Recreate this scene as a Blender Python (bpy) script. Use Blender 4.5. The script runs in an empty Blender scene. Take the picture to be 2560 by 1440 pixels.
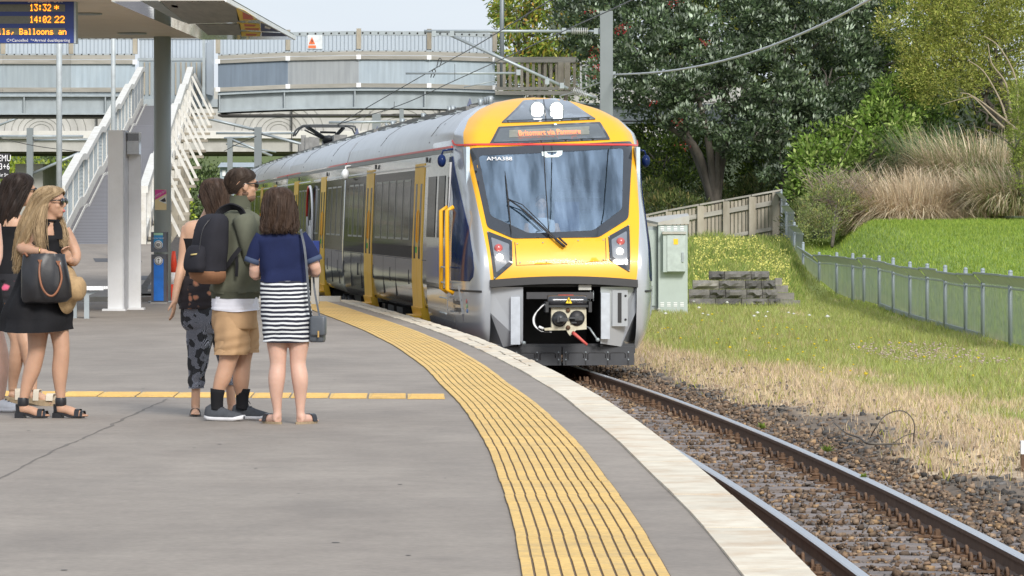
import bpy, math, random
import numpy as np
from mathutils import Vector, Matrix
from mathutils.geometry import delaunay_2d_cdt

random.seed(7); RNG = np.random.default_rng(7)
SC = bpy.context.scene
COL = SC.collection

# ------------------------------------------------------------------ camera, world, sun, exposure
F, H, HZ = 11000.0, 1.454, 540.0          # focal length in photo pixels, eye height above the platform, horizon row
cd = bpy.data.cameras.new("camera"); cam = bpy.data.objects.new("camera", cd); COL.objects.link(cam)
cam.location = (0, 0, H); cam.rotation_euler = (math.radians(90), 0, 0)
cd.sensor_width = 36; cd.lens = 36 * F / 2560; cd.shift_y = -(720 - HZ) / 2560
cd.clip_start = 0.5; cd.clip_end = 3000
SC.camera = cam

SUN_EL, SUN_AZ = math.radians(34), math.radians(162)      # azimuth clockwise from +Y: behind the camera, a little right
W = bpy.data.worlds.new("World"); SC.world = W; W.use_nodes = True
nt = W.node_tree; nt.nodes.clear()
n_out = nt.nodes.new("ShaderNodeOutputWorld"); n_bg = nt.nodes.new("ShaderNodeBackground")
n_sky = nt.nodes.new("ShaderNodeTexSky"); n_sky.sky_type = 'NISHITA'; n_sky.sun_disc = False
n_sky.sun_elevation = SUN_EL; n_sky.sun_rotation = SUN_AZ
n_sky.air_density = 1.2; n_sky.dust_density = 3.0; n_sky.ozone_density = 1.5
n_mix = nt.nodes.new("ShaderNodeMixRGB"); n_mix.inputs[0].default_value = 0.8
n_tc = nt.nodes.new("ShaderNodeTexCoord"); n_no = nt.nodes.new("ShaderNodeTexNoise")
n_map = nt.nodes.new("ShaderNodeMapping"); n_map.inputs['Scale'].default_value = (1, 1, 4)
n_no.inputs['Scale'].default_value = 2.5; n_no.inputs['Detail'].default_value = 6
n_cr = nt.nodes.new("ShaderNodeValToRGB")
n_cr.color_ramp.elements[0].position = 0.3; n_cr.color_ramp.elements[0].color = (4.0, 4.5, 5.2, 1)
n_cr.color_ramp.elements[1].position = 0.75; n_cr.color_ramp.elements[1].color = (5.4, 5.7, 6.2, 1)
nt.links.new(n_tc.outputs['Generated'], n_map.inputs[0]); nt.links.new(n_map.outputs[0], n_no.inputs['Vector'])
nt.links.new(n_no.outputs[0], n_cr.inputs[0])
nt.links.new(n_sky.outputs[0], n_mix.inputs[1]); nt.links.new(n_cr.outputs[0], n_mix.inputs[2])
nt.links.new(n_mix.outputs[0], n_bg.inputs[0]); n_bg.inputs[1].default_value = 0.1
nt.links.new(n_bg.outputs[0], n_out.inputs[0])
sd = bpy.data.lights.new("sun", 'SUN'); sd.energy = 1.8; sd.angle = math.radians(14); sd.color = (1, 0.96, 0.9)
sun = bpy.data.objects.new("sun", sd); COL.objects.link(sun)
_dir = Vector((math.sin(SUN_AZ) * math.cos(SUN_EL), math.cos(SUN_AZ) * math.cos(SUN_EL), math.sin(SUN_EL)))
sun.rotation_euler = (-_dir).to_track_quat('-Z', 'Y').to_euler()
SC.view_settings.view_transform = 'Standard'; SC.view_settings.look = 'None'
SC.view_settings.exposure = 0.95; SC.view_settings.gamma = 1; SC.view_settings.use_curve_mapping = False
SC.render.engine = 'CYCLES'
try:
    SC.cycles.max_bounces = 8; SC.cycles.transparent_max_bounces = 12; SC.cycles.use_denoising = True
    SC.cycles.caustics_reflective = False; SC.cycles.caustics_refractive = False
except Exception: pass

# ------------------------------------------------------------------ helpers
def sc_(d): return F / d                                   # photo pixels per metre at distance d
def P(px, py, d): return ((px - 1280) * d / F, d, H + (HZ - py) * d / F)
def PX(px, d): return (px - 1280) * d / F
def PZ(py, d): return H + (HZ - py) * d / F
ORG = {}

def mat(name, col, rough=0.6, metal=0.0, var=0.15, scale=6.0, bump=0.0, bscale=None, col2=None, stretch=(1, 1, 1),
        emit=None, spec=0.5, coat=0.0, rnd=0.0, attr=None, dirt=None, dscale=1.5, trans=0.0, damt=.5, sss=0, alpha=1.0):
    m = bpy.data.materials.new(name); m.use_nodes = True; t = m.node_tree; N = t.nodes; L = t.links
    b = N['Principled BSDF']; b.inputs['Roughness'].default_value = rough; b.inputs['Metallic'].default_value = metal
    b.inputs['Specular IOR Level'].default_value = spec
    if coat: b.inputs['Coat Weight'].default_value = coat; b.inputs['Coat Roughness'].default_value = 0.07
    if trans: b.inputs['Transmission Weight'].default_value = trans
    if alpha < 1: b.inputs['Alpha'].default_value = alpha
    if sss: b.inputs['Subsurface Weight'].default_value = sss; b.inputs['Subsurface Radius'].default_value = (.02, .008, .004)
    tc = N.new('ShaderNodeTexCoord'); mp = N.new('ShaderNodeMapping'); mp.inputs['Scale'].default_value = stretch
    L.new(tc.outputs['Object'], mp.inputs[0])
    no = N.new('ShaderNodeTexNoise'); no.inputs['Scale'].default_value = scale; no.inputs['Detail'].default_value = 8
    no.inputs['Roughness'].default_value = .62
    L.new(mp.outputs[0], no.inputs['Vector'])
    mx = N.new('ShaderNodeMixRGB'); mr = N.new('ShaderNodeMapRange')
    mr.inputs['From Min'].default_value = .3; mr.inputs['From Max'].default_value = .7
    L.new(no.outputs[0], mr.inputs[0]); L.new(mr.outputs[0], mx.inputs[0])
    c = Vector(col[:3]); c2 = Vector(col2[:3]) if col2 else None
    if c2 is not None:
        mx.inputs[1].default_value = (*c, 1); mx.inputs[2].default_value = (*c2, 1)
    else:
        mx.inputs[1].default_value = (*(c * (1 - var)), 1); mx.inputs[2].default_value = (*(c * (1 + var)), 1)
    last = mx.outputs[0]
    if attr:
        at = N.new('ShaderNodeAttribute'); at.attribute_name = attr
        if c2 is None:
            mx.inputs[1].default_value = (1 - var,) * 3 + (1,); mx.inputs[2].default_value = (1 + var,) * 3 + (1,)
        mu = N.new('ShaderNodeMixRGB'); mu.blend_type = 'MULTIPLY'; mu.inputs[0].default_value = 1
        L.new(at.outputs['Color'], mu.inputs[1]); L.new(last, mu.inputs[2]); last = mu.outputs[0]
    if rnd:
        oi = N.new('ShaderNodeObjectInfo'); m2 = N.new('ShaderNodeMapRange')
        m2.inputs['To Min'].default_value = 1 - rnd; m2.inputs['To Max'].default_value = 1 + rnd
        L.new(oi.outputs['Random'], m2.inputs[0])
        mu = N.new('ShaderNodeMixRGB'); mu.blend_type = 'MULTIPLY'; mu.inputs[0].default_value = 1
        cb = N.new('ShaderNodeCombineXYZ')
        for i in range(3): L.new(m2.outputs[0], cb.inputs[i])
        L.new(last, mu.inputs[1]); L.new(cb.outputs[0], mu.inputs[2]); last = mu.outputs[0]
    if dirt:
        n3 = N.new('ShaderNodeTexNoise'); n3.inputs['Scale'].default_value = dscale; n3.inputs['Detail'].default_value = 10
        n3.inputs['Roughness'].default_value = .7; L.new(mp.outputs[0], n3.inputs['Vector'])
        m3 = N.new('ShaderNodeMapRange'); m3.inputs['From Min'].default_value = .48; m3.inputs['From Max'].default_value = .68
        m3.inputs['To Max'].default_value = damt
        L.new(n3.outputs[0], m3.inputs[0]); mu = N.new('ShaderNodeMixRGB'); L.new(m3.outputs[0], mu.inputs[0])
        L.new(last, mu.inputs[1]); mu.inputs[2].default_value = (*dirt[:3], 1); last = mu.outputs[0]
    L.new(last, b.inputs['Base Color'])
    if bump:
        bn = N.new('ShaderNodeTexNoise'); bn.inputs['Scale'].default_value = bscale or scale * 4; bn.inputs['Detail'].default_value = 6
        L.new(mp.outputs[0], bn.inputs['Vector']); bu = N.new('ShaderNodeBump'); bu.inputs['Strength'].default_value = min(1, bump * 5)
        bu.inputs['Distance'].default_value = bump * .2; L.new(bn.outputs[0], bu.inputs['Height']); L.new(bu.outputs[0], b.inputs['Normal'])
    if emit:
        b.inputs['Emission Color'].default_value = (*emit[:3], 1); b.inputs['Emission Strength'].default_value = emit[3]
    return m

def leafmat(name, tr=0.3, rough=.5):
    m = bpy.data.materials.new(name); m.use_nodes = True; t = m.node_tree; N = t.nodes; L = t.links
    b = N['Principled BSDF']; b.inputs['Roughness'].default_value = rough; b.inputs['Specular IOR Level'].default_value = .35
    at = N.new('ShaderNodeAttribute'); at.attribute_name = 'col'; L.new(at.outputs['Color'], b.inputs['Base Color'])
    tl = N.new('ShaderNodeBsdfTranslucent'); L.new(at.outputs['Color'], tl.inputs[0])
    mx = N.new('ShaderNodeMixShader'); mx.inputs[0].default_value = tr
    L.new(b.outputs[0], mx.inputs[1]); L.new(tl.outputs[0], mx.inputs[2]); L.new(mx.outputs[0], N['Material Output'].inputs[0])
    return m

def catmull(pts, k=4):
    p = [np.array(q, float) for q in pts]
    if len(p) < 3: return [p[0] + (p[-1] - p[0]) * i / k for i in range(k + 1)] if len(p) == 2 else p
    p = [2 * p[0] - p[1]] + p + [2 * p[-1] - p[-2]]; out = []
    for i in range(1, len(p) - 2):
        for j in range(k):
            t = j / k
            out.append(.5 * ((2 * p[i]) + (-p[i - 1] + p[i + 1]) * t + (2 * p[i - 1] - 5 * p[i] + 4 * p[i + 1] - p[i + 2]) * t * t
                             + (-p[i - 1] + 3 * p[i] - 3 * p[i + 1] + p[i + 2]) * t ** 3))
    out.append(p[-2]); return out

class MB:
    def __init__(s): s.v = []; s.f = []; s.m = []; s.s = []
    def add(s, V, Fc, mi=0, sm=False):
        o = len(s.v); s.v.extend([tuple(float(q) for q in v) for v in V])
        for f in Fc: s.f.append([i + o for i in f]); s.m.append(mi); s.s.append(sm)
        return s
    def box(s, c, size, mi=0, rz=0.0, bev=0.0):
        x, y, z = [q / 2 for q in size]; ca, sa = math.cos(rz), math.sin(rz)
        V = []
        for dx, dy, dz in [(-x, -y, -z), (x, -y, -z), (x, y, -z), (-x, y, -z), (-x, -y, z), (x, -y, z), (x, y, z), (-x, y, z)]:
            V.append((c[0] + dx * ca - dy * sa, c[1] + dx * sa + dy * ca, c[2] + dz))
        return s.add(V, [(0, 3, 2, 1), (4, 5, 6, 7), (0, 1, 5, 4), (1, 2, 6, 5), (2, 3, 7, 6), (3, 0, 4, 7)], mi)
    def bx(s, x0, x1, y0, y1, z0, z1, mi=0): return s.box(((x0 + x1) / 2, (y0 + y1) / 2, (z0 + z1) / 2), (abs(x1 - x0), abs(y1 - y0), abs(z1 - z0)), mi)
    def beam(s, p, q, w, h, mi=0, up=(0, 0, 1)):
        p, q = Vector(p), Vector(q); d = (q - p).normalized(); r = d.cross(Vector(up))
        if r.length < 1e-4: r = d.cross(Vector((0, 1, 0)))
        r.normalize(); u = r.cross(d); V = []
        for e in (p, q):
            for a, b in ((-1, -1), (1, -1), (1, 1), (-1, 1)): V.append(e + r * (a * w / 2) + u * (b * h / 2))
        return s.add(V, [(0, 1, 2, 3), (7, 6, 5, 4), (0, 4, 5, 1), (1, 5, 6, 2), (2, 6, 7, 3), (3, 7, 4, 0)], mi)
    def tube(s, pts, r, n=8, mi=0, caps=True, sm=True, k=1):
        pts = [tuple(p) for p in pts]; rs = r if isinstance(r, (list, tuple)) else [r] * len(pts)
        if k > 1:
            q = catmull([(*p, rr) for p, rr in zip(pts, rs)], k); pts = [tuple(a[:3]) for a in q]; rs = [float(a[3]) for a in q]
        pv = [Vector(p) for p in pts]; prev = None; V = []
        for i, p in enumerate(pv):
            d = (pv[min(i + 1, len(pv) - 1)] - pv[max(i - 1, 0)])
            d = d.normalized() if d.length > 1e-9 else Vector((0, 0, 1))
            if prev is None:
                a = d.cross(Vector((0, 0, 1)));
                if a.length < 1e-3: a = Vector((1, 0, 0))
            else: a = prev - d * prev.dot(d)
            if a.length < 1e-6: a = d.orthogonal()
            a.normalize(); prev = a; b = d.cross(a)
            for j in range(n):
                t = 2 * math.pi * j / n; V.append(p + (a * math.cos(t) + b * math.sin(t)) * rs[i])
        Fc = []
        for i in range(len(pv) - 1):
            for j in range(n):
                Fc.append((i * n + j, i * n + (j + 1) % n, (i + 1) * n + (j + 1) % n, (i + 1) * n + j))
        s.add(V, Fc, mi, sm); o = len(s.v) - len(V)
        if caps:
            s.f.append([o + j for j in range(n)][::-1]); s.m.append(mi); s.s.append(False)
            s.f.append([o + (len(pv) - 1) * n + j for j in range(n)]); s.m.append(mi); s.s.append(False)
        return s
    def rings(s, R, mi=0, caps=(True, True), sm=True, closed=True):
        n = len(R[0]); V = [p for r in R for p in r]; Fc = []
        for i in range(len(R) - 1):
            for j in range(n if closed else n - 1):
                Fc.append((i * n + j, i * n + (j + 1) % n, (i + 1) * n + (j + 1) % n, (i + 1) * n + j))
        s.add(V, Fc, mi, sm); o = len(s.v) - len(V)
        if caps[0]: s.f.append([o + j for j in range(n)][::-1]); s.m.append(mi); s.s.append(sm)
        if caps[1]: s.f.append([o + (len(R) - 1) * n + j for j in range(n)]); s.m.append(mi); s.s.append(sm)
        return s
    def ell(s, c, r, d=(1, 0, 0), mi=0, n=14, m=9, up=(0, 0, 1)):
        d = Vector(d).normalized(); sd_ = Vector(up).cross(d)
        if sd_.length < 1e-3: sd_ = Vector((0, 1, 0))
        sd_.normalize(); u = d.cross(sd_); R = []
        for i in range(m + 1):
            th = math.pi * (0.02 + 0.96 * i / m) - math.pi / 2
            R.append([tuple(Vector(c) + d * (r[0] * math.cos(th) * math.cos(2 * math.pi * j / n)) + sd_ * (r[1] * math.cos(th) * math.sin(2 * math.pi * j / n)) + u * (r[2] * math.sin(th))) for j in range(n)])
        return s.rings(R, mi)
    def lathe(s, prof, c=(0, 0, 0), n=20, mi=0, axis='z', sm=True, caps=(True, True)):
        R = []
        for r, z in prof:
            row = []
            for j in range(n):
                t = 2 * math.pi * j / n; a, b = r * math.cos(t), r * math.sin(t)
                row.append((c[0] + a, c[1] + b, c[2] + z) if axis == 'z' else ((c[0] + a, c[1] + z, c[2] + b) if axis == 'y' else (c[0] + z, c[1] + a, c[2] + b)))
            R.append(row)
        if axis == 'y': R = [r[::-1] for r in R]
        return s.rings(R, mi, caps, sm)
    def prism(s, poly, y0, y1, mi=0):       # poly in (x,z), extruded along y (y0 in front)
        a = sum(poly[i][0] * poly[(i + 1) % len(poly)][1] - poly[(i + 1) % len(poly)][0] * poly[i][1] for i in range(len(poly)))
        if a < 0: poly = poly[::-1]
        n = len(poly); V = [(x, y0, z) for x, z in poly] + [(x, y1, z) for x, z in poly]
        Fc = [list(range(n)), list(range(2 * n - 1, n - 1, -1))] + [(i, n + i, n + (i + 1) % n, (i + 1) % n) for i in range(n)]
        return s.add(V, Fc, mi)
    def build(s, name, mats, parent=None, rel=False, label=None, cat=None, group=None, kind=None, auto=None):
        me = bpy.data.meshes.new(name); V = np.array(s.v, float).reshape(-1, 3)
        loc = Vector((0, 0, 0))
        if parent is not None:
            if not rel: V = V - np.array(ORG.get(parent.name, (0, 0, 0)))
        elif kind != 'structure' and not rel:
            loc = Vector(((V[:, 0].min() + V[:, 0].max()) / 2, (V[:, 1].min() + V[:, 1].max()) / 2, V[:, 2].min())); V = V - np.array(loc)
        me.from_pydata(V.tolist(), [], s.f)
        mats = mats if isinstance(mats, (list, tuple)) else [mats]
        for m in mats: me.materials.append(m)
        me.polygons.foreach_set('material_index', s.m); me.polygons.foreach_set('use_smooth', s.s); me.update()
        o = bpy.data.objects.new(name, me); COL.objects.link(o); o.location = loc
        if parent is not None: o.parent = parent; ORG[o.name] = ORG.get(parent.name, (0, 0, 0))
        else: ORG[o.name] = tuple(loc)
        if label: o['label'] = label
        if cat: o['category'] = cat
        if group: o['group'] = group
        if kind: o['kind'] = kind
        return o

def thing(name, label, cat, loc, rz=0.0, group=None, kind=None):
    o = bpy.data.objects.new(name, None); COL.objects.link(o); o.location = loc; o.rotation_euler = (0, 0, rz)
    o.empty_display_size = .2; ORG[o.name] = tuple(loc)
    if label: o['label'] = label
    if cat: o['category'] = cat
    if group: o['group'] = group
    if kind: o['kind'] = kind
    return o

def copy_tree(o, parent=None):
    c = o.copy(); COL.objects.link(c)
    if parent is not None: c.parent = parent
    ORG[c.name] = ORG.get(o.name, (0, 0, 0))
    for ch in [q for q in COL.objects if q.parent == o]: copy_tree(ch, c)
    return c

def piece(name, me, parent, loc, rot=(0, 0, 0), scale=(1, 1, 1)):
    o = bpy.data.objects.new(name, me); COL.objects.link(o); o.parent = parent
    g = ORG.get(parent.name, (0, 0, 0)); o.location = (loc[0] - g[0], loc[1] - g[1], loc[2] - g[2]); o.rotation_euler = rot; o.scale = scale
    return o

def fast(name, V, Fc, m, col=None, parent=None, label=None, cat=None, group=None, kind=None, smooth=False):
    V = np.asarray(V, np.float32); Fc = np.asarray(Fc, np.int32); k = Fc.shape[1]
    me = bpy.data.meshes.new(name); me.vertices.add(len(V)); me.vertices.foreach_set('co', V.ravel())
    me.loops.add(Fc.size); me.loops.foreach_set('vertex_index', Fc.ravel())
    me.polygons.add(len(Fc)); me.polygons.foreach_set('loop_start', np.arange(0, Fc.size, k, dtype=np.int32))
    me.polygons.foreach_set('loop_total', np.full(len(Fc), k, np.int32))
    if smooth: me.polygons.foreach_set('use_smooth', np.ones(len(Fc), bool))
    if col is not None:
        a = me.color_attributes.new('col', 'FLOAT_COLOR', 'POINT'); c = np.ones((len(V), 4), np.float32); c[:, :3] = col
        a.data.foreach_set('color', c.ravel())
    me.materials.append(m); me.update(calc_edges=True)
    o = bpy.data.objects.new(name, me); COL.objects.link(o)
    if parent is not None:
        o.parent = parent; g = ORG.get(parent.name, (0, 0, 0)); o.location = (-g[0], -g[1], -g[2])
    for a_, b_ in (('label', label), ('category', cat), ('group', group), ('kind', kind)):
        if b_: o[a_] = b_
    return o

def text(s, size, M, m, parent, name='lettering', extrude=0.001, align='CENTER', rel=False, sx=1.0):
    cu = bpy.data.curves.new('lettering', 'FONT'); cu.body = s; cu.size = size; cu.align_x = align; cu.extrude = extrude
    cu.resolution_u = 2
    o = bpy.data.objects.new('lettering_source', cu); COL.objects.link(o); bpy.context.view_layer.update()
    me = bpy.data.meshes.new_from_object(o.evaluated_get(bpy.context.evaluated_depsgraph_get()))
    bpy.data.objects.remove(o); me.transform(M @ Matrix.Diagonal((sx, 1, 1, 1)))
    me.materials.clear(); me.materials.append(m)
    q = bpy.data.objects.new(name, me); COL.objects.link(q); q.parent = parent
    if not rel: g = ORG.get(parent.name, (0, 0, 0)); q.location = (-g[0], -g[1], -g[2])
    return q

def face_mat(loc, rz=0.0, roll=0.0):         # text facing -Y
    return Matrix.Translation(loc) @ Matrix.Rotation(rz, 4, 'Z') @ Matrix.Rotation(math.radians(90), 4, 'X') @ Matrix.Rotation(roll, 4, 'Z')

FONT5 = {'0': '0E11131519110E', '1': '040C040404040E', '2': '0E11010204081F', '3': '1F02040201110E', '4': '02060A121F0202',
 ':': '000C0C000C0C00', '*': '0004150E150400', ',': '00000000060408', 'i': '04000C0404040E', 'l': '0C04040404040E', 's': '00000E100E011E',
 'B': '1E11111E11111E', 'a': '00000E010F110F', 'o': '00000E1111110E', 'n': '00001619111111', 'r': '00001619101010', 't': '08081C08080906',
 'm': '00001A15151111', 'v': '0000111111110A'.replace('110A', '0A04'), 'P': '1E11111E101010', 'u': '0000111111130D', 'e': '00000E111F100E', ' ': '0' * 14}
def dots(s, origin, pitch, m, parent, name='display_text', rel=False, fn=None, sz=.92, px_=None):
    b = MB(); x = 0; kx = (px_ or pitch) / pitch
    for ch in s:
        g = FONT5[ch]
        for r in range(7):
            v = int(g[2 * r:2 * r + 2], 16)
            for c in range(5):
                if v >> (4 - c) & 1:
                    u0, w0 = (x + c) * pitch, (6 - r) * pitch; h = pitch * sz
                    q = [(u0 * kx, w0), ((u0 + h) * kx, w0), ((u0 + h) * kx, w0 + h), (u0 * kx, w0 + h)]
                    if fn: V = [fn(origin[0] + a, origin[2] + e) for a, e in q]
                    else: V = [(origin[0] + a, origin[1], origin[2] + e) for a, e in q]
                    b.add(V, [(0, 1, 2, 3)])
        x += 6
    o = b.build(name, m, parent, rel=rel); o['kind'] = 'stuff'; return o

def lerp(tab, x):
    if x <= tab[0][0]: return tab[0][1]
    for (a, b), (c, d) in zip(tab, tab[1:]):
        if x <= c: return b + (d - b) * (x - a) / (c - a)
    return tab[-1][1]
def smooth01(t): t = np.clip(t, 0, 1); return t * t * (3 - 2 * t)
def vnoise(x, y, seed=0):                       # cheap value noise, vectorised
    x = np.asarray(x, float); y = np.asarray(y, float); xi, yi = np.floor(x), np.floor(y); fx, fy = x - xi, y - yi
    def h(a, b): q = np.sin(a * 127.1 + b * 311.7 + seed * 74.7) * 43758.5453; return q - np.floor(q)
    fx = fx * fx * (3 - 2 * fx); fy = fy * fy * (3 - 2 * fy)
    return (h(xi, yi) * (1 - fx) + h(xi + 1, yi) * fx) * (1 - fy) + (h(xi, yi + 1) * (1 - fx) + h(xi + 1, yi + 1) * fx) * fy
def fbm(x, y, seed=0): return .5 * vnoise(x, y, seed) + .3 * vnoise(x * 2.1, y * 2.1, seed + 1) + .2 * vnoise(x * 4.3, y * 4.3, seed + 2)

# ------------------------------------------------------------------ site geometry (platform top is z = 0)
EDGE = (-1.01886e-3, 2.39420e-2, 1.12196)
def edge_x(Y):
    Y = np.asarray(Y, float); a = EDGE[0] * Y * Y + EDGE[1] * Y + EDGE[2]; e60 = EDGE[0] * 3600 + EDGE[1] * 60 + EDGE[2]
    return np.where(Y < 60, a, e60 - .103 * (Y - 60))
def rail_r(Y): return edge_x(Y) + 2.14
def rail_l(Y): return edge_x(Y) + 1.0
RZ = -0.65                                      # rail head
def terrain(X, Y):
    X = np.asarray(X, float); Y = np.asarray(Y, float)
    t = X - rail_r(Y)
    z = np.full(X.shape, -.86)
    verge = -.70 + .07 * smooth01((t - 1.0) / 1.2) + .05 * (fbm(X * .8, Y * .3) - .5)
    z = z + (verge - z) * smooth01((t - .35) / .5)
    bank = 1.36 * smooth01((Y - 101) / 24) * smooth01((t - 5.2 - np.maximum(0, (104 - Y)) * .2) / 1.2 + .0)
    lawn = 1.95 * smooth01((Y - 66) / 56) * smooth01((X - 7.4) / 2.5)
    z = z + np.maximum(bank, lawn)
    z = z + 5.0 * smooth01((Y - 126) / 40) * smooth01((X - 1.5) / 8)
    left = X < edge_x(Y) - .15
    zl = -.10 + .0 * X
    z = np.where(left & (Y < 400), zl, z)
    z = z + 5.0 * smooth01((-X - 32) / 25) * smooth01((Y - 60) / 60)
    z = z + 1.4 * smooth01((-X - 15.5) / 3) * smooth01((Y - 50) / 20) * smooth01((133 - Y) / 6)
    z = z + 10 * smooth01((Y - 360) / 120)
    return z

GREEN, STRAW, DIRT, LAWN = (np.array(c) for c in ((.33, .38, .11), (.60, .47, .32), (.13, .10, .073), (.19, .27, .05)))
def ground_cover(X, Y):                        # 0 dirt .. 1 straw .. 2 green .. 3 lawn
    X = np.asarray(X, float); Y = np.asarray(Y, float); t = X - rail_r(Y)
    n = fbm(X * 1.1 + 7, Y * .35, 3); n2 = fbm(X * 3 + 1, Y * 1.2, 9)
    a = t + (n - .5) * 2.2 - .5 * smooth01((40 - Y) / 12)
    c = smooth01((a - .72) / .6) + smooth01((a - 2.6 + .8 * smooth01((Y - 55) / 10)) / .9)
    patch = smooth01((n2 - .62) / .12) * (Y < 104)
    c = np.where(c > 1.2, c - patch * .8, c)
    c = np.where((X > 8.0) & (Y > 60), 3.0, c); c = np.where((Y > 124.5) & (X > -4), .35, c)
    return c
def cover_col(c):
    c = np.clip(c, 0, 3)[..., None]
    return np.where(c < 1, DIRT + (STRAW - DIRT) * c, np.where(c < 2, STRAW + (GREEN - STRAW) * (c - 1), GREEN + (LAWN - GREEN) * (c - 2)))
# ------------------------------------------------------------------ materials
def grain(m, scale, amt, stretch=(1, 1, 1), detail=3):      # extra fine-grained tone variation multiplied over the base colour
    t = m.node_tree; N = t.nodes; L = t.links; b = N['Principled BSDF']; src = b.inputs['Base Color'].links[0].from_socket
    tc = N.new('ShaderNodeTexCoord'); mp = N.new('ShaderNodeMapping'); mp.inputs['Scale'].default_value = stretch; no = N.new('ShaderNodeTexNoise'); no.inputs['Scale'].default_value = scale; no.inputs['Detail'].default_value = detail
    L.new(tc.outputs['Object'], mp.inputs[0]); L.new(mp.outputs[0], no.inputs['Vector']); mr = N.new('ShaderNodeMapRange'); mr.inputs['From Min'].default_value = .3; mr.inputs['From Max'].default_value = .7
    mr.inputs['To Min'].default_value = 1 - amt; mr.inputs['To Max'].default_value = 1 + amt; L.new(no.outputs[0], mr.inputs[0]); cb = N.new('ShaderNodeCombineXYZ')
    for i in range(3): L.new(mr.outputs[0], cb.inputs[i])
    mu = N.new('ShaderNodeMixRGB'); mu.blend_type = 'MULTIPLY'; mu.inputs[0].default_value = 1; L.new(src, mu.inputs[1]); L.new(cb.outputs[0], mu.inputs[2]); L.new(mu.outputs[0], b.inputs['Base Color'])
M_asph = mat('asphalt', (.215, .184, .155), .8, col2=(.292, .254, .214), scale=.9, bump=.03, bscale=60, stretch=(1, .6, 1), dirt=(.17, .15, .13), dscale=.7, damt=.35)
grain(M_asph, 24, .09); grain(M_asph, 4, .07); grain(M_asph, .35, .10, (1, .3, 1))
M_cop = mat('coping_concrete', (.54, .48, .38), .85, col2=(.70, .64, .52), scale=4, bump=.05, bscale=40, dirt=(.42, .25, .12), dscale=2.2, damt=.5, rnd=.07)
M_yel = mat('tactile_yellow', (.66, .43, .13), .7, var=.08, scale=5, bump=.01, bscale=60, dirt=(.36, .27, .14), dscale=3.5, damt=.5, rnd=.07); grain(M_yel, 40, .10)
M_groove = mat('tactile_groove', (.15, .108, .07), .85)
M_conc = mat('concrete', (.41, .405, .385), .85, var=.12, scale=1.5, bump=.02, bscale=12, dirt=(.33, .32, .29), dscale=.9)
M_steel = mat('galvanised_steel', (.33, .37, .39), .45, .35, var=.12, scale=4, bump=.01)
M_steelL = mat('pale_galvanised_sheet', (.33, .375, .40), .5, .2, var=.08, scale=1.4, dirt=(.28, .32, .34), dscale=1.0)
M_steelD = mat('painted_grey_steel', (.115, .14, .14), .5, .1, var=.12, scale=3)
M_white = mat('white_paint', (.80, .81, .82), .5, var=.05, scale=3, dirt=(.60, .58, .53), dscale=2, damt=.25)
M_oldwhite = mat('flaking_white_paint', (.64, .63, .59), .75, var=.06, scale=5, dirt=(.40, .36, .27), dscale=4, damt=.5)
M_wood = mat('weathered_timber', (.25, .22, .17), .85, col2=(.38, .35, .29), scale=5, stretch=(1, 1, .35), bump=.03, bscale=30, rnd=.15)
M_woodH = mat('weathered_rail_timber', (.24, .23, .20), .85, col2=(.36, .345, .31), scale=4, stretch=(.3, 1, 3), bump=.03, bscale=20, rnd=.1)
M_black = mat('black_rubber', (.018, .018, .02), .55)
M_dark = mat('dark_underframe', (.03, .029, .028), .6, var=.3, scale=9)
M_rail = mat('rail_rust', (.115, .07, .045), .75, var=.25, scale=9, bump=.02)
M_railtop = mat('rail_polished', (.52, .53, .56), .3, .8, var=.03, scale=.6, stretch=(1, 1, 1))
M_clip = mat('rusty_clip', (.115, .065, .036), .8, var=.35, scale=30, bump=.03, rnd=.2)
M_sleeper = mat('old_timber_sleeper', (.19, .165, .155), .85, var=.3, scale=3, stretch=(1, 8, 8), bump=.05, bscale=12, rnd=.2)
M_stone = mat('ballast_stone', (.15, .125, .105), .95, var=.3, scale=30, attr='col', spec=.2)
M_ground = mat('ground', (1, 1, 1), .95, var=.3, scale=6, attr='col', bump=.08, bscale=25)
M_leaf = leafmat('leaf'); M_grass = leafmat('grass_blade', .35, .6)
M_bark = mat('bark', (.065, .056, .046), .9, col2=(.135, .12, .10), scale=7, bump=.08, bscale=16, stretch=(1, 1, .3))
M_glassdark = mat('dark_window_glass', (.010, .013, .014), .05, var=.1, spec=.0, coat=.5)
M_stainless = mat('polished_stainless', (.60, .615, .64), .10, .8, var=.05, scale=2, stretch=(1, 1.5, .35), bump=.035, bscale=1.6)
M_roof = mat('train_roof_silver', (.47, .48, .49), .34, .55, var=.08, scale=2, dirt=(.33, .34, .35), dscale=1.5)
M_silver = mat('silver_paint', (.40, .425, .46), .25, .25, var=.03, scale=2, coat=.6)
M_tyel = mat('train_yellow_paint', (.82, .405, .008), .4, var=.03, scale=1.5, coat=.12)
M_dyel = mat('door_yellow_paint', (.78, .47, .03), .42, var=.06, scale=3)
M_navy = mat('navy_gloss', (.010, .022, .085), .1, var=.2, scale=1, spec=.0, coat=.35)
M_frit = mat('black_glass_frit', (.022, .026, .033), .06, spec=.8, coat=.6)
M_red = mat('red_stripe', (.62, .05, .04), .4)
M_led = mat('amber_led', (.9, .3, .02), .5, emit=(1, .25, .01, 1.6))
M_ledr = mat('red_orange_led', (.9, .15, .05), .5, emit=(1, .16, .05, 1.5))
M_lamp = mat('lit_headlight', (1, 1, 1), .3, emit=(1, .95, .86, 8))
M_lampw = mat('lit_marker_light', (1, 1, 1), .3, emit=(1, .85, .66, 6))
M_tail = mat('red_tail_lens', (.42, .09, .09), .2, coat=.5)
M_boardblue = mat('sign_blue', (.012, .035, .20), .35, var=.05)
M_ltext = mat('white_lettering', (.8, .8, .82), .5)
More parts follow.
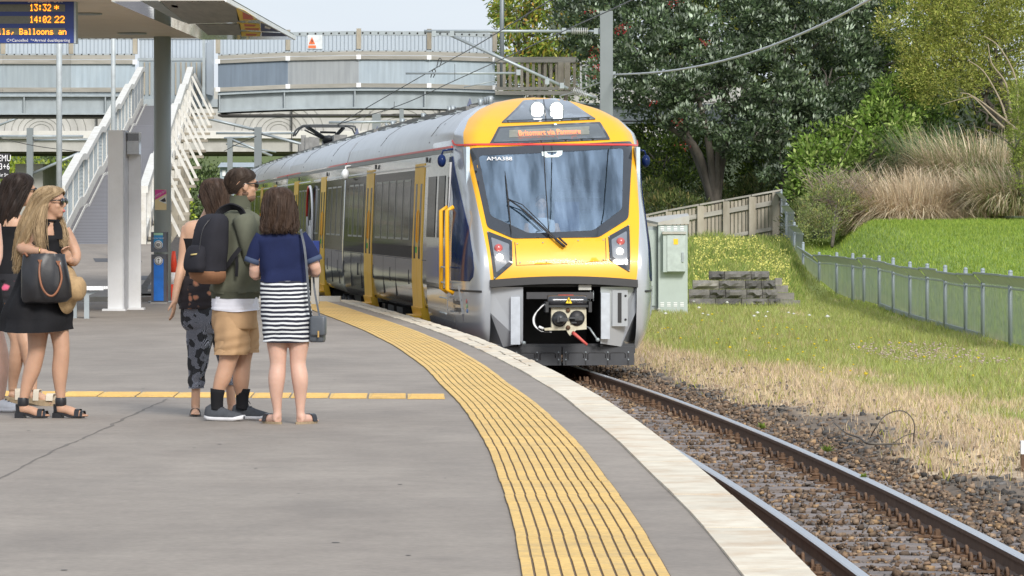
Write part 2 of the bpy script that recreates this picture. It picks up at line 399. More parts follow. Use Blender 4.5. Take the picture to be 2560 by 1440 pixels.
M_dtext = mat('dark_lettering', (.03, .03, .035), .5)
M_lcd = mat('display_glass', (.12, .125, .10), .3, var=.12, scale=30)

def glassmat(name, tint=(.75, .88, .95), gl=.25, streak=True, rough=.02, refl_bands=0):
    m = bpy.data.materials.new(name); m.use_nodes = True; t = m.node_tree; N = t.nodes; L = t.links; N.remove(N['Principled BSDF'])
    tr = N.new('ShaderNodeBsdfTransparent'); tr.inputs[0].default_value = (*tint, 1)
    g = N.new('ShaderNodeBsdfGlossy'); g.inputs['Roughness'].default_value = rough; g.inputs[0].default_value = (.9, .95, 1, 1)
    fr = N.new('ShaderNodeFresnel'); fr.inputs[0].default_value = 1.5; ad = N.new('ShaderNodeMath'); ad.operation = 'ADD'
    ad.inputs[1].default_value = gl; L.new(fr.outputs[0], ad.inputs[0])
    mx = N.new('ShaderNodeMixShader'); L.new(ad.outputs[0], mx.inputs[0]); L.new(tr.outputs[0], mx.inputs[1]); L.new(g.outputs[0], mx.inputs[2])
    L.new(mx.outputs[0], N['Material Output'].inputs[0])
    if streak:
        tc = N.new('ShaderNodeTexCoord'); mp = N.new('ShaderNodeMapping'); mp.inputs['Scale'].default_value = (5.5, 1, .25)
        no = N.new('ShaderNodeTexNoise'); no.inputs['Scale'].default_value = 1.3; no.inputs['Detail'].default_value = 3
        bu = N.new('ShaderNodeBump'); bu.inputs['Strength'].default_value = .1; bu.inputs['Distance'].default_value = .002
        L.new(tc.outputs['Object'], mp.inputs[0]); L.new(mp.outputs[0], no.inputs['Vector']); L.new(no.outputs[0], bu.inputs['Height'])
        L.new(bu.outputs[0], g.inputs['Normal'])
        if refl_bands:                               # vertical bands of higher reflectance imitate streaky reflections in the glass
            m2 = N.new('ShaderNodeMapping'); m2.inputs['Scale'].default_value = (4.2, 1, .22); n2 = N.new('ShaderNodeTexNoise'); n2.inputs['Scale'].default_value = 1.6; n2.inputs['Detail'].default_value = 5
            r2 = N.new('ShaderNodeMapRange'); r2.inputs['From Min'].default_value = .34; r2.inputs['From Max'].default_value = .70; r2.inputs['To Max'].default_value = refl_bands
            L.new(tc.outputs['Object'], m2.inputs[0]); L.new(m2.outputs[0], n2.inputs['Vector']); L.new(n2.outputs[0], r2.inputs[0]); a2 = N.new('ShaderNodeMath'); a2.operation = 'ADD'; L.new(ad.outputs[0], a2.inputs[0]); L.new(r2.outputs[0], a2.inputs[1]); L.new(a2.outputs[0], mx.inputs[0]); g.inputs[0].default_value = (.68, .84, 1, 1)
    return m
M_wind = glassmat('windscreen_glass', (.72, .86, .96), .14, refl_bands=.42)
M_clear = glassmat('clear_lens', (.9, .93, .97), .12, False)

# ------------------------------------------------------------------ terrain
def axis(parts):
    out = []
    for a, b, st in parts: out += list(np.arange(a, b, st))
    return np.array(out)
gx = axis([(-160, -60, 8), (-60, -24, 2.5), (-24, -14, .8), (-14, 17, .24), (17, 40, 1.5), (40, 161, 8)])
gy = axis([(8, 60, .5), (60, 135, .8), (135, 220, 3), (220, 620, 20)])
XX, YY = np.meshgrid(gx, gy); ZZ = terrain(XX, YY)
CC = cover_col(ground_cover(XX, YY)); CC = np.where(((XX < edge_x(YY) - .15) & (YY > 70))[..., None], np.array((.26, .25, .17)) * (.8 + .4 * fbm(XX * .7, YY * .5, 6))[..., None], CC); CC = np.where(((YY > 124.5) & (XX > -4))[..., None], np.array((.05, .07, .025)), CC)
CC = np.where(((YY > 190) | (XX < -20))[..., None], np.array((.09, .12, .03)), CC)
CC = np.where(((XX < -14.5) & (YY > 48) & (YY < 134))[..., None], np.array((.48, .40, .22)) * (.6 + .8 * fbm(XX * .8, YY * .5, 2))[..., None], CC)
nx_, ny_ = len(gx), len(gy); idx = np.arange(nx_ * ny_).reshape(ny_, nx_)
Fq = np.stack([idx[:-1, :-1], idx[:-1, 1:], idx[1:, 1:], idx[1:, :-1]], -1).reshape(-1, 4)
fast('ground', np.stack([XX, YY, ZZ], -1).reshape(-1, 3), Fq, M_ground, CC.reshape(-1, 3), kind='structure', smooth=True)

# ------------------------------------------------------------------ platform with coping slabs and tactile tiles
YS = [12 + i * .9 for i in range(71)]           # 12 .. 75
b = MB(); n = len(YS)
def wob(Y, k): return .004 * math.sin(Y * .9 + k) + .03 * (float(vnoise(Y * .16, k * 3.1)) - .5)
V = []; Fc = []
for Y in YS:
    e = float(edge_x(Y)) - .16
    V += [(-24, Y, 0), (e - 1.6, Y, 0), (e, Y, 0), (e, Y, -.95), (-24, Y, -.95)]
for i in range(n - 1):
    a = i * 5
    for j in range(3): Fc.append((a + j, a + j + 1, a + 6 + j, a + 5 + j))
Fc += [(0, 1, 2, 3, 4)[::-1], tuple((n - 1) * 5 + k for k in range(5))]
b.add(V, Fc); platform = b.build('platform', M_asph, kind='structure', rel=True)
# coping slabs
def slab(x0a, x0b, x1a, x1b, y0, y1, z0, z1, mi=0, bb=None):
    bb = bb or MB()
    return bb.add([(x0a, y0, z0), (x0b, y0, z0), (x1b, y1, z0), (x1a, y1, z0), (x0a, y0, z1), (x0b, y0, z1), (x1b, y1, z1), (x1a, y1, z1)],
                  [(0, 3, 2, 1), (4, 5, 6, 7), (0, 1, 5, 4), (1, 2, 6, 5), (2, 3, 7, 6), (3, 0, 4, 7)], mi)
Y = 12.0
while Y < 75:
    L_ = random.choice((1.2, 1.8, 2.4)) if Y < 40 else random.choice((.45, .6, .9)); y1 = Y + L_ - .008
    j = random.uniform(-.006, .006); jz = random.uniform(-.004, .003)
    old = Y > 42
    if not old:
        slab(edge_x(Y) - .292 + wob(Y, 1), edge_x(Y) + j, edge_x(y1) - .292 + wob(y1, 1), edge_x(y1) + j, Y, y1, -.13, .012 + jz).build('coping_slab', M_cop, platform, rel=True)
    else:
        m_ = random.uniform(-.16, -.12)
        for q0, q1 in ((-.30, m_ - .008), (m_ + .008, 0)):
            jj = random.uniform(-.008, .008)
            slab(edge_x(Y) + q0, edge_x(Y) + q1 + jj, edge_x(y1) + q0, edge_x(y1) + q1 + jj, Y, y1, -.13, .012 + random.uniform(-.005, .004)).build('coping_slab', M_cop, platform, rel=True)
    Y += L_
# platform wall below the coping (thin red line of brick just under the lip)
b = MB(); V = []; Fc = []
for i, Y in enumerate(YS):
    e = float(edge_x(Y)) - .04; V += [(e, Y, -.13), (e, Y, -.95)]
    if i: Fc.append((2 * i - 2, 2 * i - 1, 2 * i + 1, 2 * i))
b.add(V, Fc); b.build('platform_wall', mat('old_red_brick', (.19, .07, .05), .9, var=.3, scale=10), platform, rel=True)
# tactile strip: each tile 0.6 m, eleven raised yellow bars over a dark base
Y = 12.0; NB = 11
while Y < 74.4:
    y1 = Y + .6 - .009; b = MB(); jt = random.uniform(-.0025, .0025)
    if Y < 60 or True:
        o0, o1 = -1.175, -.575
        e0, e1 = edge_x(Y) + wob(Y, 2) + jt, edge_x(y1) + wob(y1, 2) + jt
        o1 = -.575 + .045 * float(smooth01((Y - 38) / 16))
        slab(e0 + o0, e0 + o1, e1 + o0, e1 + o1, Y, y1, .002, .006, 1, b)
        w = (o1 - o0) / NB
        for k in range(NB):
            a0, a1 = o0 + k * w + w * .05, o0 + (k + 1) * w - w * .15
            slab(e0 + a0, e0 + a1, e1 + a0, e1 + a1, Y, y1, .006, .013, 0, b)
    b.build('tactile_tile', [M_yel, M_groove], platform, rel=True); Y += .6
# an old crack across the asphalt and trodden-in gum spots
g_ = lambda px, py: ((px - 1280) * H / (py - HZ), H * F / (py - HZ))
cr = catmull([(*g_(px, py), 0) for px, py in ((-20, 1205), (60, 1165), (150, 1120), (235, 1085), (300, 1052), (370, 1020), (420, 998))], 8); b = MB(); V = []; Fc = []
for i, p in enumerate(cr):
    w_ = .004 + .009 * float(vnoise(i * .7, 3)); xo = .03 * (float(vnoise(i * .9, 8)) - .5); V += [(p[0] - w_ + xo, p[1], .0015), (p[0] + w_ + xo, p[1] + .05, .0015)]
    if i: Fc.append((2 * i - 2, 2 * i - 1, 2 * i + 1, 2 * i))
b.add(V, Fc); b.build('crack', mat('crack_shade', (.15, .132, .114), .9, var=.3, scale=20), platform, rel=True)
b = MB()
for i in range(46):
    y = random.uniform(18, 60); x = random.uniform(-.115 * y, float(edge_x(y)) - 1.4); r = random.uniform(.008, .02); b.add([(x + r * math.cos(t), y + r * 1.3 * math.sin(t), .0022) for t in [k * math.pi / 4 for k in range(8)]], [list(range(8))])
b.build('gum_spots', mat('gum_grey', (.12, .11, .10), .8), platform, rel=True)['kind'] = 'stuff'
# cross row of warning tiles
for k in range(21):
    px = 1112 - k * 95; d0 = 34.9 + .10 * k * .3; x1_ = PX(1112, 34.9) - k * .312; b = MB()
    if True:
        dd = .02 * k + .035 * (k % 2)
        slab(x1_ - .295, x1_, x1_ - .315, x1_ - .02, d0 + dd, d0 + dd + .86, .002, .010, 0, b)
        for q in range(6): slab(x1_ - .28, x1_ - .02, x1_ - .285, x1_ - .025, d0 + dd + .08 + q * .13, d0 + dd + .15 + q * .13, .010, .013, 0, b)
    b.build('warning_tile', M_yel, platform, rel=True)
# kerb and path beyond the end of the platform, rising to the ramp
b = MB(); b.bx(-24, float(edge_x(74.6)) - .3, 74.70, 75.0, -.3, .09); b.build('kerb', mat('kerb_concrete', (.45, .45, .43), .8, scale=3), kind='structure', rel=True)
b = MB(); b.add([(-7.9, 75.0, .05), (-5.75, 75.0, .05), (-7.35, 90.2, .88), (-9.35, 90.2, .88), (-7.9, 75.0, -.4), (-5.75, 75.0, -.4), (-7.35, 90.2, -.3), (-9.35, 90.2, -.3)],
      [(0, 1, 2, 3), (0, 4, 5, 1), (1, 5, 6, 2), (2, 6, 7, 3), (3, 7, 4, 0)]); b.build('path', M_asph, kind='structure', rel=True)
b = MB()
for i, (x, y, w_) in enumerate(((-7.2, 79.5, .7), (-8.0, 84.5, .9), (-6.6, 77.2, .8))):
    z = .05 + (y - 75) * .0546 + .004; b.add([(x, y, z), (x + w_, y, z), (x + w_ - .15, y + 1.1, z + .06), (x - .15, y + 1.1, z + .06)], [(0, 1, 2, 3)])
b.build('path_patch', mat('dark_patch', (.07, .07, .075), .8), kind='structure', rel=True)

# ------------------------------------------------------------------ railway track
track = thing('railway_track', None, None, (0, 0, 0), kind='structure')
def rail_mesh(fx, name):
    prof = [(-.065, -.155), (.065, -.155), (.065, -.143), (.012, -.12), (.010, -.045), (.034, -.036), (.036, -.008), (.028, 0), (-.028, 0), (-.036, -.008), (-.034, -.036), (-.010, -.045), (-.012, -.12), (-.065, -.143)]
    ys = [14 + i * .8 for i in range(235)]
    for nm, sel in (('rail', None), ):
        b = MB(); R = [[(float(fx(y)) + x, y, RZ + z) for x, z in prof][::-1] for y in ys]
        b.rings(R, 0, sm=False); k = len(prof)
        for i, f in enumerate(b.f):
            if len(f) == 4:
                zz = [b.v[q][2] - RZ for q in f]
                if min(zz) > -.0095: b.m[i] = 1
        b.build('rail', [M_rail, M_railtop], track, rel=True)
rail_mesh(rail_l, 'rail'); rail_mesh(rail_r, 'rail')
# sleepers
def blockmesh(name, sx, sy, sz, m, seed):
    r = random.Random(seed); b = MB(); nn = 6; R = []
    for i in range(nn + 1):
        x = -sx / 2 + sx * i / nn; w = sy / 2 * (1 + r.uniform(-.06, .06)); h = r.uniform(-.008, .008)
        R.append([(x, -w, -sz), (x, -w * .98, h - .012), (x, -w * .85, h), (x, w * .85, h), (x, w * .98, h - .012), (x, w, -sz)])
    b.rings(R, 0, sm=False); o = b.build(name, m, rel=True); me = o.data; bpy.data.objects.remove(o); return me
sl = [blockmesh('sleeper', 2.2, .23, .14, M_sleeper, s) for s in range(4)]
def clip_mesh():
    b = MB()
    for xo in (-.028, .030): b.tube([(xo, .048 * math.cos(t), .028 + .044 * math.sin(t)) for t in [math.radians(a) for a in range(-10, 191, 20)]], .0125, 6)
    b.tube([(-.03, .045, .022), (0, .06, .02), (.03, .045, .022)], .0125, 6, k=2); b.box((.0, 0, .01), (.17, .13, .02)); o = b.build('rail_clip', M_clip, rel=True); me = o.data; bpy.data.objects.remove(o)
    b = MB(); b.box((0, 0, .01), (.15, .12, .02)); b.lathe([(.042, .02), (.042, .03), (.03, .034), (.045, .04), (.045, .052), (.028, .056)], n=10); b.lathe([(.026, .056), (.026, .085), (.018, .088), (.018, .1)], n=6, sm=False)
    o = b.build('rail_bolt', M_clip, rel=True); me2 = o.data; bpy.data.objects.remove(o); return me, me2
mc, mb_ = clip_mesh()
Y = 15.0; i = 0
while Y < 68:
    sl_ = float(edge_x(Y + 1) - edge_x(Y - 1)) / 2; rot = (0, 0, -math.atan(sl_) + random.uniform(-.02, .02))
    cx = float(edge_x(Y)) + 1.57 + random.uniform(-.04, .04)
    piece('sleeper', sl[i % 4], track, (cx, Y, RZ - .148 + random.uniform(-.01, .01)), rot)
    me = mc if random.random() < .6 else mb_
    if Y > 20: piece('rail_clip' if me is mc else 'rail_bolt', me, track, (float(rail_r(Y)) - .13, Y, RZ - .147), (0, 0, rot[2]), (1, 1, 1))
    me = mc if random.random() < .5 else mb_
    if Y < 30: piece('rail_clip' if me is mc else 'rail_bolt', me, track, (float(rail_l(Y)) - .13, Y, RZ - .147), (0, 0, math.pi), (1, 1, 1))
    piece('rail_bolt', mb_, track, (float(rail_l(Y)) + .12, Y, RZ - .147), (0, 0, 0), (1, 1, .8))
    Y += .61; i += 1

# ballast: thousands of small stones
def stones(n, xs, ys, zs, smin, smax, cols, name, label, kind='stuff', cat=None):
    base = np.array([(1, 0, 0), (-1, 0, 0), (0, 1, 0), (0, -1, 0), (0, 0, 1), (0, 0, -1)], float)
    fc = np.array([(0, 2, 4), (2, 1, 4), (1, 3, 4), (3, 0, 4), (2, 0, 5), (1, 2, 5), (3, 1, 5), (0, 3, 5)])
    # jittered cubes read more like broken stone than octahedra
    base = np.array([(-1, -1, -1), (1, -1, -1), (1, 1, -1), (-1, 1, -1), (-1, -1, 1), (1, -1, 1), (1, 1, 1), (-1, 1, 1)], float) * .75
    fc = np.array([(0, 3, 2, 1), (4, 5, 6, 7), (0, 1, 5, 4), (1, 2, 6, 5), (2, 3, 7, 6), (3, 0, 4, 7)])
    V = base[None] * (1 + RNG.uniform(-.45, .35, (n, 8, 3)))
    s = (smin + (smax - smin) * RNG.random(n) ** 2.2)[:, None, None] * np.stack([RNG.uniform(.7, 1.3, n), RNG.uniform(.7, 1.3, n), RNG.uniform(.45, .9, n)], -1)[:, None]
    V = V * s; a = RNG.uniform(0, 6.28, n); b_ = RNG.uniform(-.6, .6, n)
    c, s_ = np.cos(b_)[:, None], np.sin(b_)[:, None]
    V = np.stack([V[..., 0] * c - V[..., 2] * s_, V[..., 1], V[..., 0] * s_ + V[..., 2] * c], -1)
    c, s_ = np.cos(a)[:, None], np.sin(a)[:, None]
    V = np.stack([V[..., 0] * c - V[..., 1] * s_, V[..., 0] * s_ + V[..., 1] * c, V[..., 2]], -1)
    V = V + np.stack([xs, ys, zs], -1)[:, None]
    col = np.repeat(cols, 8, 0)
    Fn = (fc[None] + (np.arange(n) * 8)[:, None, None]).reshape(-1, 4)
    return fast(name, V.reshape(-1, 3), Fn, M_stone, col, kind=kind, label=label, cat=cat)
N1 = 62000
ys = 16 + 54 * RNG.random(N1) ** 1.25; tx = RNG.uniform(.03, 4.35, N1)   # from platform wall across the track
xs = edge_x(ys) + tx
zs = np.where((tx > 1.08) & (tx < 2.06), RZ - .155, RZ - .16) + RNG.normal(0, .012, N1)
ph = ((ys - 15) / .61) % 1.0; on = ((ph < .19) | (ph > .81)) & (tx > .45) & (tx < 2.65)
keep = ~(on & (RNG.random(N1) < .93))
sh = tx > 2.3; zs = np.where(sh, -.78 + .07 * np.clip((tx - 2.3), 0, 1.1) + RNG.normal(0, .01, N1), zs)
keep &= RNG.random(N1) > smooth01((tx - 2.65) / .95)
xs, ys, zs, tx = xs[keep], ys[keep], zs[keep], tx[keep]; n = len(xs)
cc = np.array([(.14, .096, .066), (.20, .145, .10), (.10, .076, .058), (.26, .175, .10), (.12, .11, .105)])[RNG.choice(5, n, p=[.36, .22, .26, .08, .08])] * RNG.uniform(.7, 1.25, (n, 1)) * 1.25
stones(n, xs, ys, zs, .008, .034, cc, 'ballast', 'brown ballast stones between and beside the rails')
# ------------------------------------------------------------------ grass
def blades(xs, ys, h, w, cols, name, label, lean=.35, m=None, zf=terrain, parent=None):
    n = len(xs); z = zf(xs, ys) - .01; a = RNG.uniform(0, 6.28, n); wx, wy = np.cos(a) * w / 2, np.sin(a) * w / 2
    lx, ly = RNG.normal(0, lean, n) * h, RNG.normal(0, lean, n) * h
    V = np.empty((n, 5, 3)); V[:, 0] = np.stack([xs - wx, ys - wy, z], -1); V[:, 1] = np.stack([xs + wx, ys + wy, z], -1)
    V[:, 2] = np.stack([xs + wx * .7 + lx * .4, ys + wy * .7 + ly * .4, z + h * .6], -1)
    V[:, 3] = np.stack([xs + lx, ys + ly, z + h], -1); V[:, 4] = np.stack([xs - wx * .7 + lx * .4, ys - wy * .7 + ly * .4, z + h * .6], -1)
    Fn = (np.array([[0, 1, 2, 4]])[None] + (np.arange(n) * 5)[:, None, None]).reshape(-1, 4)
    F2 = (np.array([[4, 2, 3, 3]])[None] + (np.arange(n) * 5)[:, None, None]).reshape(-1, 4)[:, :3]
    me = fast(name, V.reshape(-1, 3), np.concatenate([Fn[:, [0, 1, 2]], Fn[:, [0, 2, 3]], F2]), m or M_grass, np.repeat(cols, 5, 0), kind='stuff', label=label, parent=parent)
    return me
N2 = 330000
ys = 22 + 103 * RNG.random(N2); xs = rail_r(ys) + .7 + (6.5 + ys * .055) * RNG.random(N2) ** .9
k = (xs < 8.2 + .0 * ys) & ((xs - 0) < ys * .118 + .3); xs, ys = xs[k], ys[k]
cv = ground_cover(xs, ys); k = RNG.random(len(xs)) < np.clip(cv * 1.5, .05, 1); xs, ys, cv = xs[k], ys[k], cv[k]
n = len(xs); cv2 = np.clip(cv + RNG.normal(0, .22, n), .75, 2.0)
cols = cover_col(cv2) * RNG.uniform(.65, 1.35, (n, 1)) * np.array([1, 1, 1]); hn = fbm(xs * .7, ys * .4, 5)
h = np.where(cv > 1.4, .05 + .10 * hn, .05 + .07 * hn) * RNG.uniform(.5, 1.6, n)
yl = RNG.random(n) < .12; cols[yl] = np.array((.36, .36, .08)) * RNG.uniform(.7, 1.2, (yl.sum(), 1))
blades(xs, ys, h, RNG.uniform(.006, .016, n), cols, 'verge_grass', 'rough green grass fading to dry straw beside the track')
N3 = 130000
ys = 62 + 64 * RNG.random(N3); xs = 7.7 + 8.5 * RNG.random(N3); k = (xs < ys * .118 + .3); xs, ys = xs[k], ys[k]; n = len(xs)
lc = np.array([(.23, .33, .05), (.33, .41, .07), (.17, .26, .035)])[RNG.choice(3, n)] * RNG.uniform(.8, 1.25, (n, 1)) * (1 + .35 * (fbm(xs * .6, ys * .25, 4) - .5))[:, None]
blades(xs, ys, RNG.uniform(.04, .12, n), RNG.uniform(.01, .02, n), lc, 'lawn_grass', 'bright green lawn on the bank behind the mesh fence')
# seeding stalks in the verge
N4 = 5000
ys = 36 + 62 * RNG.random(N4); xs = rail_r(ys) + 2.2 + 5 * RNG.random(N4); k = (xs < 7.8) & (ground_cover(xs, ys) > 1.1); xs, ys = xs[k], ys[k]; n = len(xs)
blades(xs, ys, RNG.uniform(.12, .24, n), RNG.uniform(.005, .008, n), np.array((.34, .27, .13)) * RNG.uniform(.7, 1.3, (n, 1)), 'grass_stalks', 'tall seeding stalks among the verge grass', .25)
# small flowers (clover, dandelions) and dark stones
def flowers(n, xf, yf, hcol, name, label, sz=.02, hh=(.05, .12)):
    ys, xs = yf(n), None; xs = xf(ys); z = terrain(xs, ys) + RNG.uniform(*hh, n); V = []; s = sz * RNG.uniform(.6, 1.3, n)
    base = np.array([(1, 0, 0), (0, 1, 0), (-1, 0, 0), (0, -1, 0), (0, 0, 1), (0, 0, -1)]); V = np.stack([xs, ys, z], -1)[:, None] + base[None] * s[:, None, None] * np.array([1, 1, .6])
    fc = np.array([(0, 1, 4), (1, 2, 4), (2, 3, 4), (3, 0, 4), (1, 0, 5), (2, 1, 5), (3, 2, 5), (0, 3, 5)])
    Fn = (fc[None] + (np.arange(n) * 6)[:, None, None]).reshape(-1, 3)
    fast(name, V.reshape(-1, 3), Fn, M_grass, np.repeat(np.array(hcol) * RNG.uniform(.8, 1.15, (n, 1)), 6, 0), kind='stuff', label=label)
flowers(420, lambda y: 5.2 + 1.6 * RNG.random(len(y)) + (66 - y) * .02, lambda n: 60 + 9 * RNG.random(n), (.62, .5, .45), 'clover_flowers', 'pale clover flowers in the verge near the fence', .022)
flowers(130, lambda y: rail_r(y) + 2.3 + 4 * RNG.random(len(y)), lambda n: 55 + 40 * RNG.random(n), (.75, .6, .03), 'yellow_flowers', 'small yellow flowers dotted through the verge grass', .026)
flowers(26, lambda y: rail_r(y) + 4 + 3.5 * RNG.random(len(y)), lambda n: 80 + 22 * RNG.random(n), (.8, .8, .76), 'white_flowers', 'white flower heads in the grass below the block wall', .042, (.10, .22))
n = 3200; ys = 24 + 40 * RNG.random(n); xs = rail_r(ys) + .7 + 1.7 * RNG.random(n) ** 2
stones(n, xs, ys, terrain(xs, ys) + .005, .006, .042, np.array([(.11, .105, .10), (.19, .14, .10)])[RNG.choice(2, n)] * RNG.uniform(.5, 1.6, (n, 1)) * .9, 'loose_stones', 'dark loose stones scattered in the dry grass')
# dead twig
b = MB()
g0 = lambda px, py, d=None: ((px - 1280) * (H + .66) / (py - HZ), (H + .66) * F / (py - HZ))
def gp(px, py, h=0): x, y = g0(px, py); return (x, y, -.66 + h)
b.tube([gp(2085, 1062, .02), gp(2115, 1090, .03), gp(2150, 1108, .05), gp(2175, 1118, .03), gp(2260, 1117, .03)], [.006, .007, .01, .012, .006], 5, k=3)
b.tube([gp(2176, 1100, .02), gp(2185, 1120, .16), gp(2215, 1120, .30), gp(2258, 1121, .34), gp(2285, 1122, .24), gp(2284, 1120, .06)], .006, 5, k=4)
b.tube([gp(2170, 1116, .03), gp(2195, 1110, .08), gp(2205, 1118, .05)], .01, 5, k=2); b.tube([gp(2235, 1115, .03), gp(2260, 1112, .08), gp(2284, 1110, .10)], .005, 5, k=2)
b.build('dead_branch', M_bark, label='bare dead branch with arching twigs lying in the dry grass beside the track', cat='branch')
for i, (px, py, s_, lb) in enumerate(((2068, 1130, .085, 'low yellow-green weed growing at the foot of the dead branch'), (1905, 1072, .07, 'small weed with one yellow bloom in the gravel beyond the right rail'), (2160, 1195, .045, 'small green weed in the gravel below the dead branch'))):
    x, y, z = gp(px, py); n = 46; a = RNG.uniform(0, 6.28, n); e = RNG.uniform(.2, 1.3, n); L_ = s_ * RNG.uniform(.6, 1.2, n)
    V = np.empty((n, 4, 3)); dx, dy, dz = np.cos(a) * np.cos(e) * L_, np.sin(a) * np.cos(e) * L_, np.sin(e) * L_; o_ = np.zeros((n, 3))
    V[:, 0] = 0; V[:, 2] = np.stack([dx, dy, dz], -1); sdx = np.stack([-np.sin(a), np.cos(a), 0 * a], -1) * .014
    V[:, 1] = V[:, 2] * .5 + sdx; V[:, 3] = V[:, 2] * .5 - sdx
    o = fast('weed', V.reshape(-1, 3), (np.array([[0, 1, 2, 3]])[None] + (np.arange(n) * 4)[:, None, None]).reshape(-1, 4), M_grass, np.repeat(np.array((.26, .34, .07)) * RNG.uniform(.7, 1.3, (n, 1)), 4, 0), label=lb, cat='weed', group='weeds in the gravel'); o.location = (x, y, z)
# ------------------------------------------------------------------ the train
TS = .112; TN = Vector((.70, 59.1, 0)); TRZ = math.atan(TS)
train = thing('electric_train', 'yellow-fronted silver electric train with lit headlights arriving beside the platform', 'train', TN, TRZ)
ORG[train.name] = (0, 0, 0)                      # train parts are modelled in the train's own frame
_r = np.array([math.cos(TRZ), math.sin(TRZ)]); _b = np.array([-math.sin(TRZ), math.cos(TRZ)])
PROF = [(1.24, -.34), (1.32, -.15), (1.37, .1), (1.39, .5), (1.385, 1.0), (1.36, 1.6), (1.335, 2.2), (1.315, 2.42), (1.26, 2.62), (1.12, 2.80), (.9, 2.95), (.6, 3.06), (.3, 3.12), (.02, 3.14)]
WT = [(z, w) for w, z in PROF]
SB = [(-.34, .25), (-.1, .05), (.3, 0), (.7, .0), (.92, .05), (1.3, .30), (2.42, 1.30), (2.62, 1.56), (2.8, 1.88), (2.95, 2.3), (3.06, 2.75), (3.12, 3.15), (3.14, 3.5)]
def Wz(z): return lerp(WT, z)
def SBz(z): return (lerp(SB, z - .14) + lerp(SB, z - .07) + lerp(SB, z) + lerp(SB, z + .07) + lerp(SB, z + .14)) / 5 if .3 < z < 2.3 else lerp(SB, z)
def amp(z): return max(.62, min(1.45, 2.1 - SBz(z)))
def plan(t, z): t = abs(t); return .08 * t * t + amp(z) * max(0, (t - .78) / .22) ** 2
def NY(x, z): return SBz(z) + plan(min(1, abs(x) / Wz(z)), z)
def front(px, py):
    kx, kz = (px - 1280) / F, (HZ - py) / F; best = None
    def g(d):
        w = np.array([kx * d - TN.x, d - TN.y]); return float(w @ _r), float(w @ _b), H + kz * d
    lo = 57.0; prev = None
    for i in range(260):
        d = lo + i * .025; x, y, z = g(d)
        if z > 3.139 or abs(x) > Wz(z): prev = None; continue
        e = y - NY(x, z)
        if prev is not None and e >= 0 > prev[1] or (prev is None and e >= 0):
            if prev:
                a, c = prev[0], d
                for _ in range(30):
                    mm = (a + c) / 2; x, y, z = g(mm)
                    if abs(x) <= Wz(z) and y - NY(x, z) < 0: a = mm
                    else: c = mm
            x, y, z = g((a + c) / 2 if prev else d); return x, z
        prev = (d, e)
    bd = None                                   # the ray only grazes the edge: take the nearest point on it
    for i in range(300):
        x, y, z = g(57 + i * .02)
        if z < 3.139:
            xc = max(-Wz(z) * .995, min(Wz(z) * .995, x)); e = abs(x - xc) + abs(y - NY(xc, z))
            if bd is None or e < bd[0]: bd = (e, xc, z)
    return bd[1], bd[2]
def NS(x, z, off=0.0):
    x = max(-Wz(z) * .9999, min(Wz(z) * .9999, x)); e = .004; y = NY(x, z)
    dx = (NY(min(x + e, Wz(z)), z) - NY(max(x - e, -Wz(z)), z)) / (2 * e); dz = (NY(x, z + e) - NY(x, z - e)) / (2 * e)
    n = Vector((dx, -1, dz)).normalized(); return (x + n.x * off, y + n.y * off, z + n.z * off)
def SS(sgn):                                   # side of the nose parametrised by (y, z)
    def f(y, z, off=0.0):
        q = max(0, (y - SBz(z) - .07)) / amp(z); t = .78 + .22 * math.sqrt(q) if q < 1 else 1.0
        return (sgn * (Wz(z) * t + off * .93), y - off * .35, z)
    return f
def pip(p, poly):
    x, y = p; c = False
    for i in range(len(poly)):
        (x1, y1), (x2, y2) = poly[i], poly[i - 1]
        if (y1 > y) != (y2 > y) and x < (x2 - x1) * (y - y1) / (y2 - y1) + x1: c = not c
    return c
def dens(poly, st=.06):
    out = []
    for i in range(len(poly)):
        a, c = np.array(poly[i]), np.array(poly[(i + 1) % len(poly)]); k = max(1, int(np.linalg.norm(c - a) / st))
        out += [tuple(a + (c - a) * j / k) for j in range(k)]
    return out
def rnd_poly(poly, r=.03):
    out = []
    for i in range(len(poly)):
        p0, p1, p2 = np.array(poly[i - 1]), np.array(poly[i]), np.array(poly[(i + 1) % len(poly)])
        d0 = p0 - p1; d1 = p2 - p1; l0, l1 = np.linalg.norm(d0), np.linalg.norm(d1); rr = min(r, l0 / 3, l1 / 3)
        a, c = p1 + d0 / l0 * rr, p1 + d1 / l1 * rr
        for t in (0, .33, .67, 1): out.append(tuple((1 - t) ** 2 * a + 2 * t * (1 - t) * p1 + t * t * c))
    return out
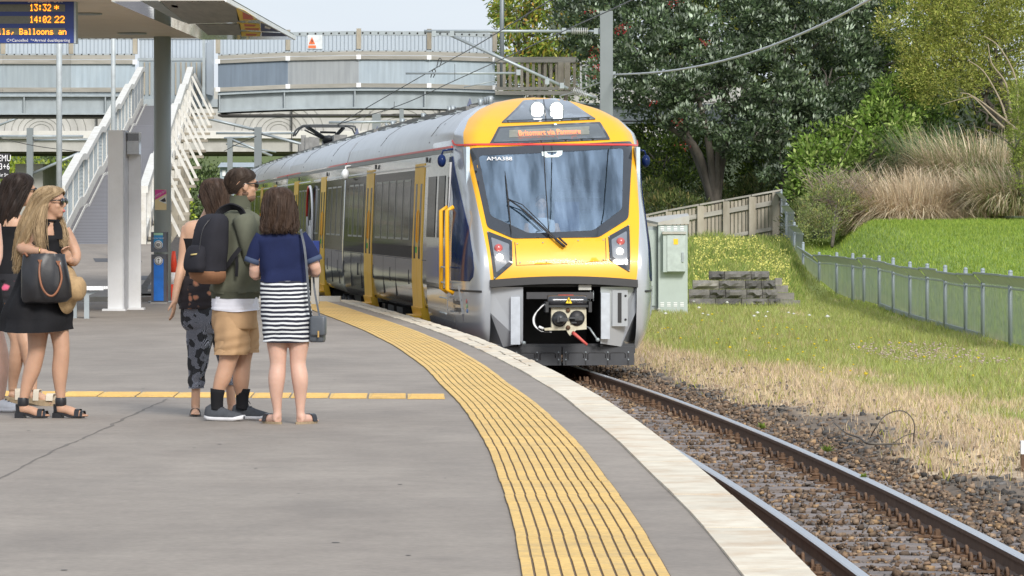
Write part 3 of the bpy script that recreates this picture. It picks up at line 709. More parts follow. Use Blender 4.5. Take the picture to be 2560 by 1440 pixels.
def patch(name, poly, fn, m, parent=train, off=.008, thick=.02, st=.07, hole=None, r=.0, smooth=True, **kw):
    if r: poly = rnd_poly(poly, r)
    if hole and r: hole = rnd_poly(hole, r)
    P1 = dens(poly, st); P2 = dens(hole, st) if hole else []
    ed = [(i, (i + 1) % len(P1)) for i in range(len(P1))] + [(len(P1) + i, len(P1) + (i + 1) % len(P2)) for i in range(len(P2))]
    pts = [Vector(p) for p in P1 + P2]; xs = [p[0] for p in P1]; zs = [p[1] for p in P1]
    x = min(xs) + st / 2
    while x < max(xs):
        z = min(zs) + st / 2
        while z < max(zs):
            if pip((x, z), P1): pts.append(Vector((x, z)))
            z += st
        x += st
    vo, eo, fo, *_ = delaunay_2d_cdt(pts, ed, [], 0, 1e-5)
    b = MB(); tri = []
    for f in fo:
        c = sum((vo[i] for i in f), Vector((0, 0))) / len(f)
        if pip(c, P1) and not (hole and pip(c, P2)): tri.append(list(f))
    V = [fn(v.x, v.y, off) for v in vo]; Fo = []
    cnt = {}
    for f in tri:
        p = [Vector(V[i]) for i in f]; nrm = (p[1] - p[0]).cross(p[2] - p[0])
        q = Vector(fn(*[sum(vo[i][k] for i in f) / 3 for k in (0, 1)], off + .05)) - Vector(fn(*[sum(vo[i][k] for i in f) / 3 for k in (0, 1)], off))
        if nrm.dot(q) < 0: f = f[::-1]
        Fo.append(f)
        for i in range(3): cnt[(f[i], f[(i + 1) % 3])] = 1
    b.add(V, Fo, 0, smooth)
    for (i, j) in cnt:
        if (j, i) not in cnt:
            A, B_ = V[i], V[j]; A2 = fn(vo[i].x, vo[i].y, off - thick); B2 = fn(vo[j].x, vo[j].y, off - thick)
            b.add([A, B_, B2, A2], [(0, 3, 2, 1)])
    return b.build(name, m, parent, rel=True, **kw)
FP = lambda L_: [front(*p) for p in L_]
WS_O = FP([(1174, 371), (1300, 366), (1440, 361), (1578, 354), (1571, 547), (1497, 594), (1282, 597), (1218, 569)])
WS_I = FP([(1196, 390), (1300, 386), (1440, 379), (1558, 371), (1555, 523), (1483, 577), (1322, 584), (1226, 540)])
# mask half-width by height, symmetric about the nose
def maskw(z): return lerp([(.6, .99), (1.0, 1.03), (1.55, 1.10), (2.42, 1.19), (2.6, 1.175), (2.8, 1.06), (2.95, .86), (3.06, .58), (3.12, .29), (3.14, .019)], z)
rows = [-.34, -.25, -.15, -.05, .1, .3, .45, .58, .60] + list(np.arange(.66, 3.0, .05)) + [3.0, 3.03, 3.06, 3.085, 3.105, 3.12, 3.13, 3.137, 3.14]
L1 = 18; L2 = 44
def zrow(z, t):                                 # bottom of the yellow mask sags towards the corners
    return z
b = MB(); R = []
for z in rows:
    W_ = Wz(z); tm = min(.985, maskw(z) / W_)
    ts = [-1] + [-(1 - (1 - tm) * (1 - (1 - i / L1) ** 2)) for i in range(L1)] + [-tm + 2 * tm * i / L2 for i in range(L2 + 1)] + [(tm + (1 - tm) * (1 - (1 - i / L1) ** 2)) for i in range(1, L1 + 1)] + [1]
    row = []
    for i, t in enumerate(ts):
        y = SBz(z) + plan(t, z)
        if i == 0 or i == len(ts) - 1: y = 5.0
        row.append((W_ * t, y, z))
    R.append(row)
nc = len(R[0]); V = [p for r in R for p in r]; k0 = 1 + L1; k1 = k0 + L2
shell = MB(); shell.add(V, [])
for i in range(len(R) - 1):
    for j in range(nc - 1):
        q = [i * nc + j, i * nc + j + 1, (i + 1) * nc + j + 1, (i + 1) * nc + j]; cx = sum(V[a][0] for a in q) / 4; cz = sum(V[a][2] for a in q) / 4
        if k0 <= j < k1 and all(pip((V[a][0], V[a][2]), WS_O) for a in q): continue
        if abs(cx) < .99 and cz < .59: continue
        mi = 1 if (k0 <= j < k1 and cz > .6) else (0 if j < nc else 0)
        if cz > 2.42 and mi == 0: mi = 2 if (abs(cx) < .6 and cz > 3.0) or j in (0, nc - 2) and cz > 2.5 else 0
        shell.f.append(q); shell.m.append(mi); shell.s.append(True)
shell.build('cab_shell', [M_silver, M_tyel, M_roof], train, rel=True)
# car bodies behind the cab
def body_rings(u0, u1, z0=-.02, step=.0):
    pf = [(1.18, .02), (1.29, .07), (1.355, .16)] + [(w, z) for w, z in PROF if z > .3]
    full = [(w, z) for w, z in pf] + [(-w, z) for w, z in pf[::-1]]
    return full
WIN_Z = (.82, 2.14)
def sidestrip(ua, ub, za, zb, out, depth=.03):
    q = MB(); zs_ = [za] + [z for _, z in PROF if za + .02 < z < zb - .02] + [zb]
    R = [[(-(Wz(z) + out), ua, z), (-(Wz(z) + out), ub, z), (-(Wz(z) + out - depth), ub, z), (-(Wz(z) + out - depth), ua, z)] for z in zs_]
    return q.rings(R, 0, sm=False)
def sbox(ua, ub, za, zb, out, depth=.03): return sidestrip(ua, ub, za, zb, out, depth)
def car(u0, u1, doors, wins, first=False, cabend=False):
    full = body_rings(u0, u1); n = len(full); b = MB()
    us = [u0, u0 + .12, (u0 + u1) / 2, u1 - .12, u1]; R = []
    for k, u in enumerate(us):
        s = .985 if k in (0, 4) and not (first and k == 0) else 1
        R.append([(w * s, u, z if z < 2.5 else 2.5 + (z - 2.5) * (s)) for w, z in full])
    V = [p for r in R for p in r]; b.add(V, [])
    for i in range(4):
        for j in range(n - 1):
            z = (full[j][1] + full[j + 1][1]) / 2
            b.f.append([i * n + j, (i + 1) * n + j, (i + 1) * n + j + 1, i * n + j + 1]); b.m.append(1 if z > 2.43 else 0); b.s.append(True)
    if not first: b.f.append([j for j in range(n)]); b.m.append(0); b.s.append(False)
    b.f.append([4 * n + j for j in range(n)][::-1]); b.m.append(0); b.s.append(False)
    body = b.build('car_body', [M_stainless, M_roof], train, rel=True)
    x = lambda z: -Wz(z)
    def sidebox(name, ua, ub, za, zb, out, m, par=body, depth=.03):
        return sidestrip(ua, ub, za, zb, out, depth)
    # red line and dark cornice, seams on the roof
    q = MB()
    sidebox('', u0, u1, 2.395, 2.425, .006, None); q = sidebox('', u0, u1, 2.40, 2.428, .006, None); q.build('red_stripe', M_red, body, rel=True)
    q = sidebox('', u0, u1, 2.335, 2.395, .012, None); q.build('cornice', mat('cornice_grey', (.12, .125, .13), .35, .4) if 'cornice_grey' not in bpy.data.materials else bpy.data.materials['cornice_grey'], body, rel=True)
    for sgn in (1,):
        q = sidebox('', u0, u1, 2.172, 2.195, .010, None); q.build('trim_line', M_white, body, rel=True)
    for u in np.arange(u0 + (.7 if first else 5.1), u1 - .5, 9.1 if first else 11.1):
        q = MB(); pts = [NSr(w, z) for w, z in PROF if z > 2.5]; q.tube([(-w, u, z + .001) for w, z in PROF if z > 2.44 and w > .3], .005, 5)
        for kk in range(5):
            w_ = 1.29 - kk * .03; zz = 2.53 + kk * .055; q.box((-w_ + .012, u, zz), (.022, .035, .022))
        q.build('roof_seam', M_dark, body, rel=True)
    # roof equipment rails and slatted covers
    q = MB()
    for xx in (-.75, -.5, -.2, .2, .5): q.beam((xx, u0 + .4, 3.03 + (.75 - abs(xx)) * .16), (xx, u1 - .3, 3.03 + (.75 - abs(xx)) * .16), .05, .06)
    for u in np.arange(u0 + .6, u1, 1.1): q.box((-.62, u, 3.07), (.16, .09, .03)); q.box((-.3, u + .4, 3.13), (.12, .07, .03))
    for u in np.arange(u0 + 1.0, u1 - 2, 3.6): q.bx(-.48, .48, u, u + 1.9, 3.05, 3.145)
    q.build('roof_equipment', mat('roof_gear', (.16, .16, .155), .6, .2, var=.3, scale=8) if 'roof_gear' not in bpy.data.materials else bpy.data.materials['roof_gear'], body, rel=True)
    q = MB()
    for u in np.arange(u0 + .8, u1 - .4, 3.1): q.box((-.82, u, 2.995), (.13, .10, .02)); q.box((-.86, u + .7, 2.98), (.03, .8, .02))
    q.build('roof_bracket', M_steelL, body, rel=True)['kind'] = 'stuff'
    # window band between the doors
    edges = [u0 + (.15 if not first else 5.0)] + [e for d in doors for e in (d[0] - .03, d[1] + .03)] + [u1 - .12]
    for a, c in zip(edges[::2], edges[1::2]):
        if c - a > .3: sidebox('', max(a, 2.35 if first else a), c, WIN_Z[0], WIN_Z[1], .003, None).build('window_band', M_band, body, rel=True)
    for (a, c, k) in wins:
        w = (c - a) / k
        for i in range(k):
            ua, ub = a + i * w + w * .10, a + (i + 1) * w - w * .10
            fr = MB(); t = .03
            for (p, q_, r_, s_) in ((ua, ub, 1.98, 2.01), (ua, ub, 1.09, 1.12), (ua, ua + .045, 1.12, 1.98), (ub - .045, ub, 1.12, 1.98)):
                z1 = sidebox('', p, q_, r_, s_, .0075, None); fr.add(z1.v, z1.f)
            g = sidebox('', ua + .046, ub - .046, 1.121, 1.979, .006, None).build('window', M_glassdark, body, rel=True)
            fr.build('window_frame', M_winframe, g, rel=True)
    for (a, c) in doors:
        d = MB(); m_ = (a + c) / 2
        for (ua, ub) in ((a, m_ - .012), (m_ + .012, c)):
            z1 = sidebox('', ua, ub, .10, 2.23, .010, None, depth=.05); d.add(z1.v, z1.f)
        # flared skirt under the doorway and folding step
        d.add([(-1.41, a, .10), (-1.41, c, .10), (-1.36, c, -.13), (-1.36, a, -.13), (-1.30, a, .10), (-1.30, c, .10), (-1.25, c, -.13), (-1.25, a, -.13)],
              [(0, 1, 2, 3), (4, 7, 6, 5), (0, 3, 7, 4), (1, 5, 6, 2), (3, 2, 6, 7), (0, 4, 5, 1)])
        dr = d.build('door', M_dyel, body, rel=True)
        for (ua, ub) in ((a + .26, m_ - .24), (m_ + .24, c - .26)): sidebox('', ua, ub, .82, 1.93, .012, None).build('door_window', M_glassdark, dr, rel=True)
        MB().bx(-1.50, -1.30, a + .15, c - .15, -.05, -.015).build('door_step', M_dyel, dr, rel=True)
        h = MB(); h.tube([(-1.385, m_ - .06, 1.05), (-1.41, m_ - .06, 1.1), (-1.395, m_ - .06, 1.5), (-1.37, m_ - .06, 1.55)], .012, 6); h.build('door_handle', M_tyel, dr, rel=True)
        MB().box((-1.395, m_ + .04, .95), (.03, .06, .09)).build('door_button', M_green, dr, rel=True)
        MB().bx(-1.365, -1.34, a - .5, a - .35, 2.235, 2.31).build('door_lamp', M_black, body, rel=True)
    for u in np.arange(u0 + (3.0 if first else 1.4), u1, 3.4): sidebox('', u, u + .07, .42, .64, .004, None).build('handhold', M_black, body, rel=True)
    # lower body panel seams
    q = MB()
    for u in np.arange(u0 + (5.4 if first else 1.0), u1, 2.35): z1 = sidebox('', u, u + .010, .2, .8, .0015, None); q.add(z1.v, z1.f)
    z1 = sidebox('', u0 + (.1), u1 - .1, .80, .810, .002, None); q.add(z1.v, z1.f); q.build('panel_seam', M_dark, body, rel=True)
    # underframe, bogies
    q = MB(); q.bx(-1.0, 1.0, u0 + .6, u1 - .4, -.30, .02)
    for u in np.arange(u0 + 6, u1 - 6, 1.7): q.bx(-1.22, -.6, u, u + 1.1, -.42, .0); q.bx(-1.24, -1.2, u + .1, u + .9, -.3, -.1)
    q.build('underframe', M_dark, body, rel=True)
    for uc in (u0 + 3.6, u1 - 3.0):
        q = MB(); q.bx(-1.08, -.92, uc - 1.6, uc + 1.6, -.42, -.22); q.bx(.92, 1.08, uc - 1.6, uc + 1.6, -.42, -.22)
        for uu in (-1.1, 1.1): q.lathe([(.16, -1.12), (.16, -.9)], (0, uc + uu, -.26), 12, axis='x')
        q.bx(-1.1, 1.1, uc - .3, uc + .3, -.4, -.1)
        for uu in (-.75, .75): q.tube([(-1.02, uc + uu, -.42), (-1.02, uc + uu, -.05)], .09, 10)
        bg = q.build('bogie', M_dark, train, rel=True)
        for uu in (-1.1, 1.1):
            for xx in (-.57, .57): MB().lathe([(.36, xx - .10 * (1 if xx > 0 else -1)), (.40, xx - .05), (.37, xx - .02), (.37, xx + .06)], (0, uc + uu, -.27), 22, axis='x').build('wheel', M_wheel, bg, rel=True)
    return body
def NSr(w, z): return (w, z)
M_band = mat('window_band_gloss', (.02, .022, .024), .07, 0, var=.3, scale=1.5, coat=.4, spec=.0, bump=.012, bscale=1.1)
M_winframe = mat('window_frame_grey', (.22, .23, .235), .3, .3); M_green = mat('green_button', (.03, .45, .08), .4)
M_wheel = mat('wheel_steel', (.05, .045, .04), .45, .6)
car1 = car(5.0, 21.62, [(5.8, 7.36), (15.05, 16.65)], [(7.9, 14.6, 5), (17.1, 20.6, 3)], first=True)
U = 21.95
car(U, U + 23.0, [(27.85, 29.7), (39.2, 41.2)], [(22.5, 27.3, 3), (30.1, 31.8, 1), (35.0, 38.8, 3), (41.6, 44.4, 2)])
U += 23.4
car(U, U + 21.0, [(U + 5.9, U + 7.6), (U + 14.9, U + 16.6)], [(U + 1, U + 5.3, 3), (U + 8, U + 14.5, 4), (U + 17, U + 19.5, 2)])
U += 21.4
car(U, U + 23.0, [(U + 5.9, U + 7.6), (U + 14.9, U + 16.6)], [(U + 1, U + 5.3, 3), (U + 8, U + 14.5, 4)])
# gangways between cars
for u in (21.62, 21.95 + 23.0, 21.95 + 23.4 + 21.0):
    b = MB()
    for k in range(5):
        s = .975 - .03 * (k % 2); b.rings([[(w * s, yy, .1 + (z - .1) * s) for w, z in body_rings(0, 1)] for yy in (u + .065 * k, u + .065 * k + .05)], 0, sm=False)
    b.build('gangway', M_black, train, rel=True)
# logo panel on the second car: white arch
b = MB(); xx = -(1.39 + .012)
arc = [(33.0 + 1.0 * math.cos(t), 1.45 + .62 * math.sin(t)) for t in np.linspace(math.pi, 0, 15)]
b.tube([(xx, u, z) for u, z in [(32.0, .9)] + arc + [(34.0, .9)]], .03, 5); b.build('arch_logo', M_white, train, rel=True)
b = MB(); b.tube([(xx - .01, u, z) for u, z in arc[8:]], .035, 5); b.build('arch_logo_red', M_red, train, rel=True)
for k in range(3): MB().bx(xx - .012, xx + .02, 32.5 + k * .4, 32.7 + k * .4, .95, 1.25 + .12 * (1 - abs(k - 1))).build('arch_logo_bar', M_white, train, rel=True)
# window in the silver panel behind the cab door, cab door itself
side_p = sbox(2.2, 5.0, .16, 2.335, .004); side_p = side_p.build('cab_side_panel', M_stainless, train, rel=True)
sbox(3.9, 5.1, 1.15, 2.02, .012).build('cab_rear_window', M_glassdark, train, rel=True); sbox(2.6, 3.5, 1.15, 2.02, .012).build('cab_rear_window', M_glassdark, train, rel=True)
cd_ = sbox(2.0, 2.12, .12, 2.2, .010).build('cab_door', M_stainless, train, rel=True); sbox(2.02, 2.1, 1.2, 2.0, .018).build('cab_door_window', M_glassdark, cd_, rel=True)
sbox(2.03, 2.09, 1.05, 1.15, .02).build('door_latch', M_black, cd_, rel=True)
for u in (1.12, 1.98):
    b = MB(); X = -1.47; b.tube([(X + .09, u, .40), (X, u, .45), (X, u, 1.53), (X + .09, u, 1.58)], .030, 10); b.build('grab_rail', M_tyel, train, rel=True)
b = MB()
for k in range(4): b.tube([(-1.47, 1.25, .02 + k * .0 + .3 * k * .7 + .1), (-1.47, 2.15, .12 + .21 * k)], .012, 6)
b.build('cab_step', M_steel, train, rel=True)
# red line along the cab, then round the nose
b = MB(); xs_ = [Wz(2.4) * t for t in np.linspace(-.9995, .9995, 80)]
def stripz(x): a = abs(x) / Wz(2.4); return 2.43 + .07 * max(0, min(1, (a - .965) / .03))
Rr = []
for x in xs_:
    z = stripz(x); Rr.append([NS(x, z - .011, .004), NS(x, z - .011, .012), NS(x, z + .011, .012), NS(x, z + .011, .004)])
b.rings(Rr, 0, sm=False); b.build('nose_stripe', M_red, train, rel=True)
sbox(2.1, 5.0, 2.40, 2.428, .008).build('cab_stripe', M_red, train, rel=True); sbox(2.1, 5.0, 2.335, 2.395, .012).build('cab_cornice', bpy.data.materials['cornice_grey'], train, rel=True)
# windscreen
frit = patch('windscreen_surround', WS_O, NS, M_frit, off=.010, hole=WS_I, r=.05)
gl = patch('windscreen', WS_I, NS, M_wind, off=.007, thick=.003, r=.05)
bl = Vector((0, 0, 0))
b = MB(); pts = [NS(*front(px, py), .014) for px, py in ((1359, 366), (1363, 450), (1368, 520), (1372, 595))]; b.tube(pts, .008, 5); b.build('windscreen_joint', M_black, train, rel=True)
# wiper
b = MB(); b.tube([NS(*front(*p), .05) for p in ((1262, 434), (1266, 470), (1270, 510), (1274, 550), (1278, 589))], [.004, .010, .013, .010, .004], 6); wp = b.build('wiper_blade', M_black, train, rel=True)
for dx_, dy_, rr in ((0, 0, .011), (5, -7, .007), (9, 6, .006)):
    b = MB(); b.tube([NS(*front(*p), .07) for p in ((1270, 506), (1300 + dx_, 527 + dy_), (1350 + dx_, 573 + dy_ * .7), (1402, 618))], rr, 6); b.build('wiper_arm', M_black, wp, rel=True)
b = MB(); b.tube([NS(*front(1388, 604), .06), NS(*front(1410, 622), .06)], .020, 8); b.tube([NS(*front(1396, 600), .06), NS(*front(1416, 618), .06)], .014, 8); b.ell(NS(*front(1270, 510), .05), (.02, .02, .03)); b.build('wiper_mount', M_black, wp, rel=True)
# cab interior
b = MB(); b.bx(-1.15, 1.15, 1.1, 3.2, .55, .6); b.bx(-1.15, 1.15, 3.2, 3.25, .6, 2.5); b.bx(-1.2, -1.15, 1.2, 3.2, .6, 2.4); b.bx(1.15, 1.2, 1.2, 3.2, .6, 2.4)
b.build('cab_interior', mat('cab_lining', (.50, .60, .68), .6, emit=None), train, rel=True)
b = MB(); b.bx(-.95, .95, .62, 1.25, .60, 1.12); b.bx(-.85, .85, .95, 1.3, 1.12, 1.2); b.build('driver_console', mat('console_grey', (.10, .12, .15), .6), train, rel=True)
for z_ in (1.88, 1.62): MB().bx(.30, .92, 3.12, 3.19, z_ - .09, z_ + .09).build('control_cabinet', mat('cabinet_navy' + str(int(z_ * 100)), (.04, .06, .10), .4), train, rel=True)
MB().bx(.1, .45, 1.9, 2.0, 1.25, 1.65).build('driver_seat', mat('seat_blue', (.03, .05, .12), .8), train, rel=True)
# sun sensor housing at the top of the screen
m_ = [front(*p) for p in ((1354, 381), (1406, 378), (1405, 388), (1395, 394), (1364, 395), (1355, 390))]
h_ = [front(*p) for p in ((1366, 381), (1393, 380), (1390, 386), (1380, 390), (1370, 387))]
patch('mirror_housing', m_, NS, mat('pale_plastic', (.75, .85, .85), .5), off=.013, st=.03, hole=h_)
# destination display and headlight windows
DS_O = FP([(1223, 362), (1370, 357), (1526, 350), (1500, 306), (1370, 312), (1246, 318)]); DS_I = FP([(1233, 357), (1370, 352), (1517, 346), (1495, 311), (1370, 317), (1250, 323)])
patch('display_surround', DS_O, NS, M_frit, off=.010, r=.02)
dsp = patch('destination_display', DS_I, NS, mat('display_dark', (.085, .10, .11), .12, coat=.8), off=.014, r=.02)
LC = FP([(1273, 346), (1473, 338), (1473, 318), (1273, 328)]); patch('led_field', LC, NS, mat('led_field_grey', (.21, .22, .19), .3), parent=dsp, off=.018, thick=.004)
a0 = front(1291, 342); a1 = front(1456, 336); pitch = (a1[0] - a0[0]) / (21 * 6)
_a, _c = Vector(NS(*a0, .026)), Vector(NS(*a1, .026)); _u = (_c - _a).normalized(); _w = Vector((0, .55, .83)); _w = (_w - _u * _w.dot(_u)).normalized(); _M = Matrix((_u, _w, _u.cross(_w))).transposed().to_4x4(); _M.translation = (_a + _c) / 2 - _w * .006 + Vector((0, -.03, 0))
text('Britomart via Panmure', .118, _M, M_ledr, dsp, name='display_text', rel=True, sx=.80, extrude=.002)
HL_O = FP([(1252, 308), (1370, 305), (1491, 299), (1426, 249), (1365, 249), (1308, 252)]); HL_I = FP([(1264, 303), (1370, 299), (1479, 294), (1420, 254), (1365, 254), (1313, 257)])
patch('headlight_surround', HL_O, NS, M_frit, off=.010, r=.03)
hg = patch('headlight_glass', HL_I, NS, mat('headlight_grey_glass', (.10, .12, .14), .10, coat=.9), off=.014, r=.03)
for px in (1341, 1389):
    x, z = front(px, 274); c = Vector(NS(x, z, .01)); b = MB(); R = []
    b.lathe([(.001, .025), (.045, .02), (.075, .004), (.082, -.02)][::-1], (c.x, c.y - .10, c.z), 24, axis='y'); o = b.build('headlight', M_lamp, train, rel=True)
    b = MB(); b.lathe([(.082, 0), (.104, .0), (.104, .05), (.082, .05)], (c.x, c.y - .115, c.z), 24, axis='y'); b.build('bezel', M_steel, o, rel=True)
b = MB(); b.tube([NS(*front(1359 + k * 1.2, 252 + k * 10), .02) for k in range(6)], .007, 5); b.build('glass_joint', M_black, train, rel=True)
# light clusters
for sgn, Lp, tail, mk in ((-1, [(1217, 578), (1280, 602), (1281, 661), (1235, 700)], (1246, 622), (1249, 645)), (1, [(1520, 592), (1573, 562), (1574, 681), (1524, 651)], (1551, 606), (1549, 630))):
    pl = FP(Lp); patch('lamp_surround', pl, NS, M_frit, off=.010, r=.02)
    c = np.mean(np.array(pl), 0); inn = [tuple(c + (np.array(p) - c) * .72) for p in pl]
    g = patch('lamp_glass', inn, NS, mat('lamp_glass_grey' + ('a' if sgn < 0 else 'b'), (.17, .19, .22), .15, coat=.7), off=.014, r=.02)
    for p, m, rr in ((tail, M_tail, .057), (mk, M_lampw, .045)):
        x, z = front(*p); q = Vector(NS(x, z, .02)); MB().lathe([(.001, -.035), (rr * .6, -.028), (rr, -.006), (rr, .03)][::1], (q.x, q.y, q.z), 18, axis='y').build('tail_lamp' if m is M_tail else 'marker_lamp', m, train, rel=True)
    for p in Lp:
        x, z = front(p[0] * .93 + np.mean([q[0] for q in Lp]) * .07, p[1] * .93 + np.mean([q[1] for q in Lp]) * .07); q = NS(x, z, .018); MB().ell(q, (.012, .012, .012), n=8, m=5).build('screw', M_steel, train, rel=True)
# bonnet hatch: outlined by a recess line, with screws
HT = FP([(1288, 606), (1360, 602), (1382, 631), (1422, 630), (1440, 598), (1512, 596), (1514, 652), (1400, 659), (1292, 663)])
c = np.mean(np.array(HT), 0); HTo = [tuple(c + (np.array(p) - c) * 1.018) for p in HT]
patch('hatch_gap', HTo, NS, M_dark, off=.004); patch('bonnet_hatch', HT, NS, M_tyel, off=.009)
for p in ((1293, 611), (1357, 608), (1300, 657), (1366, 655), (1440, 652), (1508, 650), (1508, 601), (1445, 603)):
    q = NS(*front(*p), .014); MB().ell(q, (.011, .011, .011), n=8, m=5).build('screw', M_steel, train, rel=True)
# cab side glass (navy, wraps round the corner), both sides
def side_px(px, py):
    kx, kz = (px - 1280) / F, (HZ - py) / F
    for i in range(900):
        d = 57.5 + i * .006; w = np.array([kx * d - TN.x, d - TN.y]); x, y, z = float(w @ _r), float(w @ _b), H + kz * d
        if abs(x) <= Wz(z) and y >= NY(x, z): return (y, z)
    return (y, z)
SG = [side_px(*p) for p in ((1132, 400), (1150, 450), (1168, 534), (1184, 630), (1190, 672), (1180, 697), (1137, 697), (1131, 534))]
NV = [(1.42, 2.25), (1.12, 2.02), (.82, 1.45), (.50, .92), (.42, .70), (.50, .57), (1.28, .57), (1.34, 1.2)]
NV = [(max(y, lerp(SB, z) + .14 + .1 * z), z) for y, z in NV] if False else NV
def sideglass(sgn):
    f = SS(sgn)
    def yb(z, t): return SBz(z) + plan(t, z)
    poly = [(yb(z, t), z) for z, t in ((2.28, .98), (2.05, .96), (1.7, .925), (1.3, .885), (.95, .865), (.75, .858), (.63, .865), (.57, .89))]
    back = [(1.42, .57), (1.44, .9), (1.62, 1.4), (1.8, 1.7), (2.02, 2.0), (2.19, 2.27)]
    return patch('cab_side_glass', poly + back, f, M_navy, off=.010, st=.08)
for s_ in (-1, 1): sideglass(s_)
def fblack(sgn):                                # dark line round the body below the glass
    b = MB(); R = []
    for t in np.linspace(.80, 1.0, 16):
        z = .44; x = Wz(z) * t; y = SBz(z) + plan(t, z); R.append([(sgn * (x + .006), y - .006, z - .014), (sgn * (x + .006), y - .006, z + .014), (sgn * (x - .02), y, z + .014), (sgn * (x - .02), y, z - .014)])
    for y in (3.0, 5.0): R.append([(sgn * (Wz(.44) + .006), y, .426), (sgn * (Wz(.44) + .006), y, .454), (sgn * (Wz(.44) - .02), y, .454), (sgn * (Wz(.44) - .02), y, .426)])
    b.rings(R, 0, sm=False); return b.build('body_joint', M_black, train, rel=True)
fblack(-1); fblack(1)
for sx, y in ((-1, 2.0), (1, 2.1)):
    xo = 1.41 if sx > 0 else 1.46; b = MB(); b.ell((sx * xo, y, 2.22), (.06, .085, .09), n=16, m=10); b.tube([(sx * 1.3, y, 2.38), (sx * (xo - .02), y, 2.36), (sx * xo, y, 2.3)], .015, 6); b.build('camera_pod', M_navy, train, rel=True)
b = MB(); b.ell((-1.44, 20.4, 2.20), (.07, .08, .10), n=16, m=10); b.tube([(-1.33, 20.4, 2.36), (-1.43, 20.4, 2.35), (-1.44, 20.4, 2.2)], .015, 6); b.build('camera_pod', M_white, train, rel=True, )
# white number and lettering
def nose_text(s, px, py, size, m, par, off=.016, side=None, sx=1):
    x, z = front(px, py); a = Vector(NS(x, z, off)); dx = (Vector(NS(x + .05, z, off)) - Vector(NS(x - .05, z, off))).normalized(); dz = (Vector(NS(x, z + .05, off)) - Vector(NS(x, z - .05, off))).normalized()
    M = Matrix((dx, dz, dx.cross(dz))).transposed().to_4x4(); M.translation = a; return text(s, size, M, m, par, rel=True, sx=sx)
nose_text('AMA388', 1249, 403, .098, M_ltext, train)
f_ = SS(-1)
for s_, z in (('Auckland', .245), ('Transport', .150)):
    o = text(s_, .115, Matrix.Identity(4), M_dtext, train, rel=True, align='LEFT', sx=1.0)
    for v in o.data.vertices: v.co = Vector(f_(1.36 - v.co.x * 1.25, z + v.co.y, .006 + v.co.z))
for k, (dy, z, c_) in enumerate(((-.52, .30, (.45, .15, .15)), (-.52, .235, (.2, .35, .2)), (-.52, .17, (.12, .22, .45)))):
    p = f_(1.10 + dy, z, .004); MB().ell(p, (.010, .022, .03), n=10, m=6).build('logo_dot', mat('logo%d' % k, c_, .4), train, rel=True)
# bumper strip under the mask
b = MB(); R = []
for t in np.linspace(-1, 1, 40):
    x = 1.0 * t; z = .60 - .05 * t * t; y = NY(x, .6)
    R.append([(x, y - .06, z - .055), (x, y - .05, z + .045), (x, y + .12, z + .05), (x, y + .12, z - .07)])
b.rings(R, 0, sm=False); b.build('bumper_strip', M_black, train, rel=True)
# coupler bay
b = MB(); b.bx(-.92, .92, 1.5, 1.55, -.45, .6); b.bx(-.92, .92, .10, 1.5, .50, .56); b.bx(-.6, -.56, .12, 1.5, -.3, .5); b.bx(.50, .54, .12, 1.5, -.3, .5); b.bx(-.56, .50, .3, 1.5, -.42, -.30)
b.build('coupler_bay', M_black, train, rel=True)
q_ = lambda px, py, y=.1: ((px - 1410) / 185.5, y, H + (HZ - py) / 185.5)
def wing(pts_f, y0, y1, name, m):              # polygon in front view, solid
    return MB().prism([(q_(*p)[0], q_(*p)[2]) for p in pts_f], y0, y1).build(name, m, train, rel=True)
# lower fascia: faceted corner pieces from front plane back to the body side
def facet(name, quads, m):
    b = MB(); V = []; 
    for q in quads: b.add(q, [list(range(len(q)))])
    return b.build(name, m, train, rel=True)
for sgn in (-1, 1):
    fx = lambda x: sgn * x
    zt, zm, zb = .50, .14, -.31
    A = (fx(.99), .12, zt); B_ = (fx(.99), .12, zm + .02); C = (fx(.80), .22, zb); D = (fx(.55 if sgn < 0 else .50), .06, zb + .05); E_ = (fx(.55 if sgn < 0 else .50), .04, zt)
    G = (fx(1.30), .80, zm - .02); H_ = (fx(1.22), 1.0, zb + .12); I_ = (fx(1.34), .95, zt)
    facet('corner_fascia', [[E_, A, B_, C, D] if sgn > 0 else [E_, D, C, B_, A], [B_, G, H_, C] if sgn > 0 else [B_, C, H_, G], [A, I_, G, B_] if sgn > 0 else [A, B_, G, I_]], M_silver)
for x0, x1, zt_, zb_ in ((-.72, -.595, .37, -.27), (.50, .62, .42, -.20)): MB().bx(x0, x1, -.0, .05, zb_, zt_).build('bay_edge_plate', mat('light_silver' + str(int(x0 * 100)), (.50, .54, .60), .3, .2, coat=.4), train, rel=True)
hb = MB().bx(.66, .87, .055, .09, -.03, .46).build('access_door', M_silver, train, rel=True)
MB().bx(.735, .785, .045, .08, .02, .42).build('door_slot', M_black, hb, rel=True)
for z in (.38, .06): MB().ell((.84, .05, z), (.016, .016, .016), n=8, m=6).build('lock', M_black, hb, rel=True)
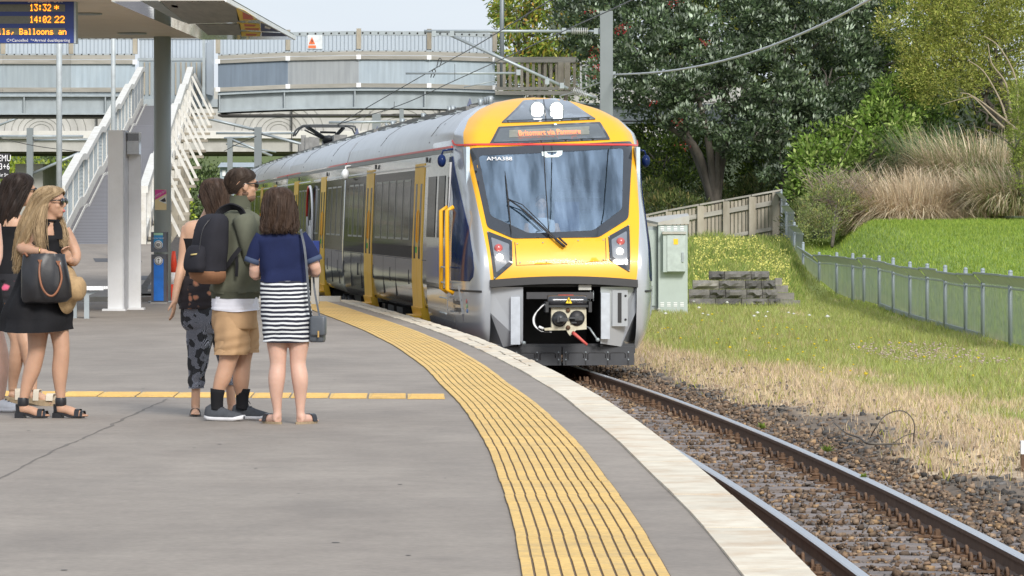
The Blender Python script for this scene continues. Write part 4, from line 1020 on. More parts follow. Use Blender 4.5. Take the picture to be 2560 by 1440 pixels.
# obstacle deflector
dp = MB().bx(-.98, -.012, .22, .27, -.56, -.31).bx(.012, .98, .22, .27, -.56, -.31).bx(-1.02, 1.0, .26, .34, -.40, -.27); dp = dp.build('obstacle_deflector', mat('deflector_grey', (.045, .048, .055), .45, var=.15), train, rel=True)
for x in (-.62, -.34, -.05, .05, .32, .62, .9):
    for z in (-.40, -.50): MB().bx(x - .006, x + .006, .208, .222, z - .045, z + .01).build('slot', M_black, dp, rel=True); MB().ell((x, .212, z + .015), (.012, .01, .012), n=8, m=5).build('bolt', M_steel, dp, rel=True)
for x0, x1 in ((-.58, -.37), (-.30, -.09), (.08, .29), (.35, .59), (.65, .86)):
    b = MB(); b.tube([(x0, .218, -.485), (x0, .218, -.405), (x0 + .02, .218, -.39), (x1 - .02, .218, -.39), (x1, .218, -.405), (x1, .218, -.46)], .006, 5); b.build('pressed_edge', M_black, dp, rel=True)
# coupler head with its hood, hoses and red handle
M_cream = mat('cream_paint_worn', (.55, .52, .40), .55, var=.1, scale=14, dirt=(.25, .18, .10), dscale=12, damt=.6)
M_hood = mat('black_hood', (.035, .037, .043), .28, coat=.4); M_cast = mat('cast_dark', (.055, .058, .062), .4, .3)
b = MB(); zc = q_(0, 800)[2]
pl = [(-.225, .19), (.245, .19), (.25, -.11), (.11, -.12), (.06, -.17), (.03, -.20), (.0, -.16), (-.02, -.12), (-.31, -.125), (-.32, -.095), (-.22, -.085)]
b.prism([(x, z + zc) for x, z in pl], -.42, -.34); cp = b.build('coupler_plate', M_cream, train, rel=True)
b = MB(); b.lathe([(.105, 0), (.105, .015), (.085, .015)], (-.115, -.438, zc + .03), 26, axis='y'); b.ell((-.115, -.43, zc + .03), (.09, .11, .09), n=18, m=10); b.bx(-.13, -.02, -.58, -.5, zc + .0, zc + .05); b.bx(-.16, -.12, -.56, -.48, zc - .01, zc + .06); b.build('coupler_cone', M_cast, train, rel=True)
b = MB(); b.lathe([(.001, -.004), (.103, -.004), (.103, .006)], (.12, -.432, zc + .04), 26, axis='y'); b.build('coupler_cup', M_black, train, rel=True)
b = MB(); b.bx(.01, .14, -.47, -.43, zc + .03, zc + .055); b.bx(.09, .19, -.46, -.43, zc + .01, zc + .07); b.bx(.04, .11, -.455, -.43, zc - .03, zc - .01); b.build('coupler_hook', M_cast, train, rel=True)
b = MB(); b.bx(-.05, .05, -.36, .9, zc - .08, zc + .1); b.build('coupler_bar', M_cast, train, rel=True)
for z in (zc + .145, zc - .085): MB().lathe([(.03, 0), (.03, .02), (.012, .02)][::-1], (.0, -.44, z), 12, axis='y').build('coupler_port', M_clip, train, rel=True)
b = MB(); R = []
for x in np.linspace(-.27, .25, 9): R.append([(x, -.40 + .10 * math.cos(t), zc + .27 + .075 * math.sin(t)) for t in np.linspace(0, 2 * math.pi, 15)[:-1]])
b.rings(R, 0); b.bx(-.29, .27, -.47, -.3, zc + .185, zc + .215)
for x in (-.29, .29): b.bx(x - .02, x + .02, -.5, -.3, zc + .12, zc + .26)
hood = b.build('coupler_hood', M_hood, train, rel=True)
b = MB(); b.prism([(-.05, zc + .235), (.05, zc + .235), (0, zc + .33)], -.512, -.506); wt = b.build('warning_label', mat('warning_yellow', (.85, .6, .02), .5), hood, rel=True)
b = MB(); b.tube([(-.05, -.513, zc + .235), (.05, -.513, zc + .235), (0, -.513, zc + .33), (-.05, -.513, zc + .235)], .005, 4); b.prism([(.005, zc + .305), (-.015, zc + .27), (0, zc + .27), (-.006, zc + .243), (.016, zc + .278), (.002, zc + .278)], -.516, -.512); b.build('bolt_symbol', M_black, wt, rel=True)
b = MB(); b.tube([(.06, -.46, zc - .155), (.09, -.5, zc - .18), (.24, -.56, zc - .315)], [.028, .024, .018], 8); b.build('red_handle', mat('faded_red_paint', (.50, .09, .075), .6, var=.2, scale=12), train, rel=True)
for k in range(3):
    b = MB(); r = .008; b.tube([(-.27, -.4, zc + .25), (-.36, -.38, zc + .20 - .01 * k), (-.43 - .012 * k, -.36, zc + .06), (-.42 - .012 * k, -.36, zc - .06), (-.34, -.38, zc - .14), (-.22, -.4, zc - .15)], r, 6, k=5); b.build('hose', M_white if k else M_black, train, rel=True)
b = MB(); b.tube([(-.33, -.4, zc - .10), (-.39, -.41, zc - .075)], .018, 8); b.build('hose_end', M_white, train, rel=True)
b = MB(); b.bx(-.50, .40, .06, .2, .34, .43); b.build('bay_beam', mat('bay_beam_grey', (.05, .05, .055), .6), train, rel=True)
for x, z in ((-.54, -.25), (.46, -.21)):
    MB().lathe([(.001, 0), (.026, 0), (.026, .05)], (x, .02, z), 12, axis='y').build('pipe_end', M_steel, train, rel=True)
b = MB(); b.tube([(.32, .4, -.03), (.36, .1, -.06), (.45, .04, -.20)], .014, 6); b.build('air_pipe', M_steel, train, rel=True)
b = MB(); b.tube([(-.585, .1, .44), (-.585, .1, .05)], .008, 5); b.tube([(.37, .1, .45), (.37, .1, .32), (.30, .1, .32)], .007, 5); b.tube([(.41, .1, .45), (.41, .1, .31)], .007, 5); b.build('cable', M_steel, train, rel=True)
b = MB(); b.bx(.20, .37, .02, .10, .46, .53); b.build('work_lamp', mat('lamp_plastic', (.45, .45, .42), .4), train, rel=True)
b = MB(); b.bx(-.12, .08, -.38, -.3, zc + .335, zc + .35); b.build('hood_grip', M_red, train, rel=True)
# pantograph on the second car
M_swg = mat('switchgear_grey', (.18, .18, .175), .6, var=.4, scale=5); M_ant = mat('antenna_blue', (.10, .12, .20), .5)
pt = Vector((-.05, 43.0, 3.12)); b = MB()
s = 107.7; qx = lambda px: (px - 836) / s - .42; qz = lambda py: H + (HZ - py) / s - 0.0
b.tube([(qx(742), pt.y, qz(342)), (qx(748), pt.y, qz(328)), (qx(762), pt.y, qz(318)), (qx(780), pt.y, qz(314)), (qx(886), pt.y, qz(315)), (qx(898), pt.y, qz(325)), (qx(904), pt.y, qz(340))], .022, 7, k=3)
b.tube([(qx(748), pt.y + .35, qz(340)), (qx(765), pt.y + .35, qz(319)), (qx(790), pt.y + .35, qz(316)), (qx(880), pt.y + .35, qz(316)), (qx(900), pt.y + .35, qz(338))], .02, 7, k=3)
b.bx(qx(785), qx(870), pt.y - .03, pt.y + .38, qz(319), qz(315))
b.tube([(qx(777), pt.y + .1, qz(318)), (qx(822), pt.y + .8, qz(342))], .045, 8); b.tube([(qx(868), pt.y + .1, qz(320)), (qx(850), pt.y + .8, qz(342))], .045, 8)
b.tube([(qx(772), pt.y + .1, qz(326)), (qx(820), pt.y + .8, qz(346))], .018, 6)
b.tube([(qx(820), pt.y + .8, qz(345)), (qx(852), pt.y + .8, qz(345))], .07, 10)
b.tube([(qx(836), pt.y + .8, qz(345)), (qx(832), pt.y + 1.6, qz(368))], .09, 8); b.tube([(qx(845), pt.y + .8, qz(348)), (qx(840), pt.y + 1.5, qz(368))], .03, 6); b.tube([(qx(822), pt.y + .8, qz(350)), (qx(830), pt.y + 1.4, qz(362))], .03, 6)
b.tube([(qx(812), pt.y + .5, qz(330)), (qx(852), pt.y + .5, qz(331))], .03, 6)
b.build('pantograph', mat('pantograph_grey', (.05, .055, .06), .45, .4), train, rel=True)
for u, x, sx_, sy_, sz_ in ((41.4, -.3, .3, .6, .22), (46.0, -.2, .5, .9, .16), (49.2, -.55, .35, .35, .3), (50.8, -.1, .22, .22, .34), (52.6, -.6, .12, .12, .42), (54.4, -.4, .5, .5, .22), (47.2, -.65, .14, .14, .28)):
    MB().box((x, u, 3.08 + sz_ / 2), (sx_, sy_, sz_)).build('roof_switchgear', M_swg, train, rel=True)
for u, x in ((11.5, -.1), (29.5, .35), (26.0, .3), (33.0, .0), (35.0, -.3)): MB().prism([(x - .08, 3.1), (x + .08, 3.1), (x + .01, 3.34)], u, u + .12).build('roof_antenna', M_ant, train, rel=True)
for u in (3.5, 3.8, 4.1, 4.9, 9, 9.5, 14, 18, 20): b = MB(); b.tube([(-.62, u, 3.05), (-.62, u, 3.16)], .035, 6); b.tube([(-.62, u, 3.14), (-.55, u + .3, 3.14)], .015, 5); b.build('roof_fitting', M_steel, train, rel=True)

# the train bends slightly at the first coupling
def bend(o):
    if o.type == 'MESH' and o.data.users == 1 or o.type == 'MESH':
        me = o.data; n = len(me.vertices); co = np.empty(n * 3, np.float32); me.vertices.foreach_get('co', co); co = co.reshape(-1, 3); yy = np.maximum(0, co[:, 1] - 21.8)
        if yy.max() > 0: co[:, 0] += .013 * yy + .00008 * yy * yy; me.vertices.foreach_set('co', co.ravel()); me.update()
_kids = {}
for o in COL.objects:
    if o.parent: _kids.setdefault(o.parent.name, []).append(o)
_st = list(_kids.get(train.name, []))
while _st: o = _st.pop(); bend(o); _st += _kids.get(o.name, [])
# ------------------------------------------------------------------ footbridge
D1 = 136.0; s1 = sc_(D1)
X1 = lambda px: PX(px, D1); Z1 = lambda py: PZ(py, D1)
def arch(x): return .16 - .0058 * (x + 4.2) ** 2 if x > -9.2 else 0
fb = thing('footbridge', 'long grey steel and timber footbridge with translucent upper screens crossing over the railway', 'footbridge', (X1(900), D1, 4.6))
M_pan = [mat('cladding_sheet_' + n_, c_, .55, .1, var=.06, scale=.8, dirt=(c_[0] * .75, c_[1] * .78, c_[2] * .82), dscale=1.2, stretch=(1, 1, .4)) for n_, c_ in (('slate', (.14, .18, .23)), ('warm', (.28, .30, .315)), ('pale', (.34, .40, .45)), ('pale2', (.36, .43, .48)), ('grey', (.29, .34, .37)))]
def ribbed(name):
    m = mat(name, (.60, .66, .72), .4, var=.04, scale=2); t = m.node_tree; N = t.nodes; L = t.links; b_ = N['Principled BSDF']
    tc = N.new('ShaderNodeTexCoord'); wv = N.new('ShaderNodeTexWave'); wv.bands_direction = 'X'; wv.inputs['Scale'].default_value = 2.6
    L.new(tc.outputs['Object'], wv.inputs[0]); r = N.new('ShaderNodeValToRGB'); r.color_ramp.elements[0].position = .05; r.color_ramp.elements[0].color = (.30, .34, .38, 1); r.color_ramp.elements[1].position = .2; r.color_ramp.elements[1].color = (.62, .68, .74, 1)
    L.new(wv.outputs[0], r.inputs[0]); L.new(r.outputs[0], b_.inputs['Base Color'])
    tr = N.new('ShaderNodeBsdfTranslucent'); tr.inputs[0].default_value = (.75, .8, .85, 1); mx = N.new('ShaderNodeMixShader'); mx.inputs[0].default_value = .45
    L.new(b_.outputs[0], mx.inputs[1]); L.new(tr.outputs[0], mx.inputs[2]); L.new(mx.outputs[0], N['Material Output'].inputs[0]); return m
M_rib = ribbed('ribbed_translucent_sheet')
for _m in M_pan: grain(_m, 2.5, .10, (4, 4, .25))
grain(M_steelL, 2.5, .10, (2, 2, .6)); grain(M_conc, 1.2, .10, (2, 2, .4))
posts = [545, 720, 897, 1073, 1237]; lposts = [-170, 8, 62 + 116, 335]
lposts = [-520, -345, -170, 8, 178, 338]
def bay(pa, pb, pi, left=False):
    a, c = X1(pa), X1(pb); za, zc = arch(a), arch(c)
    if left: za = zc = 0
    if left: zt, z0, z1_, zw0, zw1, zp0, zl0, zl1 = Z1(93), Z1(98), Z1(134), Z1(138), Z1(160), Z1(158), Z1(219), Z1(230)
    else: zt, z0, z1_, zw0, zw1, zp0, zl0, zl1 = Z1(90), Z1(100), Z1(138), Z1(141), Z1(161), Z1(160), Z1(221), Z1(231)
    def sl(y0, y1, z0_, z1__, m, nm):
        b = MB(); b.add([(a + .003, y0, z0_ + za), (c - .003, y0, z0_ + zc), (c - .003, y1, z0_ + zc), (a + .003, y1, z0_ + za), (a + .003, y0, z1__ + za), (c - .003, y0, z1__ + zc), (c - .003, y1, z1__ + zc), (a + .003, y1, z1__ + za)],
                        [(0, 3, 2, 1), (4, 5, 6, 7), (0, 1, 5, 4), (1, 2, 6, 5), (2, 3, 7, 6), (3, 0, 4, 7)]); return b.build(nm, m, fb)
    sl(D1 - .03, D1 + .03, z0, zt, M_steel, 'top_rail')
    sl(D1 - .02, D1 + .0, z1_, z0 - .002, M_rib, 'screen_panel')
    sl(D1 - .04, D1 + .03, z1_ - .06, z1_ - .002, M_steel, 'screen_rail')
    m_ = (zw0 + zw1) / 2
    sl(D1 - .08, D1 - .02, m_ + .008, zw0, M_woodH, 'timber_rail'); sl(D1 - .10, D1 - .03, zw1, m_ - .008, M_woodH, 'timber_rail')
    sl(D1 - .02, D1 + .01, zl0, zp0, M_pan[pi], 'cladding_panel')
    sl(D1 - .08, D1 - .02, zl1, zl0, M_woodH, 'timber_rail')
    sl(D1 - .01, D1 + .02, zl1 - .13, zl1 - .003, M_pan[4], 'drip_sheet')
    b = MB()
    for k in range(9):
        x = a + (c - a) * (k + .5) / 9; b.ell((x, D1 - .04, (z0 + zt) / 2 + (za + (zc - za) * (k + .5) / 9)), (.03, .02, .03), n=6, m=4)
        b.ell((x, D1 - .05, z1_ - .03 + (za + (zc - za) * (k + .5) / 9)), (.025, .02, .025), n=6, m=4)
    b.build('bolt_row', M_dark, fb)
for i in range(len(posts) - 1): bay(posts[i], posts[i + 1], (0, 1, 2, 3)[i])
for i in range(len(lposts) - 1): bay(lposts[i], lposts[i + 1], (4, 4, 4, 4, 3)[i], True)
for px in posts + lposts:
    lf = px in lposts; a = 0 if lf else arch(X1(px)); x = X1(px)
    MB().bx(x - .07, x + .07, D1 - .06, D1 + .08, Z1(135) + a, Z1(93 if lf else 84) + a).build('post', M_wood, fb)
    if not lf or px == 338: MB().bx(x - .07, x + .07, D1 - .125, D1 - .105, Z1(161) + a, Z1(150) + a).build('joint_plate', M_white, fb); MB().bx(x - .07, x + .07, D1 - .105, D1 - .085, Z1(231) + a, Z1(220) + a).build('joint_plate', M_white, fb)
# girders
def girder(pa, pb, zt, zb, st, name='girder', left=False):
    n = 14; R = []
    for i in range(n + 1):
        x = X1(pa) + (X1(pb) - X1(pa)) * i / n; a = 0 if left else arch(x) if x < X1(1500) else arch(X1(1500))
        R.append([(x, D1 - .22, zb + a), (x, D1 - .22, zb + .05 + a), (x, D1 - .05, zb + .05 + a), (x, D1 - .05, zt - .05 + a), (x, D1 - .22, zt - .05 + a), (x, D1 - .22, zt + a), (x, D1 + 2.0, zt + a), (x, D1 + 2.0, zb + a)])
    b = MB(); b.rings(R, 0, sm=False); g = b.build(name, M_steelL, fb)
    for px in st: x = X1(px); a = 0 if left else arch(min(x, X1(1500))); MB().bx(x - .02, x + .02, D1 - .2, D1 - .04, zb + .05 + a, zt - .05 + a).build('stiffener', M_steel, fb)
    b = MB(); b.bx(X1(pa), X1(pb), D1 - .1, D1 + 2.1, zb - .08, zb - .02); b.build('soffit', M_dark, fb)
girder(545, 1310, Z1(236), Z1(284), (550, 712, 888, 1063))
girder(1310, 1960, Z1(250), Z1(300), (1400, 1500), 'dark_girder')
girder(-560, 345, Z1(238), Z1(287), (62, 265), left=True)
# landing at the head of the ramp
b = MB()
for k in range(14): x = X1(362 + k * 13); b.bx(x - .02, x + .02, D1 - .12, D1 - .08, Z1(237), Z1(156))
b.build('landing_baluster', M_wood, fb)
MB().bx(X1(348), X1(535), D1 - .07, D1 - .03, Z1(248), Z1(152)).build('landing_screen', M_pan[4], fb); MB().bx(X1(348), X1(535), D1 - .06, D1, Z1(145), Z1(97)).build('screen_panel', M_rib, fb)
MB().bx(X1(345), X1(535), D1 - .1, D1, Z1(152), Z1(145)).build('landing_rail', M_steel, fb); MB().bx(X1(345), X1(540), D1 - .1, D1, Z1(98), Z1(94)).build('landing_rail', M_steel, fb)
MB().bx(X1(356), X1(545), D1 - .15, D1 + 2, Z1(268), Z1(248)).build('landing_beam', M_steelL, fb)
sg = MB().bx(X1(769), X1(806), D1 - .05, D1 - .03, Z1(133) + .13, Z1(98) + .13).build('warning_sign', mat('sign_plastic_clear', (.62, .66, .68), .3), fb)
t_ = MB().prism([(X1(772), Z1(121) + .13), (X1(788), Z1(121) + .13), (X1(780), Z1(103) + .13)], D1 - .062, D1 - .052).bx(X1(771), X1(790), D1 - .062, D1 - .052, Z1(131) + .13, Z1(124) + .13).build('orange_warning', mat('warning_orange', (.75, .16, .05), .5), fb)
MB().prism([(X1(781), Z1(107) + .13), (X1(778), Z1(113) + .13), (X1(780), Z1(113) + .13), (X1(779), Z1(119) + .13), (X1(783), Z1(112) + .13), (X1(780.6), Z1(112) + .13)], D1 - .07, D1 - .064).build('bolt_symbol', M_dtext, fb)
for px, top in ((1318, 300), (1148, 268)): MB().bx(X1(px) - .25, X1(px) + .25, D1 + 1.0, D1 + 1.4, -.8, Z1(290)).build('pier', M_conc, fb)
# timber balustrade at the right end of the bridge
tb = thing('timber_balustrade', 'weathered timber balustrade at the right end of the footbridge beside the mast', 'balustrade', (X1(1345), D1 - .2, Z1(235)))
MB().bx(X1(1238), X1(1450), D1 - .30, D1 - .12, Z1(157), Z1(143)).build('handrail', M_woodH, tb); MB().bx(X1(1238), X1(1450), D1 - .28, D1 - .22, Z1(226), Z1(218)).build('bottom_rail', M_woodH, tb)
MB().bx(X1(1238), X1(1450), D1 - .28, D1 - .14, Z1(238), Z1(228)).build('edge_board', M_woodH, tb)
for k in range(14): x = X1(1246 + k * 14.6); MB().bx(x - .045, x + .045, D1 - .24, D1 - .20, Z1(219), Z1(157)).build('baluster', M_wood, tb)
for px in (1402, 1418): MB().bx(X1(px) - .09, X1(px) + .09, D1 - .31, D1 - .245, Z1(226), Z1(157)).build('post', M_wood, tb)
# wire mesh gate panel further right
mp_ = thing('wire_screen', 'white framed wire mesh panel on the footbridge partly hidden by leaves', 'mesh panel', (X1(1480), D1, Z1(235)))
for a, c in ((1450, 1640), ):
    for py in (155, 165): MB().bx(X1(a), X1(c), D1 - .1, D1 - .06, Z1(py), Z1(py - 3)).build('frame_rail', M_white, mp_)
    for px in (1452, 1465, 1500, 1545, 1590, 1635): MB().bx(X1(px) - .03, X1(px) + .03, D1 - .1, D1 - .05, Z1(235), Z1(153)).build('frame_post', M_white, mp_)
    b = MB()
    for k in range(40): x = X1(a) + (X1(c) - X1(a)) * k / 39; b.bx(x - .006, x + .006, D1 - .08, D1 - .07, Z1(232), Z1(165))
    for k in range(12): z = Z1(232) + (Z1(165) - Z1(232)) * k / 11; b.bx(X1(a), X1(c), D1 - .082, D1 - .074, z - .005, z + .005)
    o = b.build('mesh', M_steel, mp_); o['kind'] = 'stuff'

# ------------------------------------------------------------------ concrete road bridge behind
D2 = 190.0; X2 = lambda px: PX(px, D2); Z2 = lambda py: PZ(py, D2)
rb = thing('road_bridge', 'pale concrete road bridge with fan patterned parapet behind the footbridge', 'bridge', (X2(700), D2, Z2(380)))
MB().bx(X2(-900), X2(1900), D2, D2 + .3, Z2(327), 7.0).build('parapet', M_conc, rb)
MB().bx(X2(-900), X2(1900), D2 - .25, D2 + .3, Z2(346), Z2(327) - .003).build('ledge', mat('concrete_ledge', (.58, .57, .54), .85, var=.08, scale=2, dirt=(.42, .41, .38)), rb)
MB().bx(X2(-900), X2(1900), D2, D2 + 11, Z2(379), Z2(346) - .003).build('edge_beam', M_conc, rb)
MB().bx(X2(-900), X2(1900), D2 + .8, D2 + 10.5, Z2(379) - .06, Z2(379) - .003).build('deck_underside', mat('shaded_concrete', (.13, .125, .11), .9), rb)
for cx in [103 - 297 * 2 + 297 * k for k in range(9)]:
    for r in (22, 32, 44, 58, 74, 92, 112):
        b = MB(); pts = [(X2(cx + r * math.cos(t)), D2 - .015, Z2(327 - r * .75 * math.sin(t))) for t in np.linspace(0, math.pi, 19)]
        b.tube(pts, .013, 4); b.build('fan_groove', mat('groove_grey', (.30, .30, .28), .9) if 'groove_grey' not in bpy.data.materials else bpy.data.materials['groove_grey'], rb)
for px in (243, 730, 1100, -60): MB().bx(X2(px) - .02, X2(px) + .02, D2 - .26, D2, Z2(379), 6.9).build('joint', M_dark, rb)
for px in (-420, 60, 1330, 1700): MB().bx(X2(px) - .6, X2(px) + .6, D2 + 2, D2 + 8, -.9, Z2(379) - .5).build('pier', M_conc, rb)
# distant houses / sheds seen through under the bridge
fs = thing('distant_shed', 'small grey roofed shed far beyond the road bridge, seen beneath it', 'shed', (PX(585, 300), 300, 0))
MB().bx(PX(550, 300), PX(640, 300), 300, 306, -.2, PZ(418, 300)).build('wall', mat('shed_wall', (.30, .36, .40), .7), fs)
MB().add([(PX(545, 300), 299.5, PZ(418, 300)), (PX(645, 300), 299.5, PZ(418, 300)), (PX(645, 300), 303, PZ(405, 300)), (PX(545, 300), 303, PZ(405, 300))], [(0, 1, 2, 3)]).build('roof', M_steelL, fs)
for k in range(5): MB().bx(PX(556 + k * 18, 300), PX(564 + k * 18, 300), 299.95, 299.99, PZ(440, 300), PZ(425, 300)).build('window', M_white, fs)

# ------------------------------------------------------------------ ramp
rp = thing('ramp', 'long grey ramp with flaking white handrails climbing to the footbridge', 'ramp', (-8.3, 90.2, .88))
NSEG = 5; ya, yb = 90.2, 135.6; za, zb = .88, 4.83
def ramp_z(Y):
    t = max(0, min(1, (Y - ya) / (yb - ya))) * NSEG; k = min(NSEG - 1, int(t)); f = t - k
    return za + (zb - za) * (k + min(1, f / .84)) / NSEG
def rl(Y): t = (Y - ya) / (yb - ya); return -9.25 + t * (X1(359) + 9.25)
def rr_(Y): t = (Y - ya) / (yb - ya); return -7.55 + t * (X1(481) + 7.55)
rys = [ya + (yb - ya) * i / 50 for i in range(51)]
M_grate = mat('ramp_surface', (.16, .155, .165), .7, var=.1, scale=4); _t = M_grate.node_tree; _w = _t.nodes.new('ShaderNodeTexWave'); _w.bands_direction = 'Y'; _w.inputs['Scale'].default_value = 1.05; _w.inputs['Distortion'].default_value = .4
_c = _t.nodes.new('ShaderNodeTexCoord'); _rr = _t.nodes.new('ShaderNodeValToRGB'); _t.links.new(_c.outputs['Object'], _w.inputs[0]); _t.links.new(_w.outputs[0], _rr.inputs[0])
_rr.color_ramp.elements[0].position = .08; _rr.color_ramp.elements[0].color = (.06, .055, .06, 1); _rr.color_ramp.elements[1].position = .3; _rr.color_ramp.elements[1].color = (.19, .185, .195, 1); _t.links.new(_rr.outputs[0], _t.nodes['Principled BSDF'].inputs['Base Color'])
b = MB(); b.rings([[(rl(Y), Y, ramp_z(Y)), (rr_(Y), Y, ramp_z(Y)), (rr_(Y), Y, ramp_z(Y) - .22), (rl(Y), Y, ramp_z(Y) - .22)][::-1] for Y in rys], 0, sm=False); b.build('deck', M_grate, rp)
for fx, nm in ((rl, 'l'), (rr_, 'r')):
    w_ = .07 if nm == 'l' else -.07
    def strip(x0, x1_, h0, h1, name, m, ys_=rys):
        b = MB(); b.rings([[(fx(Y) + x0, Y, ramp_z(Y) + h0), (fx(Y) + x1_, Y, ramp_z(Y) + h0), (fx(Y) + x1_, Y, ramp_z(Y) + h1), (fx(Y) + x0, Y, ramp_z(Y) + h1)] for Y in ys_], 0, sm=False); return b.build(name, m, rp)
    strip(-.09, .09, 1.05, 1.19, 'handrail', M_oldwhite); strip(-.03, .03, .0, .22, 'kerb_board', M_oldwhite)
    strip(w_ * 2.0 - .01, w_ * 2.0 + .01, .0, .06, 'edge_strip', M_oldwhite)
    npst = 21 if nm == 'l' else 15
    for i in range(npst):
        Y = ya + (yb - ya) * i / (npst - 1); x = fx(Y); z = ramp_z(Y)
        hw = .055 if nm == 'r' else .028; MB().bx(x - hw, x + hw, Y - hw, Y + hw, z - (1.0 if nm == 'r' else .2), z + 1.05).build('post', M_oldwhite, rp)
        if nm == 'r' and i > 0:
            MB().bx(x, x + .74, Y - .11, Y + .11, z - .27, z - .20).build('outrigger', M_wood, rp)
            MB().beam((x + .08, Y, z + 1.02), (x + .68, Y, z - .20), .07, .04, up=(0, 1, 0)).build('brace', M_oldwhite, rp)
    if nm == 'l':
        strip(.00, .02, .22, 1.04, 'infill_sheet', mat('infill_grey', (.42, .45, .46), .6, var=.1, scale=2), [y for y in rys if y > 126])
        b = MB()
        for i in range(150): Y = ya + 36 * i / 149; z = ramp_z(Y); b.bx(fx(Y) - .008, fx(Y) + .008, Y - .01, Y + .01, z + .2, z + 1.05)
        for hh in np.arange(.28, 1.04, .09):
            yy = rys[:42]; b.rings([[(fx(Y) - .004, Y, ramp_z(Y) + hh - .006), (fx(Y) + .004, Y, ramp_z(Y) + hh - .006), (fx(Y) + .004, Y, ramp_z(Y) + hh + .006), (fx(Y) - .004, Y, ramp_z(Y) + hh + .006)] for Y in yy], 0, sm=False)
        o = b.build('wire_mesh', M_steelL, rp); o['kind'] = 'stuff'
for i in range(6): Y = 100 + i * 7; MB().bx(rr_(Y) - .25, rr_(Y) - .05, Y - .1, Y + .1, -.1, ramp_z(Y) - .2).build('support', M_wood, rp); MB().bx(rl(Y) + .05, rl(Y) + .25, Y - .1, Y + .1, -.1, ramp_z(Y) - .2).build('support', M_wood, rp)
# tall grey post and side screen at the head of the ramp
hp = thing('landing_screen_post', 'tall galvanised screen and post at the head of the ramp', 'screen', (X1(527), D1 - 2, 4.8))
MB().bx(X1(519), X1(526), D1 - 2.3, D1 - 2.2, Z1(270), Z1(95) - .1).build('post', M_steel, hp); MB().add([(X1(527), D1 - 2.2, Z1(240)), (X1(536), D1 - .2, Z1(240)), (X1(536), D1 - .2, Z1(96)), (X1(527), D1 - 2.2, Z1(115))], [(0, 1, 2, 3)]).build('screen', M_rib, hp)

# ------------------------------------------------------------------ masts and overhead line
def mast(px, D, ztop, label, w=.28, rz=.0, zb=-.8, arms=()):
    t = thing('catenary_mast', label, 'catenary mast', (PX(px, D), D, zb), 0, 'catenary masts along the railway'); x = PX(px, D)
    b = MB(); b.bx(x - w / 2, x + w / 2, D - .14, D - .12, zb, ztop); b.bx(x - w / 2, x + w / 2, D + .12, D + .14, zb, ztop); b.bx(x - .012, x + .012, D - .12, D + .12, zb, ztop); b.build('column', M_steelG, t)
    for a in arms:
        b = MB(); b.tube([(PX(a[0], D), D - a[5] if len(a) > 5 else D, PZ(a[1], D)), (PX(a[2], D), D, PZ(a[3], D))], a[4], 8); b.build('cantilever_tube', M_steel, t)
    return t
M_steelG = mat('mast_grey', (.20, .225, .235), .5, .2, var=.06, scale=2)
DM = 94.0
m1 = mast(1516, DM, PZ(28, DM), 'tall grey steel catenary mast standing behind the train and holding the cantilever over the track', .27, arms=())
def T_(p0, p1, r, m=M_steel, name='cantilever_tube', D=DM): b = MB(); b.tube([(PX(p0[0], D), D, PZ(p0[1], D)), (PX(p1[0], D), D, PZ(p1[1], D))], r, 8); return b.build(name, m, m1)
T_((1060, 78), (1440, 78), .032); T_((1470, 78), (1502, 79), .03); T_((1128, 88), (1420, 222), .036); T_((1440, 228), (1492, 245), .03); T_((1014, 183), (1296, 183), .026); T_((1160, 218), (1238, 202), .012); T_((1085, 80), (1085, 92), .02); T_((1128, 78), (1130, 92), .03)
def insul(p0, p1):
    a, c = Vector(P(*p0, DM)), Vector(P(*p1, DM)); b = MB(); b.tube([a, c], .022, 7)
    for k in range(9):
        p = a.lerp(c, (k + .5) / 9); d = (c - a).normalized() * .008; b.tube([p - d, p + d], .075, 10)
    b.build('insulator', mat('insulator_grey', (.42, .43, .42), .4) if 'insulator_grey' not in bpy.data.materials else bpy.data.materials['insulator_grey'], m1)
insul((1428, 78), (1470, 78)); insul((1432, 226), (1468, 240))
for px, py in ((1410, 77), (1490, 78), (1130, 84), (1296, 181), (1502, 78), (1405, 214), (1368, 204), (1085, 84)): MB().box((PX(px, DM), DM, PZ(py, DM)), (.09, .1, .12)).build('clamp', M_steel, m1)
for px in (1518, ): MB().box((PX(1532, DM), DM, PZ(187, DM)), (.12, .12, .14)).build('cable_bracket', M_steel, m1)
# other masts behind
mast(645, 150, PZ(318, 150), 'grey catenary mast rising behind the pantograph, in front of the concrete bridge', .24, arms=((480, 287, 640, 325, .05), (540, 333, 740, 333, .04), (640, 330, 820, 378, .05)))
mast(941, 128, PZ(284, 128), 'grey catenary mast above the train roof under the footbridge, left of the narrow one', .24, arms=())
m3 = mast(1004, 120, PZ(273, 120), 'narrow grey dropper mast above the train roof carrying a horizontal registration tube', .11, arms=((822, 306, 992, 304, .035), (964, 308, 976, 330, .04), (985, 318, 1004, 318, .03)))
mast(75, 160, PZ(320, 160), 'grey catenary mast far left beyond the car stop sign', .22, arms=((-40, 341, 208, 341, .05), (85, 350, 240, 349, .04), (84, 433, 208, 378, .05), (-20, 320, 70, 285, .04)))
mast(575, 175, PZ(345, 175), 'distant catenary mast with raking tubes beyond the ramp braces', .2, arms=((575, 347, 680, 390, .05), (560, 345, 650, 342, .04), (565, 360, 690, 380, .03)))
mast(1150, 130, PZ(268, 130), 'short grey mast head just behind the train roof beneath the footbridge', .2, arms=())
lp = MB(); lp.tube([P(1255, 225, 142), P(1255, 60, 142), P(1255, -60, 142)], .07, 8); lp.build('lamp_post', M_steelG, label='slim grey lamp post rising behind the end of the footbridge screens', cat='lamp post')
